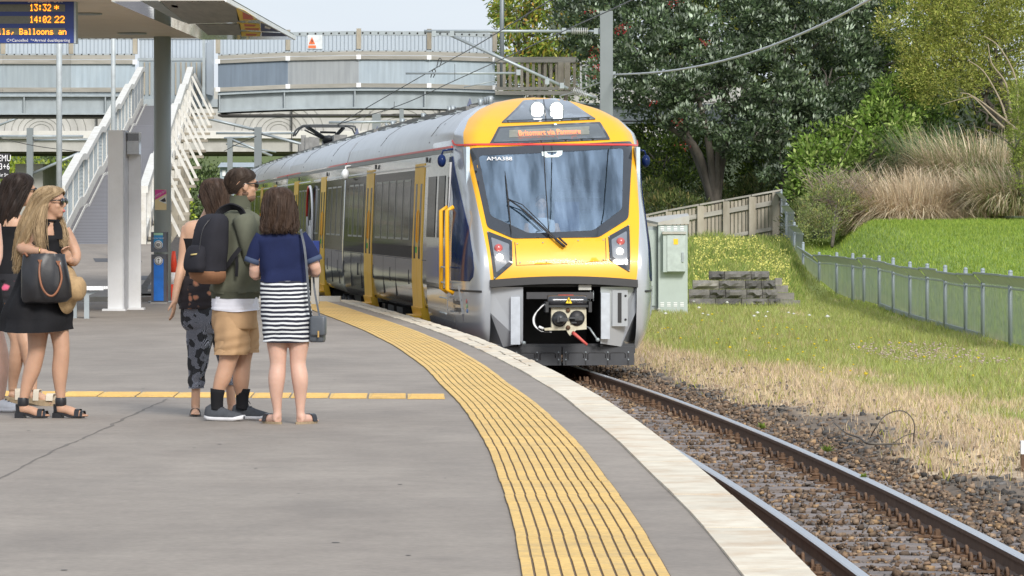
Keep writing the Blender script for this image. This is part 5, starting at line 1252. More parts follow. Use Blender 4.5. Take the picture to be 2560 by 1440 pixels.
def wire(pts, r, label, name='overhead_wire', m=None, k=6, cat='wire', group=None): b = MB(); b.tube(pts, r, 5, k=k); return b.build(name, m or M_wire, label=label, cat=cat, group=group)
M_wire = mat('wire_dark', (.07, .07, .07), .5, .5)
pant = (-.045 * 0, 0, 0)
cw0 = P(838, 313, 102)
wire([cw0, P(1000, 263, 98), P(1140, 200, 94), P(1400, 82, 75), P(1580, 0, 62), P(1800, -110, 50)], .010, 'contact wire rising from the pantograph across the mast to the upper edge', group='overhead wires above the track')
wire([P(850, 308, 101), P(1086, 172, 94), P(1180, 120, 80), P(1376, 0, 64), P(1500, -80, 56)], .010, 'upper messenger wire running above the contact wire to the top of the footbridge', group='overhead wires above the track')
for a, c in (((985, 270), (986, 254)), ((1137, 200), (1137, 160)), ((925, 286), (925, 278))): wire([P(*a, 92), P(*c, 92)], .006, 'short dropper between the overhead wires, ' + {985: 'the left one above the pantograph', 1137: 'the long one by the bridge railing', 925: 'the shortest, nearest the pantograph'}[a[0]], name='wire_dropper', k=1, group='droppers between the overhead wires', cat='wire dropper')
wire([P(640, 341, 110), P(590, 362, 130), P(560, 378, 145)], .012, 'thin overhead wire continuing left behind the pantograph', group='overhead wires above the track')
wire([P(0, 345, 150), P(90, 365, 150), P(210, 381, 150)], .014, 'thin dark overhead wire in front of the concrete bridge, far left', group='overhead wires above the track')
wire([P(1535, 187, DM), P(1640, 181, 86), P(1760, 163, 78), P(1900, 125, 70), P(2050, 64, 63), P(2180, -4, 57), P(2300, -70, 52)], .020, 'thick pale feeder cable sagging from the mast up across the trees', name='feeder_cable', m=mat('pale_cable', (.45, .46, .46), .5), cat='cable')
wire([P(1504, 205, DM), P(1430, 232, 96), P(1400, 240, 98)], .014, 'short pale cable running down from the mast behind the train roof', name='feeder_cable', m=bpy.data.materials['pale_cable'], cat='cable')
for i, (px, py) in enumerate(((1100, 145), (1085, 172))):
    b = MB(); b.tube([P(px - 8, py + 22, DM), P(px - 4, py + 6, DM), P(px, py, DM), P(px + 4, py + 8, DM), P(px - 2, py + 22, DM)], .01, 5, k=3); b.build('wire_clamp', M_dark, label=('black wire loop above the clamp on the messenger wire', 'small clamp on the messenger wire by the lower tube')[i], cat='clamp')
# strut details for the track in the middle distance
# ------------------------------------------------------------------ canopy, pillar, posts
CZ = 4.47
cn = thing('platform_canopy', 'broad flat station canopy with a beige slatted ceiling and mirrored edge', 'canopy', (-9, 66, CZ))
M_ceil = mat('beige_ceiling_board', (.74, .66, .56), .6, var=.04, scale=2)
xe = lambda Y: -3.69 + (74.5 - Y) * -.0235; xm = lambda Y: xe(Y) - 1.58
nb = 14
for i in range(nb):
    y0 = 61.2 + 13.3 * i / nb; y1 = 61.2 + 13.3 * (i + 1) / nb
    slab(-20, xm(y0), -20, xm(y1), y0 + .012, y1 - .012, CZ, CZ + .03).build('ceiling_board', M_ceil, cn)
M_mir = mat('mirror_soffit', (.62, .60, .55), .05, .95, var=.25, scale=.8, stretch=(.3, 3, 1), bump=.03, bscale=.7)
slab(xm(61.2) + .01, xe(61.2), xm(74.5) + .01, xe(74.5), 61.2, 74.5, CZ - .03, CZ + .06).build('mirror_soffit', M_mir, cn)
slab(-20, xe(61.2) - 2.5, -20, xe(74.5) - 2.5, 61.2, 74.5, CZ + .08, CZ + .2).build('roof', M_steelL, cn)
slab(xe(61.2) + .002, xe(61.2) + .03, xe(74.5) + .002, xe(74.5) + .03, 61.2, 74.5, CZ - .035, CZ + .03).build('fascia', M_white, cn)
MB().bx(-20, xe(74.5), 74.51, 74.56, CZ - .01, CZ + .06).build('fascia', M_white, cn)
for px, py in ((215, 33), (330, 82), (20, 60)):
    d = (CZ - H) * F / (HZ - py); x = PX(px, d); o = MB().lathe([(.24, -.02), (.24, .0), (.16, -.006)], (x, d, CZ - .002), 24).build('downlight', M_steel, cn)
    MB().lathe([(.001, 0), (.15, 0), (.15, -.008)][::-1], (x, d, CZ - .012), 20).build('lens', mat('downlight_lens', (.6, .5, .35), .3) if 'downlight_lens' not in bpy.data.materials else bpy.data.materials['downlight_lens'], o)
# flat coloured shapes on the mirrored edge, painted in place of its reflections
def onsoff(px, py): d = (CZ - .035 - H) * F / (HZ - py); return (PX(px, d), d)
def refl_shape(name, pts, m, z=0):
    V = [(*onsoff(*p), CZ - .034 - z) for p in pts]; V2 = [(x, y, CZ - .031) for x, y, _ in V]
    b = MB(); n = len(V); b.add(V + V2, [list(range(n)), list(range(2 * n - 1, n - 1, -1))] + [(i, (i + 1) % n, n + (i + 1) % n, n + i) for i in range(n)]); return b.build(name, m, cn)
My = mat('reflection_yellow', (.92, .62, .03), .5); Mr = mat('reflection_red', (.6, .09, .04), .5); Mn = mat('reflection_navy', (.03, .05, .20), .5); Mbr = mat('reflection_dark', (.2, .19, .16), .4, var=.4, scale=2, stretch=(4, .3, 1))
refl_shape('dark_reflection', [(400, 2), (560, 2), (590, 20), (600, 55), (470, 60), (430, 30)], Mbr)
refl_shape('dark_reflection', [(490, 62), (600, 60), (604, 88), (520, 88)], Mbr)
refl_shape('yellow_reflection', [(590, 18), (612, 27), (648, 50), (595, 52)], My); refl_shape('yellow_reflection', [(597, 58), (649, 60), (652, 77), (600, 74)], My); refl_shape('yellow_reflection', [(600, 80), (652, 81), (650, 91), (604, 91)], My)
for pts in ([(606, 30), (630, 40), (634, 49), (608, 48)], [(610, 60), (640, 62), (636, 66), (612, 66)], [(612, 70), (648, 71), (646, 75), (614, 74)], [(614, 84), (642, 85), (640, 89), (616, 89)]): refl_shape('red_reflection', pts, Mr, .003)
refl_shape('navy_reflection', [(652, 58), (690, 74), (700, 80), (652, 78)], Mn); refl_shape('navy_reflection', [(654, 82), (705, 84), (722, 91), (654, 91)], Mn)
refl_shape('white_reflection', [(662, 64), (678, 70), (674, 73), (662, 70)], M_ltext, .003)
refl_shape('glass_reflection_panel', [(350, 2), (395, 2), (430, 30), (465, 58), (420, 40)], M_steelL); refl_shape('red_reflection', [(428, 12), (444, 14), (446, 20), (430, 18)], Mr)
# big pillar with the poster
D3 = 74.0
pl_ = thing('canopy_pillar', 'thick round grey steel pillar holding up the canopy, with a pink poster', 'pillar', (PX(406, D3), D3, 0))
MB().lathe([(.145, 0), (.145, CZ + .05)], (PX(406, D3), D3, 0), 28).build('shaft', M_steelP if 'M_steelP' in globals() else mat('pillar_grey_green', (.36, .41, .405), .55, .05, var=.1, scale=1.5, stretch=(1, 1, .3)), pl_)
MB().lathe([(.24, 0), (.24, .02), (.16, .03)], (PX(406, D3), D3, 0), 24).build('base_plate', M_steel, pl_)
ps = MB().bx(PX(389, D3), PX(418, D3), D3 - .152, D3 - .148, PZ(525, D3), PZ(474, D3)).build('poster', mat('poster_peach', (.80, .62, .45), .5, col2=(.85, .72, .35), scale=2), pl_)
MB().prism([(PX(389.5, D3), PZ(474.5, D3)), (PX(417.5, D3), PZ(474.5, D3)), (PX(417.5, D3), PZ(484, D3)), (PX(389.5, D3), PZ(500, D3))], D3 - .157, D3 - .153).build('poster_print', mat('poster_pink', (.70, .06, .34), .5), ps)
MB().prism([(PX(398, D3), PZ(502, D3)), (PX(417.5, D3), PZ(487, D3)), (PX(417.5, D3), PZ(510, D3))], D3 - .157, D3 - .153).build('poster_print', M_white, ps)
MB().prism([(PX(402, D3), PZ(502, D3)), (PX(414, D3), PZ(494, D3)), (PX(417, D3), PZ(504, D3)), (PX(410, D3), PZ(505, D3))], D3 - .161, D3 - .158).build('poster_print', M_dtext, ps)
text('WATCH OUT', .052, face_mat((PX(403, D3), D3 - .16, PZ(487, D3)), 0, .52), M_ltext, ps, sx=.8)
# white twin-slab totem
D4 = 68.0; w0 = lambda px: PX(px, D4); z0_ = lambda py: PZ(py, D4)
tt = thing('information_totem', 'tall white twin-slab totem standing on the platform left of the grey pillar', 'totem', (w0(312), D4, 0))
MB().bx(w0(277), w0(314), D4 - .5, D4 - .44, .03, z0_(327)).build('front_slab', M_white, tt)
MB().bx(w0(317), w0(348), D4 + .3, D4 + .36, .03, z0_(330)).build('rear_slab', M_white, tt); MB().bx(w0(310), w0(316.5), D4 - .44, D4 + .36, .03, z0_(327)).build('side_slab', mat('white_side', (.62, .63, .65), .5), tt)
hd = MB().bx(w0(318), w0(349), D4 - .1, D4 + .29, z0_(386), z0_(331)).build('head_box', mat('head_glass', (.42, .44, .46), .15, coat=.8), tt); MB().bx(w0(319), w0(348), D4 - .11, D4 - .102, z0_(352), z0_(334)).build('dark_screen', M_frit, hd)
for x0, x1_, y_ in ((264, 322, -.5), (308, 357, .3)): MB().bx(w0(x0), w0(x1_), D4 + y_ - .1, D4 + y_ + .2, 0, .03).build('base_plate', M_white, tt)
# slim poles
for px, y0, lb in ((148, 84.0, 'slim pale pole left of the ramp, under the departure board'), (283, 86.0, 'short-looking slim pale pole rising above the white totem')):
    b = MB(); x = PX(px, y0); b.tube([(x, y0, -.1), (x, y0, 8.0)], .055 if px < 200 else .045, 10); b.build('lamp_post', mat('pole_grey', (.42, .46, .48), .5, .1) if 'pole_grey' not in bpy.data.materials else bpy.data.materials['pole_grey'], label=lb, cat='lamp post', group='slim lamp posts')
# ticket reader
rd = thing('ticket_reader', 'dark grey and blue ticket reader post standing against the grey pillar', 'ticket reader', (PX(397, 73.4), 73.4, 0)); D5 = 73.2
MB().bx(PX(378, D5), PX(416, D5), D5, D5 + .35, .02, PZ(636, D5)).build('body', mat('reader_grey', (.085, .09, .11), .4), rd)
MB().bx(PX(378, D5), PX(417, D5), D5 - .05, D5 + .3, PZ(630, D5), PZ(580, D5)).build('head', mat('reader_head_grey', (.10, .11, .135), .35), rd)
MB().bx(PX(384.5, D5), PX(409, D5), D5 - .004, D5 - .001, PZ(752, D5), PZ(648, D5)).build('blue_panel', mat('reader_blue', (.01, .16, .62), .4), rd)
MB().bx(PX(385, D5), PX(408, D5), D5 - .055, D5 - .051, PZ(618, D5), PZ(588, D5)).build('blue_panel', mat('reader_blue2', (.02, .25, .55), .4), rd)
MB().bx(PX(385, D5), PX(408, D5), D5 - .056, D5 - .051, PZ(588, D5), PZ(582, D5)).build('screen_strip', mat('reader_strip', (.35, .60, .42), .4), rd)
for py, yy in ((612, D5 - .058), (652, D5 - .008)):
    o = MB().lathe([(.001, -.003), (.072, -.003), (.072, 0)], (PX(396.5, D5), yy, PZ(py, D5)), 26, axis='y').build('round_sign', M_white, rd)
    b = MB(); c_ = (PX(396.5, D5), yy - .006, PZ(py, D5)); b.tube([(c_[0] + .058 * math.cos(t), c_[1], c_[2] + .058 * math.sin(t)) for t in np.linspace(0, 6.2832, 25)], .0035, 4)
    if py > 630: b.tube([(c_[0], c_[1], c_[2] - .035), (c_[0], c_[1], c_[2] + .03)], .0045, 4); b.tube([(c_[0] - .02, c_[1], c_[2] + .012), (c_[0], c_[1], c_[2] + .034), (c_[0] + .02, c_[1], c_[2] + .012)], .0045, 4)
    else:
        for r in (.012, .022, .033): b.tube([(c_[0] + r * math.cos(t), c_[1], c_[2] + r * .8 * math.sin(t)) for t in np.linspace(0, 6.2832, 17)], .0028, 4)
    b.build('symbol', M_dtext, o)
text('TAG ON / TAG OFF', .03, face_mat((PX(396.5, D5), D5 - .06, PZ(597, D5))), M_ltext, rd, sx=.75)
MB().bx(PX(376, D5), PX(418, D5), D5 - .05, D5 + .4, 0, .018).build('plinth', M_conc, rd)
# traffic cone
cx_ = PX(433, 74.3); tc_ = thing('traffic_cone', 'orange and white traffic cone behind the ticket reader', 'traffic cone', (cx_, 74.4, 0)); M_or = mat('cone_orange', (.80, .07, .03), .5)
b = MB(); b.lathe([(.15, .03), (.105, .3)], (cx_, 74.4, 0), 20); b.lathe([(.075, .5), (.045, .72), (.03, .86)], (cx_, 74.4, 0), 20); b.bx(cx_ - .19, cx_ + .19, 74.21, 74.59, 0, .035); b.build('body', M_or, tc_); MB().lathe([(.106, .3), (.076, .5)], (cx_, 74.4, 0), 20).build('reflective_band', M_white, tc_)
# bench
D6 = 62.5; bn = thing('bench', 'pale metal bench with a slotted seat behind the woman holding the straw hat', 'bench', (PX(200, D6), D6, 0))
zt = PZ(716, D6)
for k in range(4): MB().bx(PX(120, D6), PX(256, D6) + .02 * k, D6 - .2 + k * .12, D6 - .11 + k * .12, zt - .04, zt).build('seat_slat', M_white, bn)
b = MB(); b.bx(PX(120, D6), PX(262, D6), D6 - .22, D6 - .2, zt - .05, zt - .005); b.build('seat_edge', M_white, bn)
for px in (219, 184, 130): MB().bx(PX(px, D6) - .035, PX(px, D6) + .035, D6 - .15 if px > 200 else D6 + .1, D6 - .08 if px > 200 else D6 + .17, 0, zt - .04).build('leg', M_steel, bn)
MB().beam((PX(219, D6), D6 - .12, zt - .12), (PX(250, D6), D6 - .12, zt - .05), .05, .03).build('bracket', M_steel, bn)
# departure board
D7 = 62.0; bx0, bx1 = PX(-330, D7), PX(187, D7); Zb = lambda py: PZ(py, D7)
db = thing('departure_board', 'blue electronic departure board with amber times hanging under the canopy', 'departure board', ((bx0 + bx1) / 2, D7, Zb(108)))
MB().bx(bx0, bx1, D7 - .12, D7 + .12, Zb(108), Zb(-20)).build('case', M_boardblue, db); MB().bx(bx1 + .001, bx1 + .03, D7 - .13, D7 + .14, Zb(109), Zb(-21)).build('side_trim', M_steel, db)
for py0, py1 in ((12, 30), (41, 60), (71, 88)): MB().bx(bx0 + .1, PX(165, D7), D7 - .128, D7 - .121, Zb(py1), Zb(py0)).build('display_strip', M_lcd, db)
p_ = 13.6 / 7 / sc_(D7) * 1.0
def led(s_, px, py_bot, hpx=17, w=1.82): pit = hpx / 7 / sc_(D7); return dots(s_, (PX(px, D7), D7 - .132, Zb(py_bot)), pit, M_led, db, sz=1.0, px_=w / sc_(D7))
led('13:32', 77, 28.5, 17); led('*', 138, 27, 15, 2.3); led('14:02', 77, 58, 17); led('22', 139, 58, 17, 2.25); led('ils, Balloons an', -3, 87.5, 15, 1.80)
for s_, px, py, sz in (('Scheduled', 100, 7, .078), ('Due', 148, 7, .078)): text(s_, sz, face_mat((PX(px, D7), D7 - .127, Zb(py))), M_ltext, db)
text('C=Cancelled  *=Arrival due/departing', .058, face_mat((PX(98, D7), D7 - .127, Zb(105))), M_ltext, db)
for x in (bx0 + .4, bx1 - .35): MB().bx(x - .03, x + .03, D7 - .03, D7 + .03, Zb(-20), CZ).build('hanger', M_steel, db)
# car stop sign
D8 = 60.0; sg = thing('car_stop_sign', 'black car stop sign with white lettering behind the dark-haired woman', 'sign', (PX(8, D8), D8, 0))
MB().bx(PX(-14, D8), PX(24, D8), D8 - .02, D8, PZ(447, D8), PZ(383, D8)).build('plate', mat('sign_black', (.012, .012, .014), .4), sg); MB().bx(PX(-6, D8) - .03, PX(-6, D8) + .03, D8 + .0, D8 + .05, 0, PZ(383, D8)).build('pole', M_steel, sg)
for s_, py, sz in (('EMU', 403, .125), ('3+6', 424, .125), ('Car Stop', 441, .066)): text(s_, sz, face_mat((PX(12 if sz > .1 else 11, D8), D8 - .024, PZ(py, D8))), M_ltext, sg, sx=.72)
# low blue panel seen past the couple (platform furniture) 
o = thing('blue_bin', 'blue topped concrete bollard between the dark-haired woman in the striped skirt and the train', 'bollard', (PX(790, 72), 72, 0)); MB().bx(PX(778, 72), PX(797, 72), 72, 72.2, 0, PZ(690, 72)).build('post', M_conc, o); MB().bx(PX(770, 72), PX(798, 72), 71.95, 72.25, PZ(689, 72), PZ(602, 72)).build('panel', M_boardblue, o)

# ------------------------------------------------------------------ right-hand side: cabinet, wall, fences
D9 = 93.0; c0 = lambda px: PX(px, D9); c1 = lambda py: PZ(py, D9)
M_cab = mat('cabinet_silver_green', (.40, .46, .44), .45, .15, var=.05, scale=3)
ec = thing('equipment_cabinet', 'tall pale grey railway equipment cabinet with a sloping lid beside the track', 'cabinet', (c0(1680), D9, -.64))
MB().bx(c0(1646), c0(1719), D9, D9 + .9, c1(782), c1(563)).build('body', M_cab, ec); MB().bx(c0(1608), c0(1645.5), D9 + .25, D9 + .9, c1(776), c1(566)).build('side_body', M_steel, ec)
MB().bx(c0(1612), c0(1642), D9 + .22, D9 + .247, c1(765), c1(575)).build('side_door', M_cab, ec)
b = MB(); x0, x1_ = c0(1604), c0(1723); b.add([(x0, D9 + .95, c1(552)), (c0(1645), D9 - .04, c1(562)), (x1_, D9 - .04, c1(560)), (x1_, D9 + .95, c1(540)), (x0, D9 + .95, c1(546)), (c0(1645), D9 - .04, c1(556)), (x1_, D9 - .04, c1(539)), (x1_, D9 + .95, c1(533))], [(0, 3, 2, 1), (4, 5, 6, 7), (0, 1, 5, 4), (1, 2, 6, 5), (2, 3, 7, 6), (3, 0, 4, 7)]); b.build('lid', mat('cabinet_lid', (.42, .42, .39), .5, var=.1, dirt=(.25, .17, .10), dscale=3), ec)
bx_ = MB().bx(c0(1657), c0(1713), D9 - .2, D9 - .002, c1(680), c1(585)).build('meter_box', M_cab, ec); MB().bx(c0(1667), c0(1712), D9 - .225, D9 - .203, c1(678), c1(588)).build('door', mat('cabinet_door', (.44, .50, .48), .4, .2), bx_)
MB().bx(c0(1683), c0(1694), D9 - .231, D9 - .227, c1(611), c1(597)).build('yellow_label', mat('label_yellow', (.85, .5, .02), .5), bx_); MB().bx(c0(1703), c0(1708), D9 - .25, D9 - .227, c1(655), c1(631)).build('latch', M_steel, bx_)
MB().bx(c0(1655), c0(1715), D9 - .25, D9 - .0, c1(585), c1(579)).build('rain_hood', bpy.data.materials['cabinet_lid'], bx_)
for py0 in (563, 753):
    for k in range(4):
        b = MB()
        for r in range(3): b.bx(c0(1651 + k * 16.5), c0(1660 + k * 16.5), D9 - .012, D9 - .001, c1(py0 + 3 + r * 4 + 2.2), c1(py0 + 3 + r * 4))
        b.build('louvre', M_white, ec)
MB().bx(c0(1600), c0(1725), D9 - .15, D9 + 1.0, -.75, c1(782) - .002).build('plinth', M_conc, ec)
# retaining wall of split-face blocks
DW = 100.0; rw = thing('retaining_wall', 'low stepped retaining wall of dark grey split-face blocks beyond the cabinet', 'retaining wall', (PX(1830, DW), DW, -.65))
M_blk = [mat('split_block_%d' % i, c_, .95, var=.3, scale=7, bump=.12, bscale=9) for i, c_ in enumerate(((.15, .143, .132), (.22, .21, .185), (.10, .096, .09)))]
def rough_block(x0, x1_, y0, y1, z0, z1, m):
    b = MB(); R = []; nxx = 5
    g = [[(x0 + (x1_ - x0) * i / nxx, y0 + (0 if i in (0, nxx) or j in (0, 3) else -random.uniform(.01, .13)), z0 + (z1 - z0) * j / 3) for i in range(nxx + 1)] for j in range(4)]
    V = [p for r in g for p in r]; n = nxx + 1; Fc = [(j * n + i, j * n + i + 1, (j + 1) * n + i + 1, (j + 1) * n + i) for j in range(3) for i in range(nxx)]
    o = len(V); V += [(x0, y1, z0), (x1_, y1, z0), (x1_, y1, z1), (x0, y1, z1)]
    Fc += [(o, o + 3, o + 2, o + 1), (3 * n, 3 * n + nxx, o + 2, o + 3), (nxx, o + 1, o + 2, 3 * n + nxx), (0, 3 * n, o + 3, o)]
    b.add(V, Fc); return b.build('block', m, rw)
hh = .205
for r, (pa, pb, yo) in enumerate(((1722, 1952, 0), (1722, 1945, .05), (1732, 1940, .1), (1795, 1925, .15))):
    z = -.62 + r * hh; x = PX(pa, DW) - (.2 if r % 2 else 0); xe_ = PX(pb, DW)
    if r == 1: x = PX(1722, DW)
    while x < xe_ - .1:
        w_ = min(random.choice((.36, .48, .6)), xe_ - x); rough_block(x + .006, x + w_ - .006, DW + yo, DW + yo + .3, z + .005, z + hh - .006, random.choice(M_blk)); x += w_
for r in range(4): MB().bx(PX(1945, DW) + .0, PX(1962, DW) + .12 * (3 - r), DW + .1 + r * .3, DW + .4 + r * .3, -.62 + r * hh * .8, -.62 + (r + 1) * hh * .8 - .01).build('block', M_blk[1], rw)
# timber paling fence
DF = 125.0; tf = thing('paling_fence', 'weathered timber paling fence climbing the bank behind the flowers', 'fence', (PX(1790, DF), DF, .8))
ftop = lambda px: PZ(lerp([(1600, 540), (1620, 533), (1955, 473)], px), DF); fbot = lambda px: PZ(lerp([(1600, 612), (1955, 603)], px), DF)
px = 1606
while px < 1948:
    x = PX(px, DF); MB().bx(x, x + .085, DF, DF + .025, fbot(px) - .1, ftop(px) - random.uniform(.0, .02) - .07).build('paling', M_wood, tf); px += 9.6
for pa, pb, i in ((1606, 1672, 0), (1672, 1748, 1), (1748, 1812, 2), (1812, 1878, 3), (1878, 1952, 4)):
    for dz, hh_, yy in ((-.12, .13, -.05), (-.85, .10, -.05)):
        za_, zb__ = ftop(pa) + dz - .22 * 1, ftop(pb) + dz - .22; MB().beam((PX(pa, DF), DF + yy, za_), (PX(pb, DF) - .02, DF + yy, zb__), .05, hh_, up=(0, 0, 1)).build('rail', M_woodH, tf)
    MB().beam((PX(pa, DF) + .01, DF, ftop(pa) - .02), (PX(pb, DF) - .01, DF, ftop(pb) - .02), .14, .05).build('cap_rail', M_woodH, tf)
for px in (1614, 1672, 1751, 1815, 1880, 1938): x = PX(px, DF); MB().bx(x - .09, x + .09, DF - .18, DF - .02, fbot(px) - .4, ftop(px) - .06).build('post', M_wood, tf)
# steel mesh fence
def meshmat():
    m = bpy.data.materials.new('fine_mesh'); m.use_nodes = True; t = m.node_tree; N = t.nodes; L = t.links; b_ = N['Principled BSDF']; b_.inputs['Base Color'].default_value = (.44, .48, .49, 1); b_.inputs['Roughness'].default_value = .6
    no = N.new('ShaderNodeTexNoise'); no.inputs['Scale'].default_value = 3; tc = N.new('ShaderNodeTexCoord'); mp = N.new('ShaderNodeMapping'); mp.inputs['Scale'].default_value = (6, 6, .3); L.new(tc.outputs['Object'], mp.inputs[0]); L.new(mp.outputs[0], no.inputs['Vector'])
    mr = N.new('ShaderNodeMapRange'); mr.inputs['From Min'].default_value = .35; mr.inputs['From Max'].default_value = .7; mr.inputs['To Min'].default_value = .45; mr.inputs['To Max'].default_value = .82; L.new(no.outputs[0], mr.inputs[0])
    tr = N.new('ShaderNodeBsdfTransparent'); mx = N.new('ShaderNodeMixShader'); L.new(mr.outputs[0], mx.inputs[0]); L.new(tr.outputs[0], mx.inputs[1]); L.new(b_.outputs[0], mx.inputs[2]); L.new(mx.outputs[0], N['Material Output'].inputs[0]); return m
M_mesh = meshmat(); M_fen = mat('fence_grey', (.27, .31, .335), .5, .2, var=.08, scale=4)
mf = thing('mesh_fence', 'grey steel mesh fence with angled top flaps running along the foot of the lawn', 'fence', (7.8, 85, -.68))
fp_ = [(1953, 474, 604, 125), (1966, 508, 632, 122), (1986, 556, 668, 118), (2008, 606, 752, 114), (2048, 631, 765, 110), (2092, 632, 775, 106), (2132, 634, 785, 101), (2160, 638, 795, 98.5), (2198, 640, 805, 94.5), (2233, 645, 822, 90.5), (2275, 655, 840, 86.5), (2318, 660, 852, 83), (2363, 664, 862, 79.5), (2414, 670, 872, 76), (2457, 672, 880, 73), (2526, 677, 892, 69.5), (2610, 684, 905, 65.5)]
pts = []
for i, (px, pt_, pb_, d) in enumerate(fp_):
    x = PX(px, d) + (.10 if i % 2 else -.0) * 0; z1_ = PZ(pt_, d); zg = float(terrain(x, d)) - .1 if i > 3 else PZ(pb_, d) - .3; pts.append((x, d, zg, z1_))
    p = MB(); p.tube([(x, d, zg), (x, d, z1_ - .02)], .036, 8); p.ell((x, d, z1_ - .02), (.04, .04, .035), n=8, m=6); p.build('post', M_fen, mf)
for i in range(len(pts) - 1):
    (x0, y0, g0_, t0), (x1_, y1, g1_, t1) = pts[i], pts[i + 1]; zz = random.uniform(-.02, .03); stp = i < 3
    jog = (-.22 if i in (0, 1, 2, 4, 7, 9, 14) else 0)
    T0, T1 = t0 - .09 + zz, (t0 - .09 + zz if stp else t1 - .09 + zz); fl = .17
    # angled flap (facing the track), panel, rails
    b = MB(); b.add([(x0 - .16, y0, T0), (x1_ - .16, y1, T1), (x1_ - .01, y1, T1 - fl), (x0 - .01, y0, T0 - fl)], [(0, 1, 2, 3)]); b.build('angled_flap', mat('flap_mesh', (.50, .54, .56), .6) if 'flap_mesh' not in bpy.data.materials else bpy.data.materials['flap_mesh'], mf)
    b = MB(); b.beam((x0 - .16, y0, T0), (x1_ - .16, y1, T1), .025, .03); b.build('flap_edge', M_fen, mf)
    b = MB(); b.add([(x0, y0, T0 - fl), (x1_, y1, T1 - fl), (x1_, y1, g1_ + (.18 if not stp else -.2)), (x0, y0, g0_ + .18)], [(0, 1, 2, 3)]); b.build('mesh_panel', M_mesh, mf)
    for zo in (-fl - .04, ): MB().beam((x0, y0, T0 + zo), (x1_, y1, T1 + zo), .02, .025).build('wire_rail', M_steelL, mf)
    if 7 < i < 14: MB().beam((x0, y0, g0_ + .18), (x1_, y1, g1_ + .18), .03, .09).build('bottom_rail', M_fen, mf)
# marker post at the right edge
b = MB(); D0 = 36.6; x = PX(2566, D0); mk = thing('marker_post', 'rusty marker post with a white top at the right edge of the picture', 'post', (x, D0, -.68)); MB().bx(x - .045, x + .045, D0 - .04, D0 + .04, -.75, PZ(1135, D0)).build('shaft', M_clip, mk); MB().bx(x - .047, x + .047, D0 - .042, D0 + .042, PZ(1135, D0) + .001, PZ(1102, D0)).build('white_cap', M_white, mk)

# ------------------------------------------------------------------ vegetation
def leaf_mesh(C, D, L_, W_, cols):
    n = len(C); D = D / np.linalg.norm(D, axis=1, keepdims=True); r = RNG.normal(0, 1, (n, 3)); S = np.cross(D, r); S /= np.linalg.norm(S, axis=1, keepdims=True) + 1e-9
    V = np.empty((n, 4, 3)); L_ = np.broadcast_to(L_, n)[:, None]; W_ = np.broadcast_to(W_, n)[:, None]
    V[:, 0] = C; V[:, 1] = C + D * L_ * .5 + S * W_ * .5; V[:, 2] = C + D * L_; V[:, 3] = C + D * L_ * .5 - S * W_ * .5
    Fn = (np.array([[0, 1, 2, 3]])[None] + (np.arange(n) * 4)[:, None, None]).reshape(-1, 4); return V.reshape(-1, 3), Fn, np.repeat(cols, 4, 0)
def crown(name, parent, blobs, nclump, per, cr, leaf, pal, wts, tip=None, tipf=0.0, droop=0.0, up=.5, gap=.55, shell=.35, lum=(.6, 1.3), extra=None):
    B = np.array(blobs, float); vol = B[:, 3] * B[:, 4] + B[:, 3] * B[:, 5] + B[:, 4] * B[:, 5]; k = RNG.choice(len(B), nclump, p=vol / vol.sum())
    v = RNG.normal(0, 1, (nclump, 3)); v /= np.linalg.norm(v, axis=1, keepdims=True); rr = (1 - shell * RNG.random(nclump) ** 1.5)[:, None]
    C = B[k, :3] + v * B[k, 3:6] * rr
    nz = fbm(C[:, 0] * .9 + C[:, 1] * .5, C[:, 2] * .9 + C[:, 1] * .3, 21); keep = nz > np.quantile(nz, .0 + (1 - gap) * .45); keep |= RNG.random(nclump) < .12; C, v = C[keep], v[keep]; nC = len(C)
    ci = np.repeat(np.arange(nC), per); n = len(ci); u = RNG.normal(0, 1, (n, 3)); u /= np.linalg.norm(u, axis=1, keepdims=True); ru = RNG.random(n)[:, None] ** .5
    crs = cr * RNG.uniform(.6, 1.35, nC); pos = C[ci] + u * ru * crs[ci][:, None] * np.array([1, 1, .75])
    D = u * .7 + v[ci] * .5 + RNG.normal(0, .35, (n, 3)) + np.array([0, 0, up - droop])
    pal = np.array(pal); cc = pal[RNG.choice(len(pal), n, p=np.array(wts) / sum(wts))]; cl = RNG.uniform(lum[0], lum[1], nC)[ci]
    if extra is not None:                      # clumps with a hue of their own
        q = RNG.random(nC) < extra[1]; q = q[ci]; cc[q] = np.array(extra[0]) * RNG.uniform(.8, 1.2, (q.sum(), 1))
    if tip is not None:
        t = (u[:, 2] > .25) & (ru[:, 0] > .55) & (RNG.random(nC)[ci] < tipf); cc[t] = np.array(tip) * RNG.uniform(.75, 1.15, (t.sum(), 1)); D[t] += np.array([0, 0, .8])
    cols = cc * cl[:, None] * RNG.uniform(.75, 1.25, (n, 1))
    V, Fn, cols = leaf_mesh(pos, D, leaf[0] * RNG.uniform(.6, 1.3, n), leaf[1] * RNG.uniform(.7, 1.2, n), cols)
    return fast(name, V, Fn, M_leaf, cols, parent=parent), C
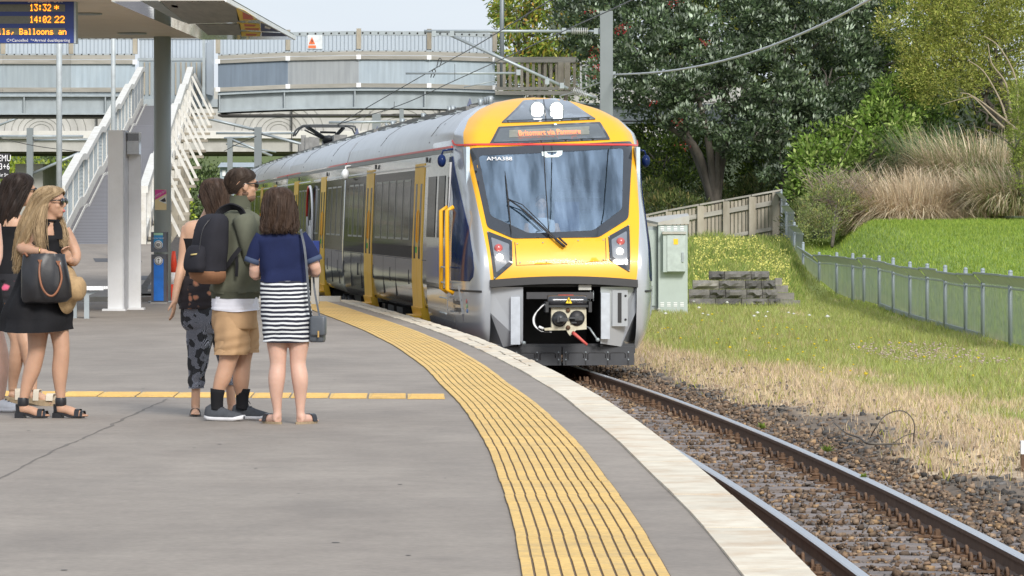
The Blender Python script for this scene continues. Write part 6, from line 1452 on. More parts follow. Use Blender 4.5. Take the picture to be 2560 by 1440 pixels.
def limbs(name, parent, base, r0, targets, fork=.35, lean=(0, 0), m=None):
    b = MB(); base = Vector(base); top = base + Vector((lean[0], lean[1], 0))
    for i, t in enumerate(targets):
        t = Vector(t); mid = base.lerp(t, .45) + Vector((random.uniform(-.4, .4), random.uniform(-.3, .3), random.uniform(-.2, .5))); q = base.lerp(t, .75) + Vector((random.uniform(-.4, .4), random.uniform(-.3, .3), random.uniform(-.3, .3)))
        f0 = base.lerp(mid, .4); r1 = r0 * random.uniform(.45, .8); b.tube([base - Vector((0, 0, .3)), f0, mid, q, t], [r1 * 1.2, r1, r1 * .75, r1 * .45, r1 * .15], 7, k=3)
        for s_ in range(3):
            a = mid.lerp(t, random.uniform(.1, .8)); e = a + Vector((random.uniform(-1.4, 1.4), random.uniform(-1, 1), random.uniform(.1, 1.3))); b.tube([a, a.lerp(e, .5) + Vector((.1, 0, .12)), e], [r1 * .35, r1 * .22, r1 * .06], 5, k=2)
    return b.build(name, m or M_bark, parent)
def tree(name, label, cat, base, r0, blobs, targets, group=None, **kw):
    t = thing(name, label, cat, base, 0, group); limbs('trunk', t, base, r0, targets); crown('crown', t, blobs, **kw); return t
def Bp(px, py, d, rx, ry, rz): x, y, z = P(px, py, d); return (x, y, z, rx, ry, rz)
POH = [(.06, .095, .045), (.095, .14, .065), (.16, .215, .115), (.04, .065, .035)]; PW = [3, 3, 2, 2]; PTIP = (.46, .54, .42)
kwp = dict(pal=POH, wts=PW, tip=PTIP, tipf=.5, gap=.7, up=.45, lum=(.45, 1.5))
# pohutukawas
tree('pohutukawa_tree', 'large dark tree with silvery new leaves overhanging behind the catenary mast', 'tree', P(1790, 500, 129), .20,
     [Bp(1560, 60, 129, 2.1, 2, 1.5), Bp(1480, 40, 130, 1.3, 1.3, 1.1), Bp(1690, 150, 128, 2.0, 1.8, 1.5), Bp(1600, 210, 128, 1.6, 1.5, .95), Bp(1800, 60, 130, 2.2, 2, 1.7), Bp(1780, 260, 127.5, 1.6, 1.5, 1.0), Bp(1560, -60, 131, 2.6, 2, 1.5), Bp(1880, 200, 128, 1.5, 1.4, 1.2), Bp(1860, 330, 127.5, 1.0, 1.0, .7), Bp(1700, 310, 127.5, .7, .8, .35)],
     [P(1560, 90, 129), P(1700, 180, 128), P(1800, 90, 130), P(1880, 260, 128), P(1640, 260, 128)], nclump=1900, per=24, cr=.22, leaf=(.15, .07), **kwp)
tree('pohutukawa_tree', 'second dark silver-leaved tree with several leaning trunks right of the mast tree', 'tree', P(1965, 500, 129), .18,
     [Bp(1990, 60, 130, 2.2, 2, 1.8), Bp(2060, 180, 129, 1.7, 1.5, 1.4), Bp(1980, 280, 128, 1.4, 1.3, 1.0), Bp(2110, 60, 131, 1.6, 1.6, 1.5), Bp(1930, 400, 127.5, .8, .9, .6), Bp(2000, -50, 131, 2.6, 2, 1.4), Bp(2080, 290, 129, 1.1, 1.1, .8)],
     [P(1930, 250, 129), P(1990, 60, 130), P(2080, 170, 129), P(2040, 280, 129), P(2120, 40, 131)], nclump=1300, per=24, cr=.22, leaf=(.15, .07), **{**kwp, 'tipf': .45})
o = thing('pohutukawa_blossom', 'scattered crimson blossoms among the silvery leaves behind the mast', 'blossom', P(1600, 150, 127)); 
n = 240; seeds = [(1556, 72), (1548, 78), (1560, 66), (1490, 120), (1498, 170), (1715, 365), (1628, 255), (1700, 305), (1492, 142), (1486, 190), (1690, 5), (1765, 105), (1480, 28)]
k = RNG.choice(len(seeds), n); pc = np.array([P(*s, 126.6) for s in seeds])[k] + RNG.normal(0, 1, (n, 3)) * np.array([.11, .1, .06]); V, Fn, cl = leaf_mesh(pc, RNG.normal(0, 1, (n, 3)), .07, .03, np.tile(np.array([(.42, .02, .03)]), (n, 1)) * RNG.uniform(.6, 1.2, (n, 1))); fast('petals', V, Fn, M_leaf, cl, parent=o, kind='stuff')
# yellow-green tree behind the bridge end
tree('yellow_green_tree', 'yellow-green tree with drooping reddish leaves behind the end of the footbridge', 'tree', (PX(1350, 146), 146, 1.5), .2,
     [Bp(1330, 30, 146, 1.2, 1.2, 1.3), Bp(1400, 80, 146, 1.1, 1.1, 1.2), Bp(1290, 10, 147, .7, .9, .7), Bp(1420, -20, 146, 1.3, 1.2, 1.2), Bp(1340, 150, 146, 1.0, 1.0, .9)],
     [P(1330, 40, 146), P(1400, 90, 146), P(1420, 10, 146), P(1290, 20, 146)], nclump=420, per=18, cr=.35, leaf=(.22, .075), pal=[(.28, .34, .05), (.42, .42, .06), (.16, .26, .05), (.45, .28, .06)], wts=[3, 2, 3, 1], droop=1.0, gap=.7)
tree('pale_green_tree', 'rounded pale green tree behind the right end of the footbridge screens', 'tree', (PX(1290, 150), 150, 1.5), .2,
     [Bp(1290, 120, 150, .9, 1.0, 1.0), Bp(1300, 200, 150, 1.0, 1.0, .9), Bp(1400, 190, 150, 1.2, 1.0, .9), Bp(1480, 130, 151, 1.0, 1, 1.2), Bp(1275, 60, 151, .5, .7, .7)],
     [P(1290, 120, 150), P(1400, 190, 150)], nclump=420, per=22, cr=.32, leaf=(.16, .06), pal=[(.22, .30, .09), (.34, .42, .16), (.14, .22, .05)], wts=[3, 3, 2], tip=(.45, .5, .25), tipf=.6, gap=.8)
# darker trees and bushes on the bank
tree('dense_green_tree', 'dense mid-green tree between the silver-leaved tree and the feathery one', 'tree', P(2200, 420, 133), .22,
     [Bp(2190, 60, 133, 1.4, 1.4, 1.5), Bp(2230, 200, 133, 1.2, 1.3, 1.2), Bp(2150, 160, 134, 1.1, 1.2, 1.2), Bp(2200, -60, 134, 1.8, 1.6, 1.2), Bp(2270, 300, 133, 1.3, 1.2, 1.0), Bp(2160, 330, 132, .9, 1.0, .8)],
     [P(2190, 100, 133), P(2240, 220, 133), P(2150, 200, 134)], nclump=620, per=26, cr=.3, leaf=(.15, .065), pal=[(.08, .14, .03), (.14, .23, .04), (.22, .32, .06), (.05, .08, .02)], wts=[3, 3, 2, 2], gap=.85)
tree('laurel_bush', 'bright glossy-leaved bush below the dense green tree, above the dead shrub', 'bush', P(2150, 480, 126), .10,
     [Bp(2100, 370, 127, 1.3, 1.1, .75), Bp(2200, 330, 127.5, 1.0, 1.0, .7), Bp(2050, 430, 126, .9, 1.0, .8), Bp(2180, 420, 126.5, 1.1, 1.0, .7), Bp(2240, 260, 128, .9, .9, .8), Bp(2020, 490, 126, .6, .8, .6)],
     [P(2100, 380, 127), P(2200, 340, 127), P(2050, 430, 126)], nclump=560, per=22, cr=.26, leaf=(.17, .07), pal=[(.16, .27, .04), (.30, .42, .10), (.10, .17, .03), (.40, .48, .16)], wts=[3, 3, 2, 1], gap=.9, up=.2)
ft = tree('feathery_tree', 'feathery olive-green tree with pale bare branches at the upper right', 'tree', P(2530, 330, 128), .13,
     [Bp(2330, 60, 128, 1.6, 1.4, 1.3), Bp(2450, 10, 128, 1.8, 1.5, 1.2), Bp(2370, 190, 127.5, 1.5, 1.3, .95), Bp(2500, 130, 128, 1.6, 1.3, 1.2), Bp(2560, 40, 129, 1.6, 1.3, 1.5), Bp(2320, 150, 128, .9, 1.0, .8), Bp(2440, -80, 129, 2.2, 1.6, 1.2), Bp(2560, 260, 127, .7, .9, 1.1), Bp(2290, 210, 127.5, .5, .6, .4)],
     [P(2390, 160, 127.5), P(2440, 130, 128), P(2480, 60, 128), P(2400, 250, 127.3), P(2350, 60, 128), P(2520, 120, 128)], nclump=2500, per=24, cr=.24, leaf=(.11, .03), pal=[(.28, .32, .06), (.40, .43, .10), (.20, .24, .045), (.46, .42, .12)], wts=[3, 3, 2, 1.2], gap=.95, up=.3, shell=.6)
b = MB()
for pl in ([(2550, 330), (2500, 290), (2440, 245), (2420, 243), (2350, 262)], [(2510, 320), (2480, 290), (2430, 240), (2400, 232)], [(2520, 310), (2500, 250), (2460, 180), (2420, 150)], [(2530, 300), (2515, 210), (2480, 160), (2470, 110)], [(2545, 310), (2540, 200), (2500, 120), (2460, 90)]): b.tube([P(*p, 126.4) for p in pl], [.038, .03, .02, .014, .007][:len(pl)], 6, k=4)
b.build('limb', mat('pale_bark', (.30, .25, .18), .9, var=.2, scale=8), ft)
tree('hedge_shrub', 'dense olive shrub cropped by the right edge beside the pampas grass', 'shrub', P(2560, 480, 120), .08, [Bp(2560, 330, 120, .45, .8, .9), Bp(2575, 420, 120, .55, .8, .8), Bp(2560, 250, 120, .4, .7, .6)], [P(2560, 330, 120)], nclump=260, per=26, cr=.2, leaf=(.09, .03), pal=[(.22, .27, .05), (.14, .18, .035), (.30, .35, .08)], wts=[3, 2, 2], gap=1.0)
tree('scrub_bush', 'grey-green scrubby bush at the left end of the lawn', 'bush', P(2080, 590, 119), .05, [Bp(2070, 520, 120, .85, .9, .65), Bp(2130, 540, 120.5, .8, .9, .55), Bp(2100, 470, 122, .9, .9, .5), Bp(2040, 560, 119, .6, .7, .45)], [P(2070, 520, 120), P(2130, 520, 120)], nclump=420, per=24, cr=.2, leaf=(.085, .025), pal=[(.20, .25, .08), (.28, .32, .12), (.14, .18, .05), (.42, .38, .12)], wts=[3, 3, 2, 1], gap=.95, up=.7)
db_ = MB()
for i in range(120):
    px = random.uniform(2030, 2190); py = random.uniform(450, 540); a = Vector(P(px, py, 120.5)); L_ = random.uniform(.4, 1.0); an = random.uniform(-1.2, 1.2); db_.tube([a, a + Vector((math.sin(an) * L_ * .5, 0, math.cos(an) * L_ * .45)), a + Vector((math.sin(an) * L_ + random.uniform(-.1, .1), 0, math.cos(an) * L_ * .8))], [.012, .008, .003], 4)
db_.build('dead_shrub', mat('dead_twig', (.27, .22, .17), .9), label='tangle of bare grey-brown twigs on top of the scrubby bush left of the pampas grass', cat='shrub', group=None)
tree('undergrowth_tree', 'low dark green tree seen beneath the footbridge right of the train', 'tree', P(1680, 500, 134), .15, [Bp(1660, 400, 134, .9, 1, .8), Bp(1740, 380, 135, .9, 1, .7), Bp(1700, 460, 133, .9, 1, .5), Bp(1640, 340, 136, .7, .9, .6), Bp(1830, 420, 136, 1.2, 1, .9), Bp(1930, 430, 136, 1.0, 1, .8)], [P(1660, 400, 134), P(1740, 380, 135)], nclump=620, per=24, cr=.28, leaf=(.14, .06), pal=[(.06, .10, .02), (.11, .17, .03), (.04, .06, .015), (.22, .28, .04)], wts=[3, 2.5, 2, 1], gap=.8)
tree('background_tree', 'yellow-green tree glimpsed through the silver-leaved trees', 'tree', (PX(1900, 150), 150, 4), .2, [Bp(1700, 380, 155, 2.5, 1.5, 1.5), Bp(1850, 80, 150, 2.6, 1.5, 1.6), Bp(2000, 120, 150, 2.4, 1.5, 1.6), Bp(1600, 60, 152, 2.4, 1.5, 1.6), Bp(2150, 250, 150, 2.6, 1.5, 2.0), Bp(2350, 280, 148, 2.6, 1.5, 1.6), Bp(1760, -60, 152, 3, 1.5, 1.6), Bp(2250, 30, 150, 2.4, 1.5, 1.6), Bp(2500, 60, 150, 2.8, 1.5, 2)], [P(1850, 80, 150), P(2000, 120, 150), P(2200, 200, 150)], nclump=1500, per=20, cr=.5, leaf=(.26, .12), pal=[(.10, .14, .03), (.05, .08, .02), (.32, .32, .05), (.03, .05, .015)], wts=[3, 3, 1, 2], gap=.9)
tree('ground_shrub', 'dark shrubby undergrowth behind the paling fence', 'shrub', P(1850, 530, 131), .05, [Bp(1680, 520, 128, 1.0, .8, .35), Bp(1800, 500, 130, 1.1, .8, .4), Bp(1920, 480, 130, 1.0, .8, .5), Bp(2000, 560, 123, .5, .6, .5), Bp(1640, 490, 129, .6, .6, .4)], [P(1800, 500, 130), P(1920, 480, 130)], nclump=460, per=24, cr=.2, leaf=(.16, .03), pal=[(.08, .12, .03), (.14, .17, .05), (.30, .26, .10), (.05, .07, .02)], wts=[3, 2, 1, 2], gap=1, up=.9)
# pampas grass
def pampas(name, label, base, n, R_, Hh, pal, spread=1.0, sd=0):
    x0, y0, z0__ = base; a = RNG.uniform(0, 6.28, n); rr = RNG.random(n) ** .7 * R_[0]; bx__ = x0 + rr * np.cos(a) * .9; by = y0 + rr * np.sin(a) * .6
    out = RNG.uniform(.3, 1.5, n) * spread; n; h = Hh * RNG.uniform(.3, 1.0, n); th = a + RNG.normal(0, .7, n); S = 6; V = np.empty((n, (S + 1) * 2, 3)); w = RNG.uniform(.011, .022, n)
    for s in range(S + 1):
        t = s / S; r = out * (t ** 1.25) * h * 1.0; z = z0__ + h * (t * 1.45 - .95 * out * t ** 2.1); xx, yy = bx__ + r * np.cos(th) - .16 * h * t * t, by + r * np.sin(th) * .8; wd = w * (1 - .85 * t)
        V[:, 2 * s] = np.stack([xx - wd * np.sin(th) - wd * .3, yy + wd * np.cos(th), z], -1); V[:, 2 * s + 1] = np.stack([xx + wd * np.sin(th) + wd * .3, yy - wd * np.cos(th), z], -1)
    f = np.array([[2 * s, 2 * s + 1, 2 * s + 3, 2 * s + 2] for s in range(S)]); Fn = (f[None] + (np.arange(n) * (S + 1) * 2)[:, None, None]).reshape(-1, 4)
    c = np.array(pal)[RNG.choice(len(pal), n)] * RNG.uniform(.65, 1.3, (n, 1)); t = thing(name, label, 'grass clump', base); fast('blades', V.reshape(-1, 3), Fn, M_grass, np.repeat(c, (S + 1) * 2, 0), parent=t)
dry = [(.72, .60, .43), (.58, .46, .31), (.82, .71, .53), (.44, .33, .22)]; mixg = dry + [(.20, .26, .09), (.26, .30, .12)]; grn = [(.12, .22, .12), (.17, .27, .12), (.30, .30, .15), (.4, .35, .2)]
for sx_, sy_, sc2, n_ in ((2215, 590, 1.0, 2600), (2330, 590, .95, 2600)): pass
pampas('pampas_grass', 'big clump of dry straw-coloured pampas grass at the left top of the lawn', P(2250, 592, 121), 8000, (1.25,), 1.85, dry)
pampas('pampas_grass', 'dry drooping pampas clump in the middle, right of the biggest one', P(2360, 570, 122), 5500, (1.1,), 1.6, dry)
pampas('pampas_grass', 'brown and green pampas clump higher up the bank at the right', P(2430, 480, 124), 6000, (1.5,), 1.75, mixg)
pampas('pampas_grass', 'blue-green upright pampas clump at the back below the feathery tree', P(2310, 450, 126), 3000, (1.1,), 1.6, grn)
pampas('pampas_grass', 'mixed green and straw pampas clump at the right edge above the lawn', P(2530, 540, 121), 5000, (1.2,), 1.5, mixg)
pampas('pampas_grass', 'low straw-coloured tuft of pampas on the lawn edge below the right clump', P(2440, 575, 121), 1800, (1.0,), .7, mixg)
# weedy bank with yellow mustard flowers
n = 26000; ys = 101.2 + 22 * RNG.random(n) ** 1.1; xs = PX(1722, 1) * ys + (PX(2015, 1) - PX(1722, 1)) * ys * RNG.random(n); hh_ = (.14 + .36 * fbm(xs * .9, ys * .3, 8)) * (1 - .6 * smooth01((xs - (1965 - 1280) / F * ys) / .4))
cw = np.array([(.26, .34, .08), (.36, .42, .10), (.18, .26, .06), (.48, .45, .18)])[RNG.choice(4, n, p=[.35, .3, .2, .15])] * RNG.uniform(.7, 1.3, (n, 1))
blades(xs, ys, hh_ * RNG.uniform(.4, 1.1, n), RNG.uniform(.015, .035, n), cw, 'weed_bank', 'tall green weeds covering the bank behind the block wall', .3)
n = 3600; ys = 103 + 17 * RNG.random(n); f = RNG.random(n); xs = PX(1735 + 235 * f, 1) * ys; xs = (1735 + 240 * f - 1280) / F * ys; z = terrain(xs, ys) + (.14 + .36 * fbm(xs * .9, ys * .3, 8)) * RNG.uniform(.65, 1.15, n); kf = fbm(xs * 1.6, ys * .5, 14) > .38; xs, ys, z = xs[kf], ys[kf], z[kf]; n = len(xs)
V, Fn, cl = leaf_mesh(np.stack([xs, ys, z], -1), RNG.normal(0, 1, (n, 3)) + np.array([0, -.6, .4]), .05, .045, np.tile(np.array([(.80, .76, .22)]), (n, 1)) * RNG.uniform(.75, 1.1, (n, 1))); fast('mustard_flowers', V, Fn, M_grass, cl, kind='stuff', label='yellow mustard flowers covering the bank behind the block wall')
# ------------------------------------------------------------------ left background
for i, (px, d, wz, lb) in enumerate(((60, 215, 3.2, 'round bright green bush far left beyond the car stop sign'), (190, 225, 3.0, 'bright green bush beyond the ramp at the far left'), (-80, 220, 3.4, 'light green bush at the very left edge beneath the road bridge'), (330, 235, 3.2, 'green bush seen through the ramp mesh'))):
    x, y, z = P(px, 480, d); tree('bright_bush', lb, 'bush', (x, y, 0), .12, [(x - 1.4, y, 1.8, 1.8, 1.5, 1.7), (x + 1.4, y, 1.7, 1.8, 1.5, 1.7), (x, y, 2.9, 1.9, 1.5, 1.6), (x, y - .5, 1.0, 2.8, 1.5, 1.3)], [(x, y, 2)], group='bright green bushes beyond the road bridge', nclump=420, per=20, cr=.42, leaf=(.22, .12), pal=[(.42, .48, .06), (.32, .40, .05), (.20, .30, .04)], wts=[3, 3, 2], gap=1.0)
for i, (px, d, hgt, lb) in enumerate(((560, 330, 5, 'far trees seen under the bridge above the train'), (200, 330, 6, 'far dark trees behind the bright bushes'), (900, 330, 5, 'far trees under the road bridge behind the pantograph'))):
    x = PX(px, d); tree('far_tree', lb, 'tree', (x, d, 0), .2, [(x + k * 3 - 7, d, hgt * .55, 2.8, 2, hgt * .5) for k in range(6)], [(x, d, hgt * .6)], group='far trees', nclump=520, per=16, cr=.7, leaf=(.32, .18), pal=[(.10, .15, .05), (.15, .20, .07), (.07, .10, .04)], wts=[3, 2, 2], gap=1.0)
# hedge and dry bank off the left of the platform, mirrored in the train side
for i, (x, y) in enumerate(((-19.5, 104), (-18.5, 113), (-19.0, 123), (-19.5, 131), (-20, 94), (-24, 108), (-25, 122))):
    tree('platform_side_tree', ('leafy tree farthest left on the dry bank', 'bushy tree in the middle of the dry bank', 'low leafy tree half way along the dry bank', 'leafy tree on the dry bank below the farthest one', 'leafy tree beyond the ramp at the far end of the dry bank', 'round leafy tree on the dry bank near the canopy', 'dark tree behind the others on the dry bank', 'wide dark tree at the back of the dry bank')[i % 8], 'tree', (x, y, .9), .16, [(x, y, 3.2, 2.3, 2.3, 1.7), (x + .6, y + 1, 2.2, 1.9, 2.2, 1.0), (x - .8, y - 1, 2.3, 1.9, 2.2, 1.1)], [(x, y, 3)], group='trees left of the ramp', nclump=170, per=20, cr=.5, leaf=(.26, .13), pal=[(.10, .16, .025), (.05, .08, .015), (.2, .26, .05)], wts=[3, 3, 1.5], gap=1.0)
# dark planting soil and cut branches at the foot of the ramp braces
b = MB(); b.add([(PX(345, 76), 75.6, .12), (PX(560, 76), 75.6, .12), (-4.5, 95, .5), (-7.2, 95, 1.1)], [(0, 1, 2, 3)]); b.build('soil_bank', mat('dark_soil', (.06, .052, .045), .95, var=.4, scale=6, bump=.1, bscale=12), kind='structure', rel=True)
b = MB()
for i in range(16):
    x = PX(445 + i * 4, 78); b.tube([(x, 78 + .1 * (i % 4), .05), (x + random.uniform(-.1, .1), 78.3, PZ(640 + random.uniform(0, 60), 78))], .035, 6)
b.build('dead_stump', mat('stump_bark', (.17, .14, .11), .95, var=.4, scale=12, bump=.1), label='cluster of cut grey stems at the foot of the ramp braces, beside the traffic cone', cat='stump')

rf_ = thing('post_and_rail_fence', 'dark post and rail fence on the dry bank left of the platform', 'fence', (-16, 110, .4))
for k in range(17): Y = 86 + k * 2.8; MB().bx(-16.06, -15.94, Y - .06, Y + .06, float(terrain(-16, Y)) - .2, 1.75).build('post', M_dark, rf_)
for z in (1.15, 1.65): MB().bx(-16.03, -15.97, 86, 130.8, z - .06, z + .06).build('rail', M_dark, rf_)
# ------------------------------------------------------------------ people
def pat(name, fn, rough=.85):
    m = mat(name, (.5, .5, .5), rough); t = m.node_tree; c = fn(t.nodes, t.links); t.links.new(c, t.nodes['Principled BSDF'].inputs['Base Color']); return m
def stripes_fn(N, L):
    tc = N.new('ShaderNodeTexCoord'); sp = N.new('ShaderNodeSeparateXYZ'); L.new(tc.outputs['Object'], sp.inputs[0]); no = N.new('ShaderNodeTexNoise'); no.inputs['Scale'].default_value = 5; L.new(tc.outputs['Object'], no.inputs['Vector'])
    a = N.new('ShaderNodeMath'); a.operation = 'MULTIPLY_ADD'; a.inputs[1].default_value = .035; L.new(no.outputs[0], a.inputs[0]); L.new(sp.outputs[2], a.inputs[2])
    d = N.new('ShaderNodeMath'); d.operation = 'DIVIDE'; d.inputs[1].default_value = .0305; L.new(a.outputs[0], d.inputs[0]); f = N.new('ShaderNodeMath'); f.operation = 'FRACT'; L.new(d.outputs[0], f.inputs[0])
    r = N.new('ShaderNodeValToRGB'); r.color_ramp.interpolation = 'CONSTANT'; r.color_ramp.elements[0].color = (.012, .014, .028, 1); r.color_ramp.elements[1].position = .56; r.color_ramp.elements[1].color = (.62, .64, .66, 1); L.new(f.outputs[0], r.inputs[0]); return r.outputs[0]
def tribal_fn(N, L):
    tc = N.new('ShaderNodeTexCoord'); mp = N.new('ShaderNodeMapping'); mp.inputs['Rotation'].default_value = (0, .7, .3); L.new(tc.outputs['Object'], mp.inputs[0])
    v = N.new('ShaderNodeTexVoronoi'); v.distance = 'MANHATTAN'; v.feature = 'DISTANCE_TO_EDGE' if False else 'F1'; v.inputs['Scale'].default_value = 15; L.new(mp.outputs[0], v.inputs['Vector'])
    w = N.new('ShaderNodeMath'); w.operation = 'MULTIPLY'; w.inputs[1].default_value = 9; L.new(v.outputs['Distance'], w.inputs[0]); f = N.new('ShaderNodeMath'); f.operation = 'FRACT'; L.new(w.outputs[0], f.inputs[0])
    r = N.new('ShaderNodeValToRGB'); r.color_ramp.interpolation = 'CONSTANT'; r.color_ramp.elements[0].color = (.012, .012, .018, 1); r.color_ramp.elements[1].position = .62; r.color_ramp.elements[1].color = (.36, .38, .45, 1); L.new(f.outputs[0], r.inputs[0])
    r2 = N.new('ShaderNodeValToRGB'); r2.color_ramp.interpolation = 'CONSTANT'; r2.color_ramp.elements[0].color = (0, 0, 0, 1); r2.color_ramp.elements[1].position = .42; r2.color_ramp.elements[1].color = (1, 1, 1, 1); L.new(v.outputs['Color'], r2.inputs[0])
    mx = N.new('ShaderNodeMixRGB'); mx.blend_type = 'MULTIPLY'; mx.inputs[0].default_value = .85; L.new(r.outputs[0], mx.inputs[1]); L.new(r2.outputs[0], mx.inputs[2]); return mx.outputs[0]
def floral_fn(cols, scale, th=.35):
    def f(N, L):
        tc = N.new('ShaderNodeTexCoord'); no = N.new('ShaderNodeTexNoise'); no.inputs['Scale'].default_value = 18; L.new(tc.outputs['Object'], no.inputs['Vector'])
        ad = N.new('ShaderNodeVectorMath'); ad.operation = 'MULTIPLY_ADD'; ad.inputs[1].default_value = (.04, .04, .04); L.new(no.outputs['Color'], ad.inputs[0]); L.new(tc.outputs['Object'], ad.inputs[2])
        v = N.new('ShaderNodeTexVoronoi'); v.inputs['Scale'].default_value = scale; L.new(ad.outputs[0], v.inputs['Vector'])
        r = N.new('ShaderNodeValToRGB'); r.color_ramp.elements[0].color = (*cols[1], 1); r.color_ramp.elements[1].position = th; r.color_ramp.elements[1].color = (*cols[0], 1); e = r.color_ramp.elements.new(th * .6); e.color = (*cols[2], 1); L.new(v.outputs['Distance'], r.inputs[0])
        return r.outputs[0]
    return f
def cloth_m(name, c, var=.12, **k): return mat(name, c, .88, var=var, scale=9, bump=.025, bscale=70, spec=.2, **k)
M_skinA = mat('skin_warm', (.50, .30, .20), .55, var=.11, scale=7, sss=.12); M_skinB = mat('skin_fair', (.56, .35, .27), .55, var=.11, scale=7, sss=.12); M_skinC = mat('skin_tan', (.46, .27, .18), .55, var=.11, scale=7, sss=.12)
def hairm(name, c, c2): return mat(name, c, .58, col2=c2, scale=30, stretch=(1, 1, .12), bump=.03, bscale=70, spec=.28)
H_br = hairm('hair_dark_brown', (.030, .018, .013), (.075, .045, .030)); H_bk = hairm('hair_near_black', (.014, .010, .009), (.035, .022, .017)); H_bl = hairm('hair_dark_blonde', (.22, .15, .085), (.42, .31, .18)); H_sh = hairm('hair_short_brown', (.022, .015, .012), (.06, .04, .028)); H_tip = hairm('hair_light_tips', (.16, .10, .055), (.30, .20, .12))
C_blk = cloth_m('black_fabric', (.012, .012, .014)); C_navy = cloth_m('navy_fabric', (.012, .018, .060)); C_cuff = cloth_m('denim_cuff', (.055, .075, .13)); C_olive = cloth_m('olive_bomber', (.115, .12, .088)); C_rib = cloth_m('olive_ribbing', (.075, .078, .055)); C_tee = cloth_m('white_tee', (.72, .72, .78), .04); C_khaki = cloth_m('khaki_cotton', (.42, .27, .15), .08); C_pack = cloth_m('charcoal_backpack', (.022, .022, .028)); C_tan = mat('tan_suede', (.25, .12, .06), .85, var=.12, scale=10); C_strap = cloth_m('black_webbing', (.015, .015, .018))
C_str = pat('navy_white_stripes', stripes_fn); C_tri = pat('geometric_print', tribal_fn); C_flo = pat('dark_floral_print', floral_fn([(.02, .015, .018), (.55, .16, .09), (.35, .17, .10)], 16, .42)); C_flp = pat('pink_floral_print', floral_fn([(.012, .012, .016), (.75, .10, .25), (.6, .12, .2)], 11, .33))
L_blk = mat('black_leather', (.014, .014, .017), .38, var=.2, scale=12, bump=.02, bscale=30, coat=.15); L_tan = mat('tan_leather', (.22, .085, .04), .5, var=.15, scale=10); L_grey = mat('grey_leather', (.075, .085, .10), .45, var=.15, scale=10); M_sole = mat('white_sole', (.62, .62, .64), .6); M_shoe = mat('grey_mesh_shoe', (.055, .06, .07), .8, var=.2, scale=30, bump=.02, bscale=120); M_shade = mat('sunglass_black', (.012, .011, .012), .12, coat=.7); M_straw = mat('straw', (.40, .27, .14), .85, var=.15, scale=40, bump=.04, bscale=90); M_gold = mat('gold', (.75, .5, .2), .25, 1); M_bei = mat('beige_leather', (.58, .52, .42), .6, var=.1); M_cork = mat('cork', (.32, .24, .15), .9, var=.2, scale=40)
UPV = Vector((0, 0, 1))
class Fig:
    def __init__(s, x0, gy, name_label, cat='person'):
        s.d = H * F / (gy - HZ); s.s = sc_(s.d); s.x0 = x0
        s.root = thing('person', name_label, cat, (PX(x0, s.d), s.d, 0)); ORG[s.root.name] = (0, 0, 0)
    def J(s, px, py, dy=0.0): return Vector(((px - s.x0) / s.s, dy, H + (HZ - py) / s.s))
def ring(c, a, b, rot, n=28, p=2.2, z=None):
    out = []
    for j in range(n):
        t = 2 * math.pi * j / n; u = math.copysign(abs(math.cos(t)) ** (2 / p), math.cos(t)) * a; v = math.copysign(abs(math.sin(t)) ** (2 / p), math.sin(t)) * b
        out.append((c[0] + u * math.cos(rot) - v * math.sin(rot), c[1] + u * math.sin(rot) + v * math.cos(rot), c[2]))
    return out
def spec(fig, rows, k=4):                      # rows: (px, py, dy, a, b[, rot]) -> interpolated
    R = [(*fig.J(r[0], r[1], r[2]), r[3], r[4], r[5] if len(r) > 5 else 0) for r in rows]; return catmull(R, k)
def loft(mb, fig, rows, rot=0, p=2.2, k=4, n=28, folds=0, nf=7, seed=0, caps=(True, True), mi=0, sag=None, grow=0):
    S = spec(fig, rows, k); R = []; ph = [random.Random(seed + i).uniform(0, 6.28) for i in range(6)]
    for i, q in enumerate(S):
        t = i / (len(S) - 1); c = q[:3]; r0 = ring((0, 0, 0), q[3] + grow, q[4] + grow, math.radians(rot + q[5]), n, p); row = []
        for j, v in enumerate(r0):
            an = 2 * math.pi * j / n; f = folds * (.3 + t) * (math.sin(an * nf + ph[0] + 2.2 * t * math.sin(ph[3])) * .5 + math.sin(an * (nf * 1.7) + ph[1] + 3 * t) * .3 + math.sin(an * 3 + ph[2] + 5 * t) * .4 + .35 * math.sin(t * 23 + an * 2 + ph[4]))
            l = math.hypot(v[0], v[1]) or 1; dz = sag(an, t) if sag else 0; row.append((c[0] + v[0] * (1 + f / l), c[1] + v[1] * (1 + f / l), c[2] + dz))
        R.append(row)
    mb.rings(R, mi, caps); return R
def garment(name, fig, rows, m, rot=0, p=2.2, k=5, n=44, folds=.006, nf=7, seed=0, hem=True, sag=None, parent=None, top=False):
    mb = MB(); R = loft(mb, fig, rows, rot, p, k, n, folds, nf, seed, (top, False), 0, sag)
    if hem:                                     # turned-in hem so the edge has thickness
        c = np.mean(np.array(R[-1]), 0); R2 = [tuple(c + (np.array(v) - c) * .955 + np.array([0, 0, .0])) for v in R[-1]]; R3 = [tuple(c + (np.array(v) - c) * .93 + np.array([0, 0, .10])) for v in R[-1]]
        if R[0][0][2] < R[-1][0][2]: R3 = [(x, y, z - .2) for x, y, z in R3]
        mb.rings([R[-1], R2, R3], 0, (False, False))
    return mb.build(name, m, parent or fig.root, rel=True)
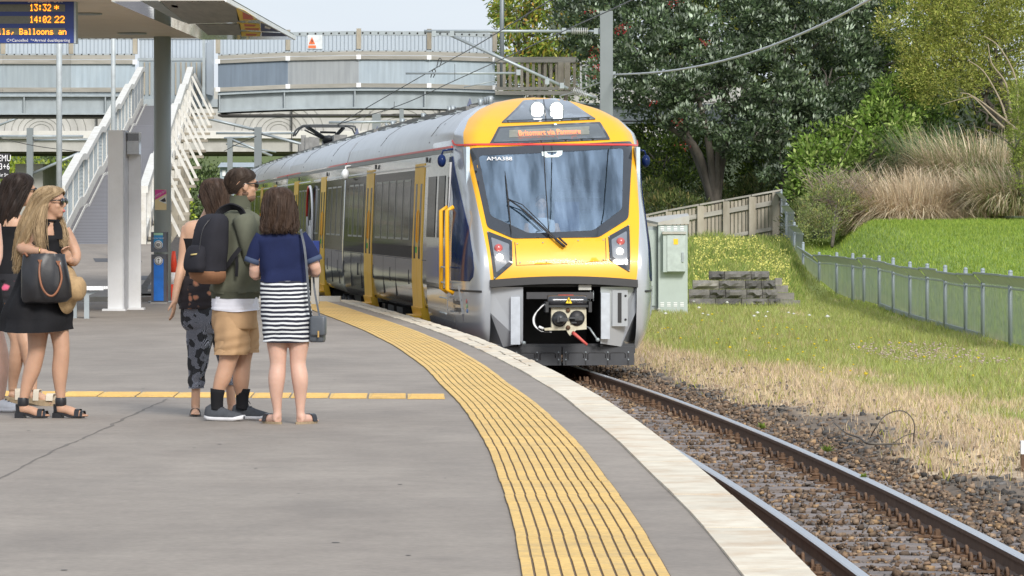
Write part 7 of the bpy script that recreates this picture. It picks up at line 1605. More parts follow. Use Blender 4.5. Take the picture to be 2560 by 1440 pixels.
def remesh(mb, name, m, parent, voxel=.0075, sm=4):
    me = bpy.data.meshes.new(name); me.from_pydata(mb.v, [], mb.f); me.update(); o = bpy.data.objects.new(name, me); COL.objects.link(o)
    r = o.modifiers.new('r', 'REMESH'); r.mode = 'VOXEL'; r.voxel_size = voxel; r.use_smooth_shade = True
    s_ = o.modifiers.new('s', 'SMOOTH'); s_.iterations = sm; s_.factor = .5
    bpy.context.view_layer.update(); dg = bpy.context.evaluated_depsgraph_get(); me2 = bpy.data.meshes.new_from_object(o.evaluated_get(dg)); bpy.data.objects.remove(o)
    me2.name = name; me2.materials.clear(); me2.materials.append(m); me2.polygons.foreach_set('use_smooth', np.ones(len(me2.polygons), bool)); o = bpy.data.objects.new(name, me2); COL.objects.link(o); o.parent = parent; ORG[o.name] = (0, 0, 0); return o
def head(mb, c, f, s=1.0, tilt=0.0):
    c = Vector(c); f = Vector(f).normalized(); u = (UPV + f * tilt).normalized(); sd_ = u.cross(f).normalized(); q = lambda a, b_, d: c + f * a * s + sd_ * b_ * s + u * d * s
    mb.ell(q(-.008, 0, .025), (.098 * s, .074 * s, .095 * s), f, n=20, m=12, up=u); mb.ell(q(.022, 0, -.04), (.068 * s, .060 * s, .074 * s), f, n=16, m=10, up=u); mb.ell(q(.052, 0, -.092), (.030 * s, .030 * s, .024 * s), f, up=u)
    mb.ell(q(.093, 0, -.020), (.020 * s, .012 * s, .022 * s), f, up=u); mb.ell(q(.085, 0, .006), (.012 * s, .010 * s, .026 * s), f, up=u); mb.ell(q(.082, 0, .026), (.014 * s, .050 * s, .013 * s), f, up=u)
    mb.ell(q(.082, 0, -.060), (.014 * s, .024 * s, .007 * s), f, up=u); mb.ell(q(.079, 0, -.071), (.014 * s, .021 * s, .007 * s), f, up=u)
    for k in (-1, 1): mb.ell(q(-.002, .076 * k, -.012), (.020 * s, .010 * s, .032 * s), f, up=u); mb.ell(q(.055, .038 * k, -.028), (.026 * s, .022 * s, .022 * s), f, up=u)
def shades(fig, c, f, s=1.0, tilt=0.0, name='sunglasses', lens=None):
    c = Vector(c); f = Vector(f).normalized(); u = (UPV + f * tilt).normalized(); sd_ = u.cross(f).normalized(); q = lambda a, b_, d: c + f * a * s + sd_ * b_ * s + u * d * s; mb = MB()
    for k in (-1, 1): mb.ell(q(.093, .034 * k, .004), (.012 * s, .030 * s, .024 * s), f, n=16, m=8, up=u); mb.tube([q(.092, .06 * k, .012), q(.06, .076 * k, .012), q(-.01, .079 * k, .008), q(-.02, .079 * k, -.01)], .0045, 6)
    mb.tube([q(.098, -.02, .012), q(.102, 0, .014), q(.098, .02, .012)], .005, 6); return mb.build(name, lens or M_shade, fig.root, rel=True)
def hand(mb, w, d, nrm, curl=.5, s=1.0, thumb=1):
    w = Vector(w); d = Vector(d).normalized(); nrm = Vector(nrm); nrm = (nrm - d * nrm.dot(d)).normalized(); sd_ = d.cross(nrm) * thumb
    mb.tube([w - d * .02, w + d * .015], [.024 * s, .025 * s], 10); mb.ell(w + d * .048 * s, (.050 * s, .037 * s, .016 * s), d, n=14, m=8, up=nrm)
    for i, (o_, L_) in enumerate(((.028, .92), (.0095, 1.0), (-.0095, .95), (-.027, .76))):
        p = w + d * .080 * s + sd_ * o_ * s; dd = (d + sd_ * o_ * 2.2).normalized(); pts = [p]
        for k, l in enumerate((.036, .026, .021)):
            an = curl * (.45 + .35 * k) * (1 + .12 * i); q = (dd * math.cos(an) - nrm * math.sin(an)); dd = q.normalized(); p = p + dd * l * L_ * s; pts.append(p)
        mb.tube(pts, [.0092 * s, .0088 * s, .0080 * s, .0062 * s], 7)
    p = w + d * .02 * s + sd_ * .026 * s; t1 = (d * .62 + sd_ * .75 - nrm * .25).normalized(); t2 = (d * .95 + sd_ * .25 - nrm * .35).normalized(); mb.tube([p - d * .01, p + t1 * .036 * s, p + t1 * .036 * s + t2 * .03 * s, p + t1 * .036 * s + t2 * .052 * s], [.014 * s, .0115 * s, .0095 * s, .007 * s], 7)
def hair(fig, rows, m, face, n=36, strands=700, length=None, seed=0, name='hair', m2=None, wisp=.012, flow=(0, 0), tail=.035):
    # rows: (x, y, z, a, b, open_deg) top to bottom; face: angle of the face opening
    rr = random.Random(seed); R = []; S = catmull(rows, 4); mb = MB()
    for q in S:
        row = []; op = math.radians(max(0, q[5])); amin, amax = face + op, face + 2 * math.pi - op; inn = []
        for j in range(n + 1):
            a = amin + (amax - amin) * j / n; w = 1 + .035 * math.sin(a * 9 + q[2] * 30) + .02 * math.sin(a * 17 + q[2] * 12)
            row.append((q[0] + math.cos(a) * q[3] * w, q[1] + math.sin(a) * q[4] * w, q[2])); inn.append((q[0] + math.cos(a) * q[3] * .55, q[1] + math.sin(a) * q[4] * .55, q[2]))
        R.append(row + inn[::-1])
    mb.rings(R, 0, (True, True)); base = mb.build(name, m, fig.root, rel=True)
    sb = MB(); K = len(S)
    for i in range(strands):
        a0 = rr.random(); off = rr.uniform(-.03, .03); i0 = int(rr.random() ** 1.6 * K * .55); i1 = K - 1 - int(rr.random() ** 2 * K * .18); w0_ = rr.uniform(.0012, .0032); lift = rr.uniform(.98, 1.045) + (rr.random() < .1) * rr.uniform(0, .08); P0 = []
        for i_ in range(i0, i1 + 1, 2):
            q = S[i_]; op = math.radians(max(0, q[5])); aa = face + op + (2 * math.pi - 2 * op) * min(1, max(0, a0 + off * (i_ / K) ** 2)); t = (i_ - i0) / max(1, i1 - i0); wv = wisp * math.sin(t * 7 + a0 * 40) * t
            P0.append((q[0] + math.cos(aa) * (q[3] * lift + wv) + flow[0] * t * t, q[1] + math.sin(aa) * (q[4] * lift + wv) + flow[1] * t * t, q[2] - rr.uniform(0, .008)))
        if len(P0) < 2: continue
        tl = P0[-1]; P0.append((tl[0] + rr.uniform(-.012, .012), tl[1] + rr.uniform(-.01, .01), tl[2] - rr.uniform(.003, max(.004, tail))))
        sb.tube(P0, [w0_] * (len(P0) - 1) + [w0_ * .3], 3, caps=False, mi=0)
    o = sb.build('strands', m2 or m, base, rel=True); o['kind'] = 'stuff'; return base
def limb(mb, fig, pts, k=3, n=14): mb.tube([fig.J(*p[:3]) for p in pts], [p[3] for p in pts], n, k=k)
def foot(mb, a, d, s=1.0, toes=True, heel=.0):  # a: ankle centre, d: horizontal direction; sole at z = a.z - .075
    a = Vector(a); d = Vector(d).normalized(); sd_ = Vector((-d.y, d.x, 0)); zs_ = .0 + heel
    mb.tube([a, a + Vector((0, 0, -.03)), Vector((a.x, a.y, zs_ + .035)) - d * .01], [.034 * s, .036 * s, .036 * s], 10)
    mb.tube([Vector((a.x, a.y, zs_ + .030)) - d * .025 * s, Vector((a.x, a.y, .034 + heel * .8)) + d * .05 * s, Vector((a.x, a.y, .027 + heel * .3)) + d * .11 * s, Vector((a.x, a.y, .024)) + d * .155 * s], [.030 * s, .035 * s, .037 * s, .030 * s], 12, k=2)
    if toes:
        for i, (o_, l, r) in enumerate(((.026, .205, .013), (.011, .203, .0095), (-.004, .196, .009), (-.018, .186, .0085), (-.031, .172, .008))): mb.tube([Vector((a.x, a.y, .022)) + d * .14 * s + sd_ * o_ * s, Vector((a.x, a.y, .019)) + d * l * s + sd_ * o_ * 1.05 * s], [r * 1.05 * s, r * .85 * s], 7)
def sole(fig, a, d, L_=.25, w=.042, z0=0, z1=.018, name='sandal', m=None, heel=0, parent=None):
    a = Vector(a); d = Vector(d).normalized(); sd_ = Vector((-d.y, d.x, 0)); out = []; mb = MB()
    for t in np.linspace(0, 2 * math.pi, 25)[:-1]:
        u = math.cos(t); v = math.sin(t); ww = w * (1 - .18 * (u < 0) * abs(u)); out.append((u, v * ww))
    lo, hi = [], []
    for u, v in out:
        p = Vector((a.x, a.y, 0)) + d * (u * L_ / 2 + L_ * .5 - .06) + sd_ * v; hz = heel * smooth01(np.array((-u + .3) / 1.0)) if heel else 0; lo.append((p.x, p.y, z0 + float(hz))); hi.append((p.x, p.y, z1 + float(hz)))
    mb.rings([lo, hi], 0, sm=False); return mb.build(name, m or M_cork, parent or fig.root, rel=True)
def sneaker(fig, a, d, L_=.29, m=M_shoe, ms=M_sole):
    a = Vector(a); d = Vector(d).normalized(); sd_ = Vector((-d.y, d.x, 0)); prof = [(0, .034, .10), (.03, .042, .118), (.08, .045, .118), (.12, .047, .100), (.17, .050, .080), (.22, .050, .066), (.26, .040, .054), (.285, .020, .042)]
    R = []; Rs = []
    for t, w, h in prof:
        c = Vector((a.x, a.y, 0)) + d * (t * L_ / .29 - .075); R.append([tuple(c + sd_ * (w * math.cos(q)) + UPV * (.026 + max(0, math.sin(q)) * (h - .026) + min(0, math.sin(q)) * .01)) for q in np.linspace(0, 2 * math.pi, 17)[:-1]])
        lift = .012 * max(0, (t - .22) / .06) if t > .22 else .01 * max(0, (.04 - t) / .04); Rs.append([tuple(c + sd_ * ((w + .006) * math.copysign(abs(math.cos(q)) ** .5, math.cos(q))) + UPV * (.016 + lift + .016 * math.copysign(abs(math.sin(q)) ** .5, math.sin(q)))) for q in np.linspace(0, 2 * math.pi, 17)[:-1]])
    mb = MB(); mb.rings(R, 0); o = mb.build('shoe', m, fig.root, rel=True); mb = MB(); mb.rings(Rs, 0); mb.build('sole', ms, o, rel=True)
    mb = MB()
    for k in range(5): c = Vector((a.x, a.y, .116 - k * .013)) + d * (.015 + k * .022); mb.tube([c + sd_ * .02, c + UPV * .008, c - sd_ * .02], .003, 5)
    mb.tube([Vector((a.x, a.y, .118)) + d * .01, Vector((a.x, a.y, .135)) + d * .03 + sd_ * .02, Vector((a.x, a.y, .112)) + d * .05 + sd_ * .01], .003, 5, k=3); mb.build('laces', L_blk, o, rel=True); return o
def strap(fig, pts, w, t, m, name='strap', parent=None, k=4, up=(0, 1, 0)):
    P0 = [Vector(p) for p in catmull(pts, k)]; mb = MB(); R = []
    for i, p in enumerate(P0):
        d = (P0[min(i + 1, len(P0) - 1)] - P0[max(0, i - 1)]).normalized(); s_ = d.cross(Vector(up)); s_ = s_.normalized() if s_.length > 1e-3 else Vector((1, 0, 0)); n_ = s_.cross(d)
        R.append([tuple(p + s_ * w / 2 + n_ * t / 2), tuple(p - s_ * w / 2 + n_ * t / 2), tuple(p - s_ * w / 2 - n_ * t / 2), tuple(p + s_ * w / 2 - n_ * t / 2)])
    mb.rings(R, 0, sm=False); return mb.build(name, m, parent or fig.root, rel=True)

# ---- woman in the striped skirt (back to the camera)
f5 = Fig(712, 1060, 'woman with brown shoulder-length hair in a navy top and striped skirt, seen from behind'); J = f5.J; mb = MB()
loft(mb, f5, [(700, 588, 0, .03, .03), (700, 596, 0, .13, .085), (701, 618, 0, .17, .10), (704, 665, 0, .148, .095), (709, 700, 0, .15, .10), (715, 770, 0, .165, .115), (717, 810, 0, .16, .115), (718, 840, 0, .12, .10)], folds=0)
mb.tube([J(698, 560, -.01), J(700, 592, 0)], [.052, .06], 14); head(mb, J(698, 517, .015), (.25, 1, 0), 1.0)
limb(mb, f5, [(695, 800, 0, .08), (693, 850, 0, .077), (694, 880, 0, .066), (695, 912, 0, .057), (692, 945, -.012, .061), (691, 985, -.005, .046), (693, 1022, 0, .031), (694, 1040, 0, .031)])
limb(mb, f5, [(742, 800, 0, .08), (747, 850, 0, .076), (746, 880, 0, .064), (745, 910, 0, .056), (750, 945, -.012, .060), (751, 985, -.005, .045), (751, 1022, 0, .031), (752, 1040, 0, .031)])
foot(mb, J(692, 1038), (-.55, .85, 0), .98); foot(mb, J(753, 1038), (.55, .85, 0), .98)
limb(mb, f5, [(655, 602, 0, .052), (645, 640, .0, .046), (636, 685, .03, .040), (650, 684, .15, .034), (668, 682, .25, .026)]); limb(mb, f5, [(752, 602, 0, .052), (774, 640, 0, .046), (789, 677, .03, .040), (772, 678, .15, .034), (755, 680, .25, .026)])
hand(mb, J(668, 682, .25), (.5, .8, .05), (0, 0, 1), .6, .95); hand(mb, J(755, 680, .25), (-.5, .8, .05), (0, 0, 1), .6, .95, -1)
remesh(mb, 'body', M_skinB, f5.root)
garment('top', f5, [(700, 576, 0, .068, .062), (700, 583, 0, .115, .08), (701, 592, 0, .158, .098), (702, 606, 0, .176, .108), (704, 650, 0, .168, .108), (708, 680, 0, .164, .110), (711, 706, 0, .170, .115)], C_navy, folds=.009, nf=5, seed=3, p=2.4)
sk = garment('striped_skirt', f5, [(711, 702, 0, .169, .114), (713, 735, 0, .174, .122), (716, 790, 0, .178, .128), (717, 830, 0, .172, .125), (717, 852, 0, .168, .122)], C_str, folds=.010, nf=5, seed=8, p=2.5, sag=lambda a, t: .012 * math.sin(a) * t)
for sgn, pts in ((-1, [(661, 592, 0, .066), (646, 620, 0, .066), (634, 650, .01, .060), (632, 656, .01, .060)]), (1, [(745, 592, 0, .066), (764, 620, 0, .066), (781, 646, .01, .060), (784, 653, .01, .060)])):
    mb = MB(); mb.tube([J(*p[:3]) for p in pts], [p[3] for p in pts], 18, k=4); o = mb.build('sleeve', C_navy, f5.root, rel=True); a, c = J(*pts[-2][:3]), J(*pts[-1][:3]); d = (c - a).normalized(); mb = MB(); mb.tube([c - d * .028, c + d * .008], .064, 18); mb.build('cuff', C_cuff, o, rel=True)
Z = lambda py: J(0, py)[2]; X = lambda px: J(px, 0)[0]
hair(f5, [(X(698), .0, Z(467), .012, .012, 0), (X(697), .0, Z(470), .055, .06, 0), (X(697), 0, Z(480), .088, .098, 0), (X(697), -.005, Z(500), .104, .112, 30), (X(698), -.01, Z(525), .115, .115, 55), (X(700), -.02, Z(550), .120, .10, 70), (X(699), -.035, Z(566), .118, .085, 80), (X(699), -.045, Z(574), .105, .07, 85)], H_br, math.radians(80), strands=1100, seed=5, wisp=.02)
for a_, dd in ((J(692, 1050), Vector((-.55, .85, 0))), (J(753, 1050), Vector((.55, .85, 0)))):
    o = sole(f5, a_, dd, .245, .043, 0, .016, m=M_cork); q = Vector((a_.x, a_.y, 0)) + dd.normalized() * .11; s_ = Vector((-dd.y, dd.x, 0)).normalized(); strap(f5, [q + s_ * .045 + UPV * .015, q + s_ * .03 + UPV * .06, q + UPV * .068, q - s_ * .03 + UPV * .06, q - s_ * .045 + UPV * .015], .05, .004, L_blk, 'sandal_strap', o, up=tuple(s_))
bg = thing('shoulder_bag', 'small grey leather shoulder bag at the hip of the woman in the striped skirt', 'handbag', (PX(795, f5.d - .12), f5.d - .10, 0)); ORG[bg.name] = (0, 0, 0); bg.location = f5.root.location
def rbox(name, x0, x1_, y0, y1, z0, z1, m, parent, p=5, taper=0.0, n=28, rot=0):
    mb = MB(); R = []; cx, cy = (x0 + x1_) / 2, (y0 + y1) / 2; H_ = z1 - z0
    for t, s_ in ((0, .80), (.03, .93), (.1, 1), (.5, 1 - taper * .5), (.9, 1 - taper), (.97, .93 - taper), (1, .8 - taper)): R.append(ring((cx, cy, z0 + H_ * t), (x1_ - x0) / 2 * s_, (y1 - y0) / 2 * s_, math.radians(rot), n, p))
    mb.rings(R, 0); return mb.build(name, m, parent, rel=True)
rbox('bag_body', X(776), X(813), -.10, .0, Z(855), Z(792), L_grey, bg, rot=-12); rbox('bag_flap', X(778), X(817), -.125, -.06, Z(838), Z(789), L_grey, bg, rot=-12); MB().bx(X(796), X(800), -.135, -.12, Z(842), Z(826)).build('bag_clasp', M_gold, bg, rel=True)
strap(f5, [J(752, 574, .02), J(755, 582, -.10), J(764, 620, -.15), J(771, 690, -.165), J(776, 760, -.16), J(779, 792, -.07)], .016, .005, L_grey, 'strap', bg, up=(0, 1, 0)); strap(f5, [J(758, 582, .06), J(778, 640, .12), J(784, 720, .10), J(800, 795, -.03)], .014, .005, L_grey, 'strap', bg)

# ---- man with the backpack
f4 = Fig(590, 1051, 'bearded man in an olive bomber jacket and khaki shorts with a black backpack'); J = f4.J; Z = lambda py: J(0, py)[2]; X = lambda px: J(px, 0)[0]; mb = MB(); fd = Vector((.93, .36, 0)).normalized(); bd = Vector((.75, .66, 0)); rotb = math.degrees(math.atan2(bd.y, bd.x)) - 90
loft(mb, f4, [(598, 530, 0, .04, .04), (590, 545, 0, .17, .10), (590, 580, 0, .2, .12), (588, 650, 0, .17, .12), (586, 720, 0, .165, .12), (584, 790, 0, .17, .13), (584, 830, 0, .12, .10)], rot=rotb)
mb.tube([J(601, 495, 0), J(600, 518, 0), J(597, 540, 0)], [.058, .060, .075], 14); head(mb, J(606, 463, 0), fd, 1.06)
limb(mb, f4, [(580, 800, -.04, .095), (578, 860, -.05, .085), (570, 905, -.05, .064), (558, 945, -.06, .060), (548, 975, -.06, .045), (543, 1015, -.06, .038)]); limb(mb, f4, [(604, 800, .08, .09), (606, 870, .08, .078), (605, 905, .08, .060), (601, 950, .07, .062), (602, 985, .08, .045), (605, 1010, .08, .036)])
mb.tube([J(625, 640, .05), J(640, 630, .16), J(625, 622, .25)], [.04, .035, .028], 10); hand(mb, J(618, 665, -.02), (-.75, -.1, .5), (.2, -1, 0), .5, 1.02)
remesh(mb, 'body', M_skinC, f4.root)
garment('jacket', f4, [(600, 518, 0, .068, .068), (599, 525, 0, .076, .073), (596, 532, 0, .14, .10), (594, 548, 0, .205, .128), (594, 580, 0, .222, .150), (590, 640, 0, .208, .155), (588, 700, 0, .20, .155), (588, 726, 0, .198, .155), (588, 733, 0, .180, .145)], C_olive, rot=rotb, folds=.015, nf=6, seed=2, p=2.4)
garment('jacket_hem', f4, [(588, 729, 0, .187, .149), (588, 736, 0, .184, .148), (588, 746, 0, .182, .146)], C_rib, rot=rotb, folds=.002, seed=4, p=2.4)
garment('collar', f4, [(600, 514, 0, .066, .068), (600, 518, 0, .069, .072), (600, 524, 0, .074, .078)], C_rib, rot=rotb, folds=.001, top=False)
garment('tee_shirt', f4, [(588, 740, 0, .178, .143), (588, 758, 0, .181, .147), (588, 776, 0, .184, .150)], C_tee, rot=rotb, folds=.006, nf=6, seed=6, p=2.4, sag=lambda a, t: .008 * math.sin(a * 2) * t)
mb = MB(); mb.tube([J(612, 546, -.16), J(624, 585, -.20), J(633, 632, -.19), J(636, 652, -.17)], [.082, .080, .072, .066], 20, k=5); mb.tube([J(634, 650, -.17), J(622, 648, -.02), J(640, 640, .10)], [.064, .056, .05], 16, k=4); mb.tube([J(575, 550, .16), J(602, 600, .26), J(630, 645, .25), J(640, 650, .16)], [.078, .07, .062, .05], 14, k=3); o = mb.build('sleeve', C_olive, f4.root, rel=True)
mb = MB(); loft(mb, f4, [(587, 765, 0, .172, .14), (586, 800, 0, .178, .145), (586, 822, 0, .172, .14)], rot=rotb, folds=.003)
mb.v = [(x, y, z) for x, y, z in mb.v]; mb.build('shorts', C_khaki, f4.root, rel=True)
garment('shorts_leg', f4, [(580, 790, -.04, .118, .11), (581, 830, -.05, .122, .115), (582, 860, -.05, .116, .112), (579, 886, -.05, .112, .108)], C_khaki, rot=rotb, folds=.014, nf=4, seed=11, p=2.3); garment('shorts_leg', f4, [(600, 790, .07, .11, .11), (606, 830, .08, .108, .11), (609, 860, .08, .10, .10), (609, 882, .08, .098, .10)], C_khaki, rot=rotb, folds=.007, nf=4, seed=12, p=2.3)
for a_, dy, an in ((544, -.06, 985), (604, .08, 985)):
    mb = MB(); mb.tube([J(a_ + 2, 972, dy), J(a_, 992, dy), J(a_, 1015, dy), J(a_ - 1, 1024, dy)], [.054, .047, .044, .046], 14, k=2); mb.build('sock', C_blk, f4.root, rel=True)
sneaker(f4, J(541, 1030, -.06), (.93, -.36, 0), .30); sneaker(f4, J(606, 1030, .10), (.94, -.30, 0), .29)
face_ = math.atan2(fd.y, fd.x)
hair(f4, [(X(602), 0, Z(419), .012, .012, 0), (X(602), 0, Z(421), .05, .05, 0), (X(602), .0, Z(427), .080, .075, 0), (X(602), 0, Z(439), .106, .085, 25), (X(601), 0, Z(450), .108, .085, 66), (X(600), -.0, Z(462), .101, .081, 92), (X(600), 0, Z(473), .084, .075, 112), (X(600), 0, Z(482), .070, .066, 128)], H_sh, face_, strands=500, seed=9, wisp=.001, tail=.004)
mb = MB(); mb.ell(J(606, 463, 0) + fd * .038 - UPV * .088, (.060, .056, .034), fd, n=18, m=8); mb.ell(J(606, 463, 0) + fd * .012 - UPV * .058, (.046, .0665, .034), fd); mb.build('beard', mat('beard_brown', (.15, .085, .055), .8, var=.3, scale=40, bump=.05, bscale=150), f4.root, rel=True)
shades(f4, J(606, 463, 0), fd, 1.06)
bp = thing('backpack', 'black backpack with a tan base worn by the man in the olive jacket', 'backpack', f4.root.location); ORG[bp.name] = (0, 0, 0)
def pack(name, rows, m, p=3.2, n=36, rot=rotb, fo=.003, seed=1): mb = MB(); loft(mb, f4, rows, rot, p, 4, n, fo, 4, seed); return mb.build(name, m, bp, rel=True)
pack('pack_body', [(543, 534, -.20, .035, .025), (542, 537, -.20, .075, .05), (539, 548, -.21, .112, .078), (534, 575, -.22, .130, .092), (529, 620, -.22, .140, .098), (524, 660, -.21, .144, .100), (523, 678, -.21, .140, .098)], C_pack)
pack('pack_base', [(523, 677, -.21, .142, .100), (525, 690, -.20, .138, .096), (528, 702, -.19, .110, .08), (530, 709, -.19, .06, .05)], C_tan)
pack('front_pocket', [(502, 612, -.27, .04, .03), (501, 618, -.27, .08, .045), (497, 640, -.28, .095, .055), (495, 668, -.28, .098, .055), (498, 680, -.27, .08, .045)], C_pack)
strap(f4, [J(545, 545, -.13), J(556, 527, -.10), J(580, 516, -.12), J(598, 520, -.16), J(610, 532, -.17), J(618, 560, -.19)], .055, .012, C_strap, 'shoulder_strap', bp, up=(.3, .6, .7)); strap(f4, [J(548, 690, -.19), J(572, 665, -.25), J(590, 640, -.27), J(606, 620, -.26)], .032, .006, C_strap, 'lower_strap', bp, up=(0, 1, 0)); strap(f4, [J(597, 640, -.26), J(598, 665, -.25), J(596, 690, -.24)], .022, .004, C_strap, 'loose_strap', bp, up=(0, 1, 0))
mb = MB(); mb.tube([J(486, 636, -.35), J(502, 634, -.355)], .006, 5); mb.build('zip_pull', mat('zip_gold', (.45, .36, .15), .5), bp, rel=True); mb = MB(); mb.tube([J(505, 640, -.355), J(515, 575, -.335), J(535, 545, -.30)], .004, 5, k=4); mb.build('zip', L_blk, bp, rel=True)

# ---- woman in strappy top and printed trousers, left of the man
f3 = Fig(510, 1040, 'woman in a strappy black top and geometric print trousers behind the backpack wearer'); J = f3.J; Z = lambda py: J(0, py)[2]; X = lambda px: J(px, 0)[0]; mb = MB(); fd = Vector((-.75, .66, 0)).normalized(); rotb = math.degrees(math.atan2(.9, -.35)) - 90
loft(mb, f3, [(512, 548, .05, .03, .03), (510, 555, .05, .13, .08), (507, 580, .05, .155, .095), (504, 640, .05, .128, .085), (503, 690, .05, .135, .095), (508, 760, .05, .165, .11), (512, 800, .05, .16, .12), (514, 830, .05, .10, .1)], rot=rotb)
mb.tube([J(527, 520, .05), J(515, 552, .05)], [.046, .055], 12); head(mb, J(531, 492, .05), fd, .98)
limb(mb, f3, [(470, 568, .03, .050), (462, 610, .01, .043), (457, 650, .0, .037), (447, 700, -.03, .033), (439, 745, -.06, .025), (438, 752, -.06, .024)]); hand(mb, J(438, 752, -.06), (-.1, -.15, -1), (1, -.2, 0), .25, .95, 1)
limb(mb, f3, [(492, 935, .03, .040), (489, 975, .03, .033), (488, 1016, .035, .034)]); limb(mb, f3, [(565, 940, .35, .040), (568, 975, .35, .034), (571, 1016, .36, .034)])
foot(mb, J(488, 1012, .04), (.05, -1, 0), .9); foot(mb, J(572, 1012, .36), (.6, -.7, 0), .9); remesh(mb, 'body', M_skinA, f3.root)
garment('black_top', f3, [(506, 596, .05, .158, .10), (504, 640, .05, .137, .095), (503, 690, .05, .142, .102), (504, 712, .05, .15, .108)], C_blk, rot=rotb, folds=.004, seed=3)
garment('floral_hem', f3, [(503, 690, .05, .146, .106), (503, 715, .05, .158, .118), (503, 745, .05, .168, .128), (503, 772, .05, .172, .132)], C_flo, rot=rotb, folds=.012, nf=6, seed=7)
for pts in ([(488, 562, -.04), (489, 580, -.06), (492, 600, -.06)], [(503, 556, -.02), (500, 575, -.055), (494, 598, -.06)], [(484, 556, .02), (482, 575, -.04), (486, 598, -.05)], [(520, 556, .0), (518, 575, -.045), (512, 598, -.055)]): strap(f3, [J(*p) for p in pts], .013, .004, C_blk, 'top_strap')
mb = MB(); loft(mb, f3, [(506, 755, .05, .162, .115), (508, 790, .05, .170, .125), (510, 815, .05, .165, .12), (512, 835, .05, .11, .10)], rot=rotb); mb.build('trousers', C_tri, f3.root, rel=True)
garment('trouser_leg', f3, [(500, 790, .03, .098, .10), (499, 840, .03, .095, .098), (495, 900, .03, .072, .078), (490, 945, .03, .056, .06), (489, 971, .03, .052, .055)], C_tri, folds=.013, nf=4, seed=14); garment('trouser_leg', f3, [(548, 800, .20, .09, .10), (553, 850, .27, .085, .095), (560, 900, .32, .068, .078), (564, 945, .35, .055, .06), (566, 967, .35, .052, .055)], C_tri, folds=.008, nf=4, seed=15)
hair(f3, [(X(536), .05, Z(444), .012, .012, 0), (X(536), .05, Z(447), .055, .06, 0), (X(536), .05, Z(458), .092, .095, 0), (X(536), .045, Z(480), .108, .105, 48), (X(538), .03, Z(510), .108, .095, 75), (X(541), .01, Z(535), .095, .07, 90), (X(544), -.01, Z(550), .07, .05, 95)], H_br, math.radians(140), strands=900, seed=21, m2=H_br, wisp=.015)
shades(f3, J(531, 492, .05), fd, .98, lens=mat('purple_frame', (.08, .02, .10), .2, coat=.6))
for a_, dd in ((J(488, 1012, .04), Vector((.05, -1, 0))), (J(572, 1012, .36), Vector((.6, -.7, 0)))):
    o = sole(f3, a_, dd, .23, .042, 0, .014, m=L_blk); q = Vector((a_.x, a_.y, 0)) + dd.normalized() * .10; s_ = Vector((-dd.y, dd.x, 0)).normalized(); strap(f3, [q + s_ * .04 + UPV * .012, q + s_ * .028 + UPV * .05, q + UPV * .056, q - s_ * .028 + UPV * .05, q - s_ * .04 + UPV * .012], .035, .004, L_blk, 'sandal_strap', o, up=tuple(s_))

# ---- blonde woman with the tote
f2 = Fig(105, 1045, 'blonde woman in sunglasses and a black halter dress rummaging in a large black tote'); J = f2.J; Z = lambda py: J(0, py)[2]; X = lambda px: J(px, 0)[0]; mb = MB(); fd = Vector((.95, -.25, 0)).normalized(); rotb = math.degrees(math.atan2(-.75, .66)) + 90
loft(mb, f2, [(124, 560, 0, .03, .03), (122, 568, 0, .125, .08), (120, 595, 0, .155, .10), (118, 640, 0, .135, .105), (112, 680, 0, .13, .10), (108, 740, 0, .165, .12), (110, 800, 0, .17, .12), (112, 830, 0, .12, .1)], rot=rotb)
mb.tube([J(128, 530, 0), J(124, 552, 0), J(122, 568, 0)], [.050, .052, .065], 14); head(mb, J(129, 505, 0), fd, 1.0, -.05)
limb(mb, f2, [(84, 570, -.02, .054), (70, 595, -.03, .052), (56, 618, -.05, .043), (80, 624, -.12, .040), (110, 629, -.19, .027), (116, 630, -.20, .026)]); hand(mb, J(118, 630, -.20), (1, .1, -.15), (0, 0, 1), .35, .98)
limb(mb, f2, [(158, 575, .04, .050), (174, 602, .04, .046), (189, 636, .02, .040), (186, 655, -.05, .034), (179, 650, -.13, .027)]); hand(mb, J(180, 650, -.13), (-.25, -.25, .5), (-.6, 1, 0), .9, .95)
limb(mb, f2, [(96, 790, .02, .085), (94, 825, .02, .080), (91, 882, .0, .062), (80, 925, -.0, .062), (68, 962, .0, .047), (60, 995, 0, .034), (59, 1005, 0, .034)]); limb(mb, f2, [(140, 790, .0, .078), (147, 822, 0, .072), (154, 875, -.01, .060), (150, 925, .0, .060), (150, 965, .0, .044), (152, 995, 0, .033), (152, 1005, 0, .033)])
foot(mb, J(58, 1008, 0), (.97, -.22, 0), .95, heel=.03); foot(mb, J(152, 1008, 0), (.96, -.28, 0), .98, heel=.03); remesh(mb, 'body', M_skinC, f2.root)
garment('halter_dress', f2, [(123, 588, -.01, .128, .100), (122, 600, -.01, .145, .112), (120, 620, 0, .158, .118), (114, 665, 0, .165, .128), (104, 720, 0, .205, .16), (96, 780, 0, .242, .205), (93, 824, 0, .262, .235)], C_blk, rot=rotb, folds=.020, nf=6, seed=5, n=60, sag=lambda a, t: .02 * math.sin(a + 1) * t)
strap(f2, [J(119, 552, -.045), J(113, 566, -.095), J(110, 580, -.115), J(110, 596, -.125)], .06, .006, C_blk, 'halter_strap', up=(0, 1, 0)); strap(f2, [J(137, 553, -.03), J(145, 566, -.07), J(149, 580, -.085), J(150, 598, -.10)], .06, .006, C_blk, 'halter_strap', up=(0, 1, 0))
mb = MB(); mb.tube([J(127, 551, 0) + Vector((.057 * math.cos(t), .057 * math.sin(t), .004 * math.cos(t) * -1)) for t in np.linspace(0, 6.283, 21)], .0095, 6); mb.build('choker', C_blk, f2.root, rel=True)
fa = math.atan2(fd.y, fd.x)
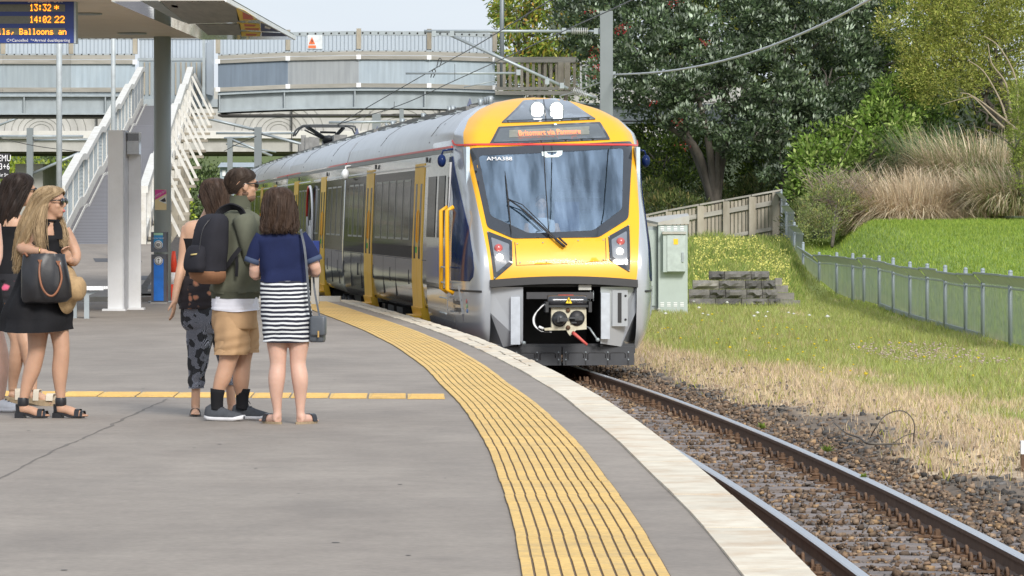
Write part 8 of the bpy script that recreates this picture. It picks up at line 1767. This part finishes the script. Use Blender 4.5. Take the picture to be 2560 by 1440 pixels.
hair(f2, [(X(126), 0, Z(464), .012, .012, 0), (X(126), 0, Z(467), .06, .055, 0), (X(125), 0, Z(476), .098, .084, 0), (X(121), 0, Z(492), .112, .092, 50), (X(114), 0, Z(515), .115, .095, 68), (X(105), 0, Z(545), .120, .105, 76), (X(96), .01, Z(580), .125, .115, 84), (X(84), .02, Z(620), .10, .09, 92), (X(72), .03, Z(655), .06, .05, 98), (X(64), .03, Z(672), .03, .03, 100)], H_bl, fa, strands=1500, seed=31, wisp=.03, flow=(-.03, 0))
mb = MB(); rr = random.Random(4)
for i in range(260):                           # locks falling in front of both shoulders
    side = rr.random() < .45; x0 = rr.gauss(0, 1)
    if side: p = [J(118 + x0 * 3, 500, -.085), J(108 + x0 * 5, 540, -.13), J(106 + x0 * 6, 580, -.16), J(112 + x0 * 7, 605 + rr.uniform(0, 28), -.18)]
    else: p = [J(132 + x0 * 2, 515, .09), J(150 + x0 * 3, 550, .05), J(160 + x0 * 4, 580, -.06), J(166 + x0 * 5, 600 + rr.uniform(0, 20), -.10)]
    mb.tube([p[0], p[1] + Vector((rr.uniform(-.01, .01), rr.uniform(-.01, .01), 0)), p[2] + Vector((rr.uniform(-.015, .015), rr.uniform(-.015, .015), 0)), p[3]], [.0025, .003, .0026, .0008], 3, caps=False, k=3)
o = mb.build('hair_locks', H_bl, f2.root, rel=True)
shades(f2, J(129, 505, 0), fd, 1.05, -.05)
mb = MB(); mb.ell(J(129, 505, 0) + fd * .096 - UPV * .064, (.008, .018, .011), fd); mb.build('lips', mat('lip_pink', (.45, .13, .12), .4), f2.root, rel=True)
mb = MB(); mb.tube([J(107, 628, -.19) + Vector((0, .033 * math.cos(t), .033 * math.sin(t))) for t in np.linspace(0, 6.283, 17)], .004, 5); mb.build('bracelet', M_gold, f2.root, rel=True)
for a_, dd in ((J(58, 1008, 0), Vector((.97, -.22, 0)).normalized()), (J(152, 1008, 0), Vector((.96, -.28, 0)).normalized())):
    o = sole(f2, a_, dd, .245, .042, .004, .016, m=L_blk, heel=.030); q = Vector((a_.x, a_.y, 0)); s_ = Vector((-dd.y, dd.x, 0))
    MB().box((q.x - dd.x * .02, q.y - dd.y * .02, .018), (.07, .06, .036), rz=math.atan2(dd.y, dd.x)).build('heel', L_blk, o, rel=True)
    for u, hh_, w_ in ((.135, .058, .035), (.17, .046, .02)): c = q + dd * u; strap(f2, [c + s_ * .043 + UPV * .014, c + s_ * .03 + UPV * hh_, c + UPV * (hh_ + .008), c - s_ * .03 + UPV * hh_, c - s_ * .043 + UPV * .014], w_, .004, L_blk, 'sandal_strap', o, up=tuple(s_))
    mb = MB(); mb.lathe([(.038, .088), (.041, .10), (.041, .135), (.038, .147)], (q.x, q.y, 0), 18, caps=(False, False)); mb.build('ankle_strap', L_blk, o, rel=True); strap(f2, [q - dd * .035 + UPV * .04, q - dd * .038 + UPV * .10], .04, .005, L_blk, 'heel_strap', o, up=tuple(s_))
tb_ = thing('tote_bag', 'large black leather tote with tan handles held by the blonde woman', 'handbag', f2.root.location); ORG[tb_.name] = (0, 0, 0)
mb = MB(); R = []
for z_, x0_, x1__, th in ((757, 72, 150, .03), (752, 66, 176, .06), (740, 62, 188, .075), (710, 62, 186, .085), (670, 63, 178, .08), (645, 66, 172, .06), (636, 66, 171, .045)):
    cx = (X(x0_) + X(x1__)) / 2; R.append([(a, b + .012 * math.sin(a * 40 + z_), c + .010 * math.sin(a * 9 + 1) * (z_ < 650)) for a, b, c in ring((cx, -.235, Z(z_)), (X(x1__) - X(x0_)) / 2, th, 0, 40, 3.2)])
mb.rings(R, 0, (True, False)); mb.build('bag_body', L_blk, tb_, rel=True)
for pts, w in (([(112, 652, -.31), (111, 680, -.345), (117, 712, -.36), (130, 733, -.36), (145, 737, -.36), (158, 722, -.355), (166, 695, -.34), (162, 668, -.33), (157, 655, -.31)], .008),): mb = MB(); mb.tube([J(*p) for p in pts], w, 8, k=4); mb.build('handle', L_tan, tb_, rel=True)
for px, py in ((112, 652), (157, 655)): mb = MB(); mb.prism([(X(px - 6), Z(py - 4)), (X(px + 6), Z(py - 4)), (X(px), Z(py + 8))], -.325, -.313); mb.build('handle_tab', L_tan, tb_, rel=True)
for i in range(1): mb = MB(); mb.tube([J(66, 640, -.24), J(72, 632, -.27), J(80, 640, -.29)], .008, 6, k=3); mb.build('handle', L_tan, tb_, rel=True)
ht = thing('straw_hat', 'tan straw sun hat hanging on edge between the tote and the hip', 'hat', f2.root.location); ORG[ht.name] = (0, 0, 0)
mb = MB(); c = J(183, 722, -.12); ax = Vector((1, -.35, .05)).normalized(); e1 = UPV; e2 = ax.cross(e1).normalized(); R = []
for r, o_ in ((.178, -.035), (.175, -.03), (.13, .0), (.095, .008), (.09, .03), (.085, .07), (.06, .092), (.01, .096)): R.append([tuple(c + ax * o_ + (e1 * math.cos(t) + e2 * math.sin(t)) * r) for t in np.linspace(0, 2 * math.pi, 33)[:-1]])
mb.rings(R, 0, (False, True)); mb.build('hat_body', M_straw, ht, rel=True)

# ---- dark-haired woman behind the blonde, at the left edge
f1 = Fig(40, 1014, 'dark-haired woman in a black camisole and floral shorts at the left edge, turned away'); J = f1.J; Z = lambda py: J(0, py)[2]; X = lambda px: J(px, 0)[0]; mb = MB(); fd = Vector((.85, .5, 0)).normalized(); rotb = math.degrees(math.atan2(.75, .66)) - 90
loft(mb, f1, [(22, 533, 0, .03, .03), (20, 540, 0, .13, .085), (17, 565, 0, .165, .10), (14, 620, 0, .13, .09), (14, 670, 0, .14, .10), (16, 720, 0, .17, .12), (20, 750, 0, .12, .1)], rot=rotb)
mb.tube([J(46, 505, 0), J(28, 535, 0)], [.05, .058], 12); head(mb, J(56, 478, 0), fd, 1.02)
limb(mb, f1, [(-24, 560, -.04, .052), (-32, 600, -.05, .045), (-34, 650, -.08, .038), (-20, 690, -.16, .03), (-15, 700, -.18, .026)]); hand(mb, J(-15, 700, -.18), (.5, -.2, -1), (0, -1, 0), .5, .95)
limb(mb, f1, [(10, 740, 0, .088), (28, 800, .02, .078), (44, 850, .02, .060), (38, 900, .05, .058), (30, 945, .10, .042), (27, 970, .12, .034), (27, 978, .12, .033)]); limb(mb, f1, [(30, 740, .05, .088), (48, 800, .02, .078), (66, 855, -.02, .060), (76, 905, .0, .056), (80, 950, .0, .042), (82, 968, 0, .034), (82, 975, 0, .033)])
foot(mb, J(27, 985, .12), (.9, .1, 0), .95, heel=.05); foot(mb, J(82, 985, 0), (.95, -.25, 0), .95, heel=.05); remesh(mb, 'body', M_skinA, f1.root)
garment('camisole', f1, [(18, 566, 0, .168, .105), (16, 600, 0, .150, .10), (14, 640, 0, .148, .105), (14, 690, 0, .165, .12), (15, 706, 0, .17, .125)], C_blk, rot=rotb, folds=.008, seed=41)
garment('floral_shorts', f1, [(16, 684, 0, .17, .125), (17, 710, 0, .178, .132), (19, 735, 0, .18, .138), (21, 756, 0, .178, .138)], C_flp, rot=rotb, folds=.008, seed=42)
for pts in ([(-2, 540, -.09), (4, 560, -.10), (6, 580, -.10)], [(28, 535, -.06), (36, 555, -.07), (34, 575, -.085)]): strap(f1, [J(*p) for p in pts], .012, .004, C_blk, 'camisole_strap')
hair(f1, [(X(46), 0, Z(431), .012, .012, 0), (X(46), 0, Z(434), .06, .055, 0), (X(45), 0, Z(446), .105, .09, 0), (X(42), 0, Z(468), .125, .10, 52), (X(36), -.01, Z(500), .125, .105, 72), (X(30), -.03, Z(530), .118, .09, 86), (X(26), -.05, Z(556), .10, .06, 92), (X(22), -.06, Z(570), .07, .04, 95)], H_bk, math.atan2(fd.y, fd.x), strands=900, seed=51, wisp=.015)
shades(f1, J(56, 478, 0), fd, 1.02)
for a_, dd in ((J(27, 985, .12), Vector((.9, .1, 0)).normalized()), (J(82, 985, 0), Vector((.95, -.25, 0)).normalized())):
    o = sole(f1, a_, dd, .245, .045, 0, .042, m=M_cork, heel=.02, name='wedge_sandal'); q = Vector((a_.x, a_.y, 0)); s_ = Vector((-dd.y, dd.x, 0))
    for u, hh_, w_ in ((.15, .085, .055), (.04, .115, .045)): c = q + dd * u; strap(f1, [c + s_ * .046 + UPV * .04, c + s_ * .032 + UPV * hh_, c + UPV * (hh_ + .008), c - s_ * .032 + UPV * hh_, c - s_ * .046 + UPV * .04], w_, .006, M_bei, 'sandal_strap', o, up=tuple(s_))
# ---- another traveller almost wholly beyond the left edge: a leg and a white sneaker show
f6 = Fig(-40, 1030, 'traveller mostly cut off by the left edge, only a bare leg and white sneaker showing'); J = f6.J; mb = MB(); fd = Vector((.6, -.8, 0)); X = lambda px: J(px, 0)[0]; Z = lambda py: J(0, py)[2]
loft(mb, f6, [(-60, 540, 0, .03, .03), (-60, 548, 0, .14, .09), (-60, 590, 0, .17, .11), (-58, 660, 0, .14, .1), (-55, 740, 0, .17, .12), (-52, 800, 0, .12, .1)]); mb.tube([J(-60, 510), J(-60, 548)], [.05, .06], 12); head(mb, J(-60, 485), fd)
limb(mb, f6, [(-70, 760, 0, .09), (-66, 860, 0, .065), (-64, 940, 0, .055), (-62, 1000, 0, .036), (-62, 1012, 0, .036)]); limb(mb, f6, [(-38, 760, 0, .09), (-8, 850, 0, .066), (4, 900, 0, .058), (3, 960, .0, .045), (-2, 1000, 0, .036), (-2, 1008, 0, .036)])
for sx in (-1, 1): limb(mb, f6, [(-60 + sx * 46, 560, 0, .05), (-60 + sx * 54, 640, 0, .04), (-60 + sx * 40, 690, -.12, .03)]); hand(mb, J(-60 + sx * 40, 690, -.12), (-sx * .5, -.6, 0), (0, 0, 1), .5, .95, sx)
remesh(mb, 'body', M_skinB, f6.root); garment('shirt', f6, [(-60, 540, 0, .09, .07), (-60, 552, 0, .15, .10), (-60, 600, 0, .175, .12), (-58, 700, 0, .16, .12)], C_cuff, seed=61); garment('shorts', f6, [(-58, 690, 0, .17, .125), (-54, 760, 0, .19, .14), (-52, 810, 0, .2, .15)], C_blk, seed=62)
sneaker(f6, J(-4, 1015), (.95, -.2, 0), .26, M_sole, M_sole); sneaker(f6, J(-62, 1018), (.7, -.6, 0), .26, M_sole, M_sole)
hair(f6, [(X(-60), 0, Z(446), .012, .012, 0), (X(-60), 0, Z(449), .055, .055, 0), (X(-60), 0, Z(460), .09, .09, 0), (X(-60), .01, Z(480), .1, .1, 50), (X(-60), .02, Z(510), .09, .09, 80), (X(-60), .03, Z(530), .06, .06, 90)], H_sh, math.atan2(-.8, .6), strands=250, seed=66)
# ---- the driver behind the windscreen
dv = thing('person', 'train driver in a pale shirt dimly visible behind the windscreen', 'person', (TN.x, TN.y, 0), TRZ); ORG[dv.name] = (0, 0, 0)
class FD: pass
mb = MB(); cx, cy, cz = -.10, 1.75, 1.62
R = [ring((cx, cy, z), a, b, 0, 24) for z, a, b in ((.95, .16, .12), (1.1, .17, .13), (1.3, .19, .13), (1.38, .17, .11), (1.42, .08, .07))]; mb.rings(R, 0); mb.tube([(cx, cy, 1.38), (cx, cy, 1.5)], .055, 12); head(mb, (cx, cy - .02, cz), (0, -1, 0), 1.0)
for k in (-1, 1): mb.tube([(cx + k * .19, cy, 1.34), (cx + k * .24, cy - .12, 1.12), (cx + k * .16, cy - .38, 1.16)], [.05, .042, .03], 10, k=3); hand(mb, Vector((cx + k * .16, cy - .38, 1.16)), (0, -1, 0), (0, 0, 1), .4, 1, k)
remesh(mb, 'body', M_skinB, dv, .01); mb = MB(); R = [ring((cx, cy, z), a, b, 0, 28) for z, a, b in ((.94, .17, .13), (1.1, .185, .145), (1.3, .205, .145), (1.39, .18, .12), (1.43, .075, .07))]; mb.rings(R, 0, (True, False)); mb.build('shirt', C_tee, dv, rel=True)
mb = MB(); mb.ell((cx, cy + .0, cz + .05), (.085, .10, .08), n=16, m=8); mb.build('hair', H_sh, dv, rel=True)
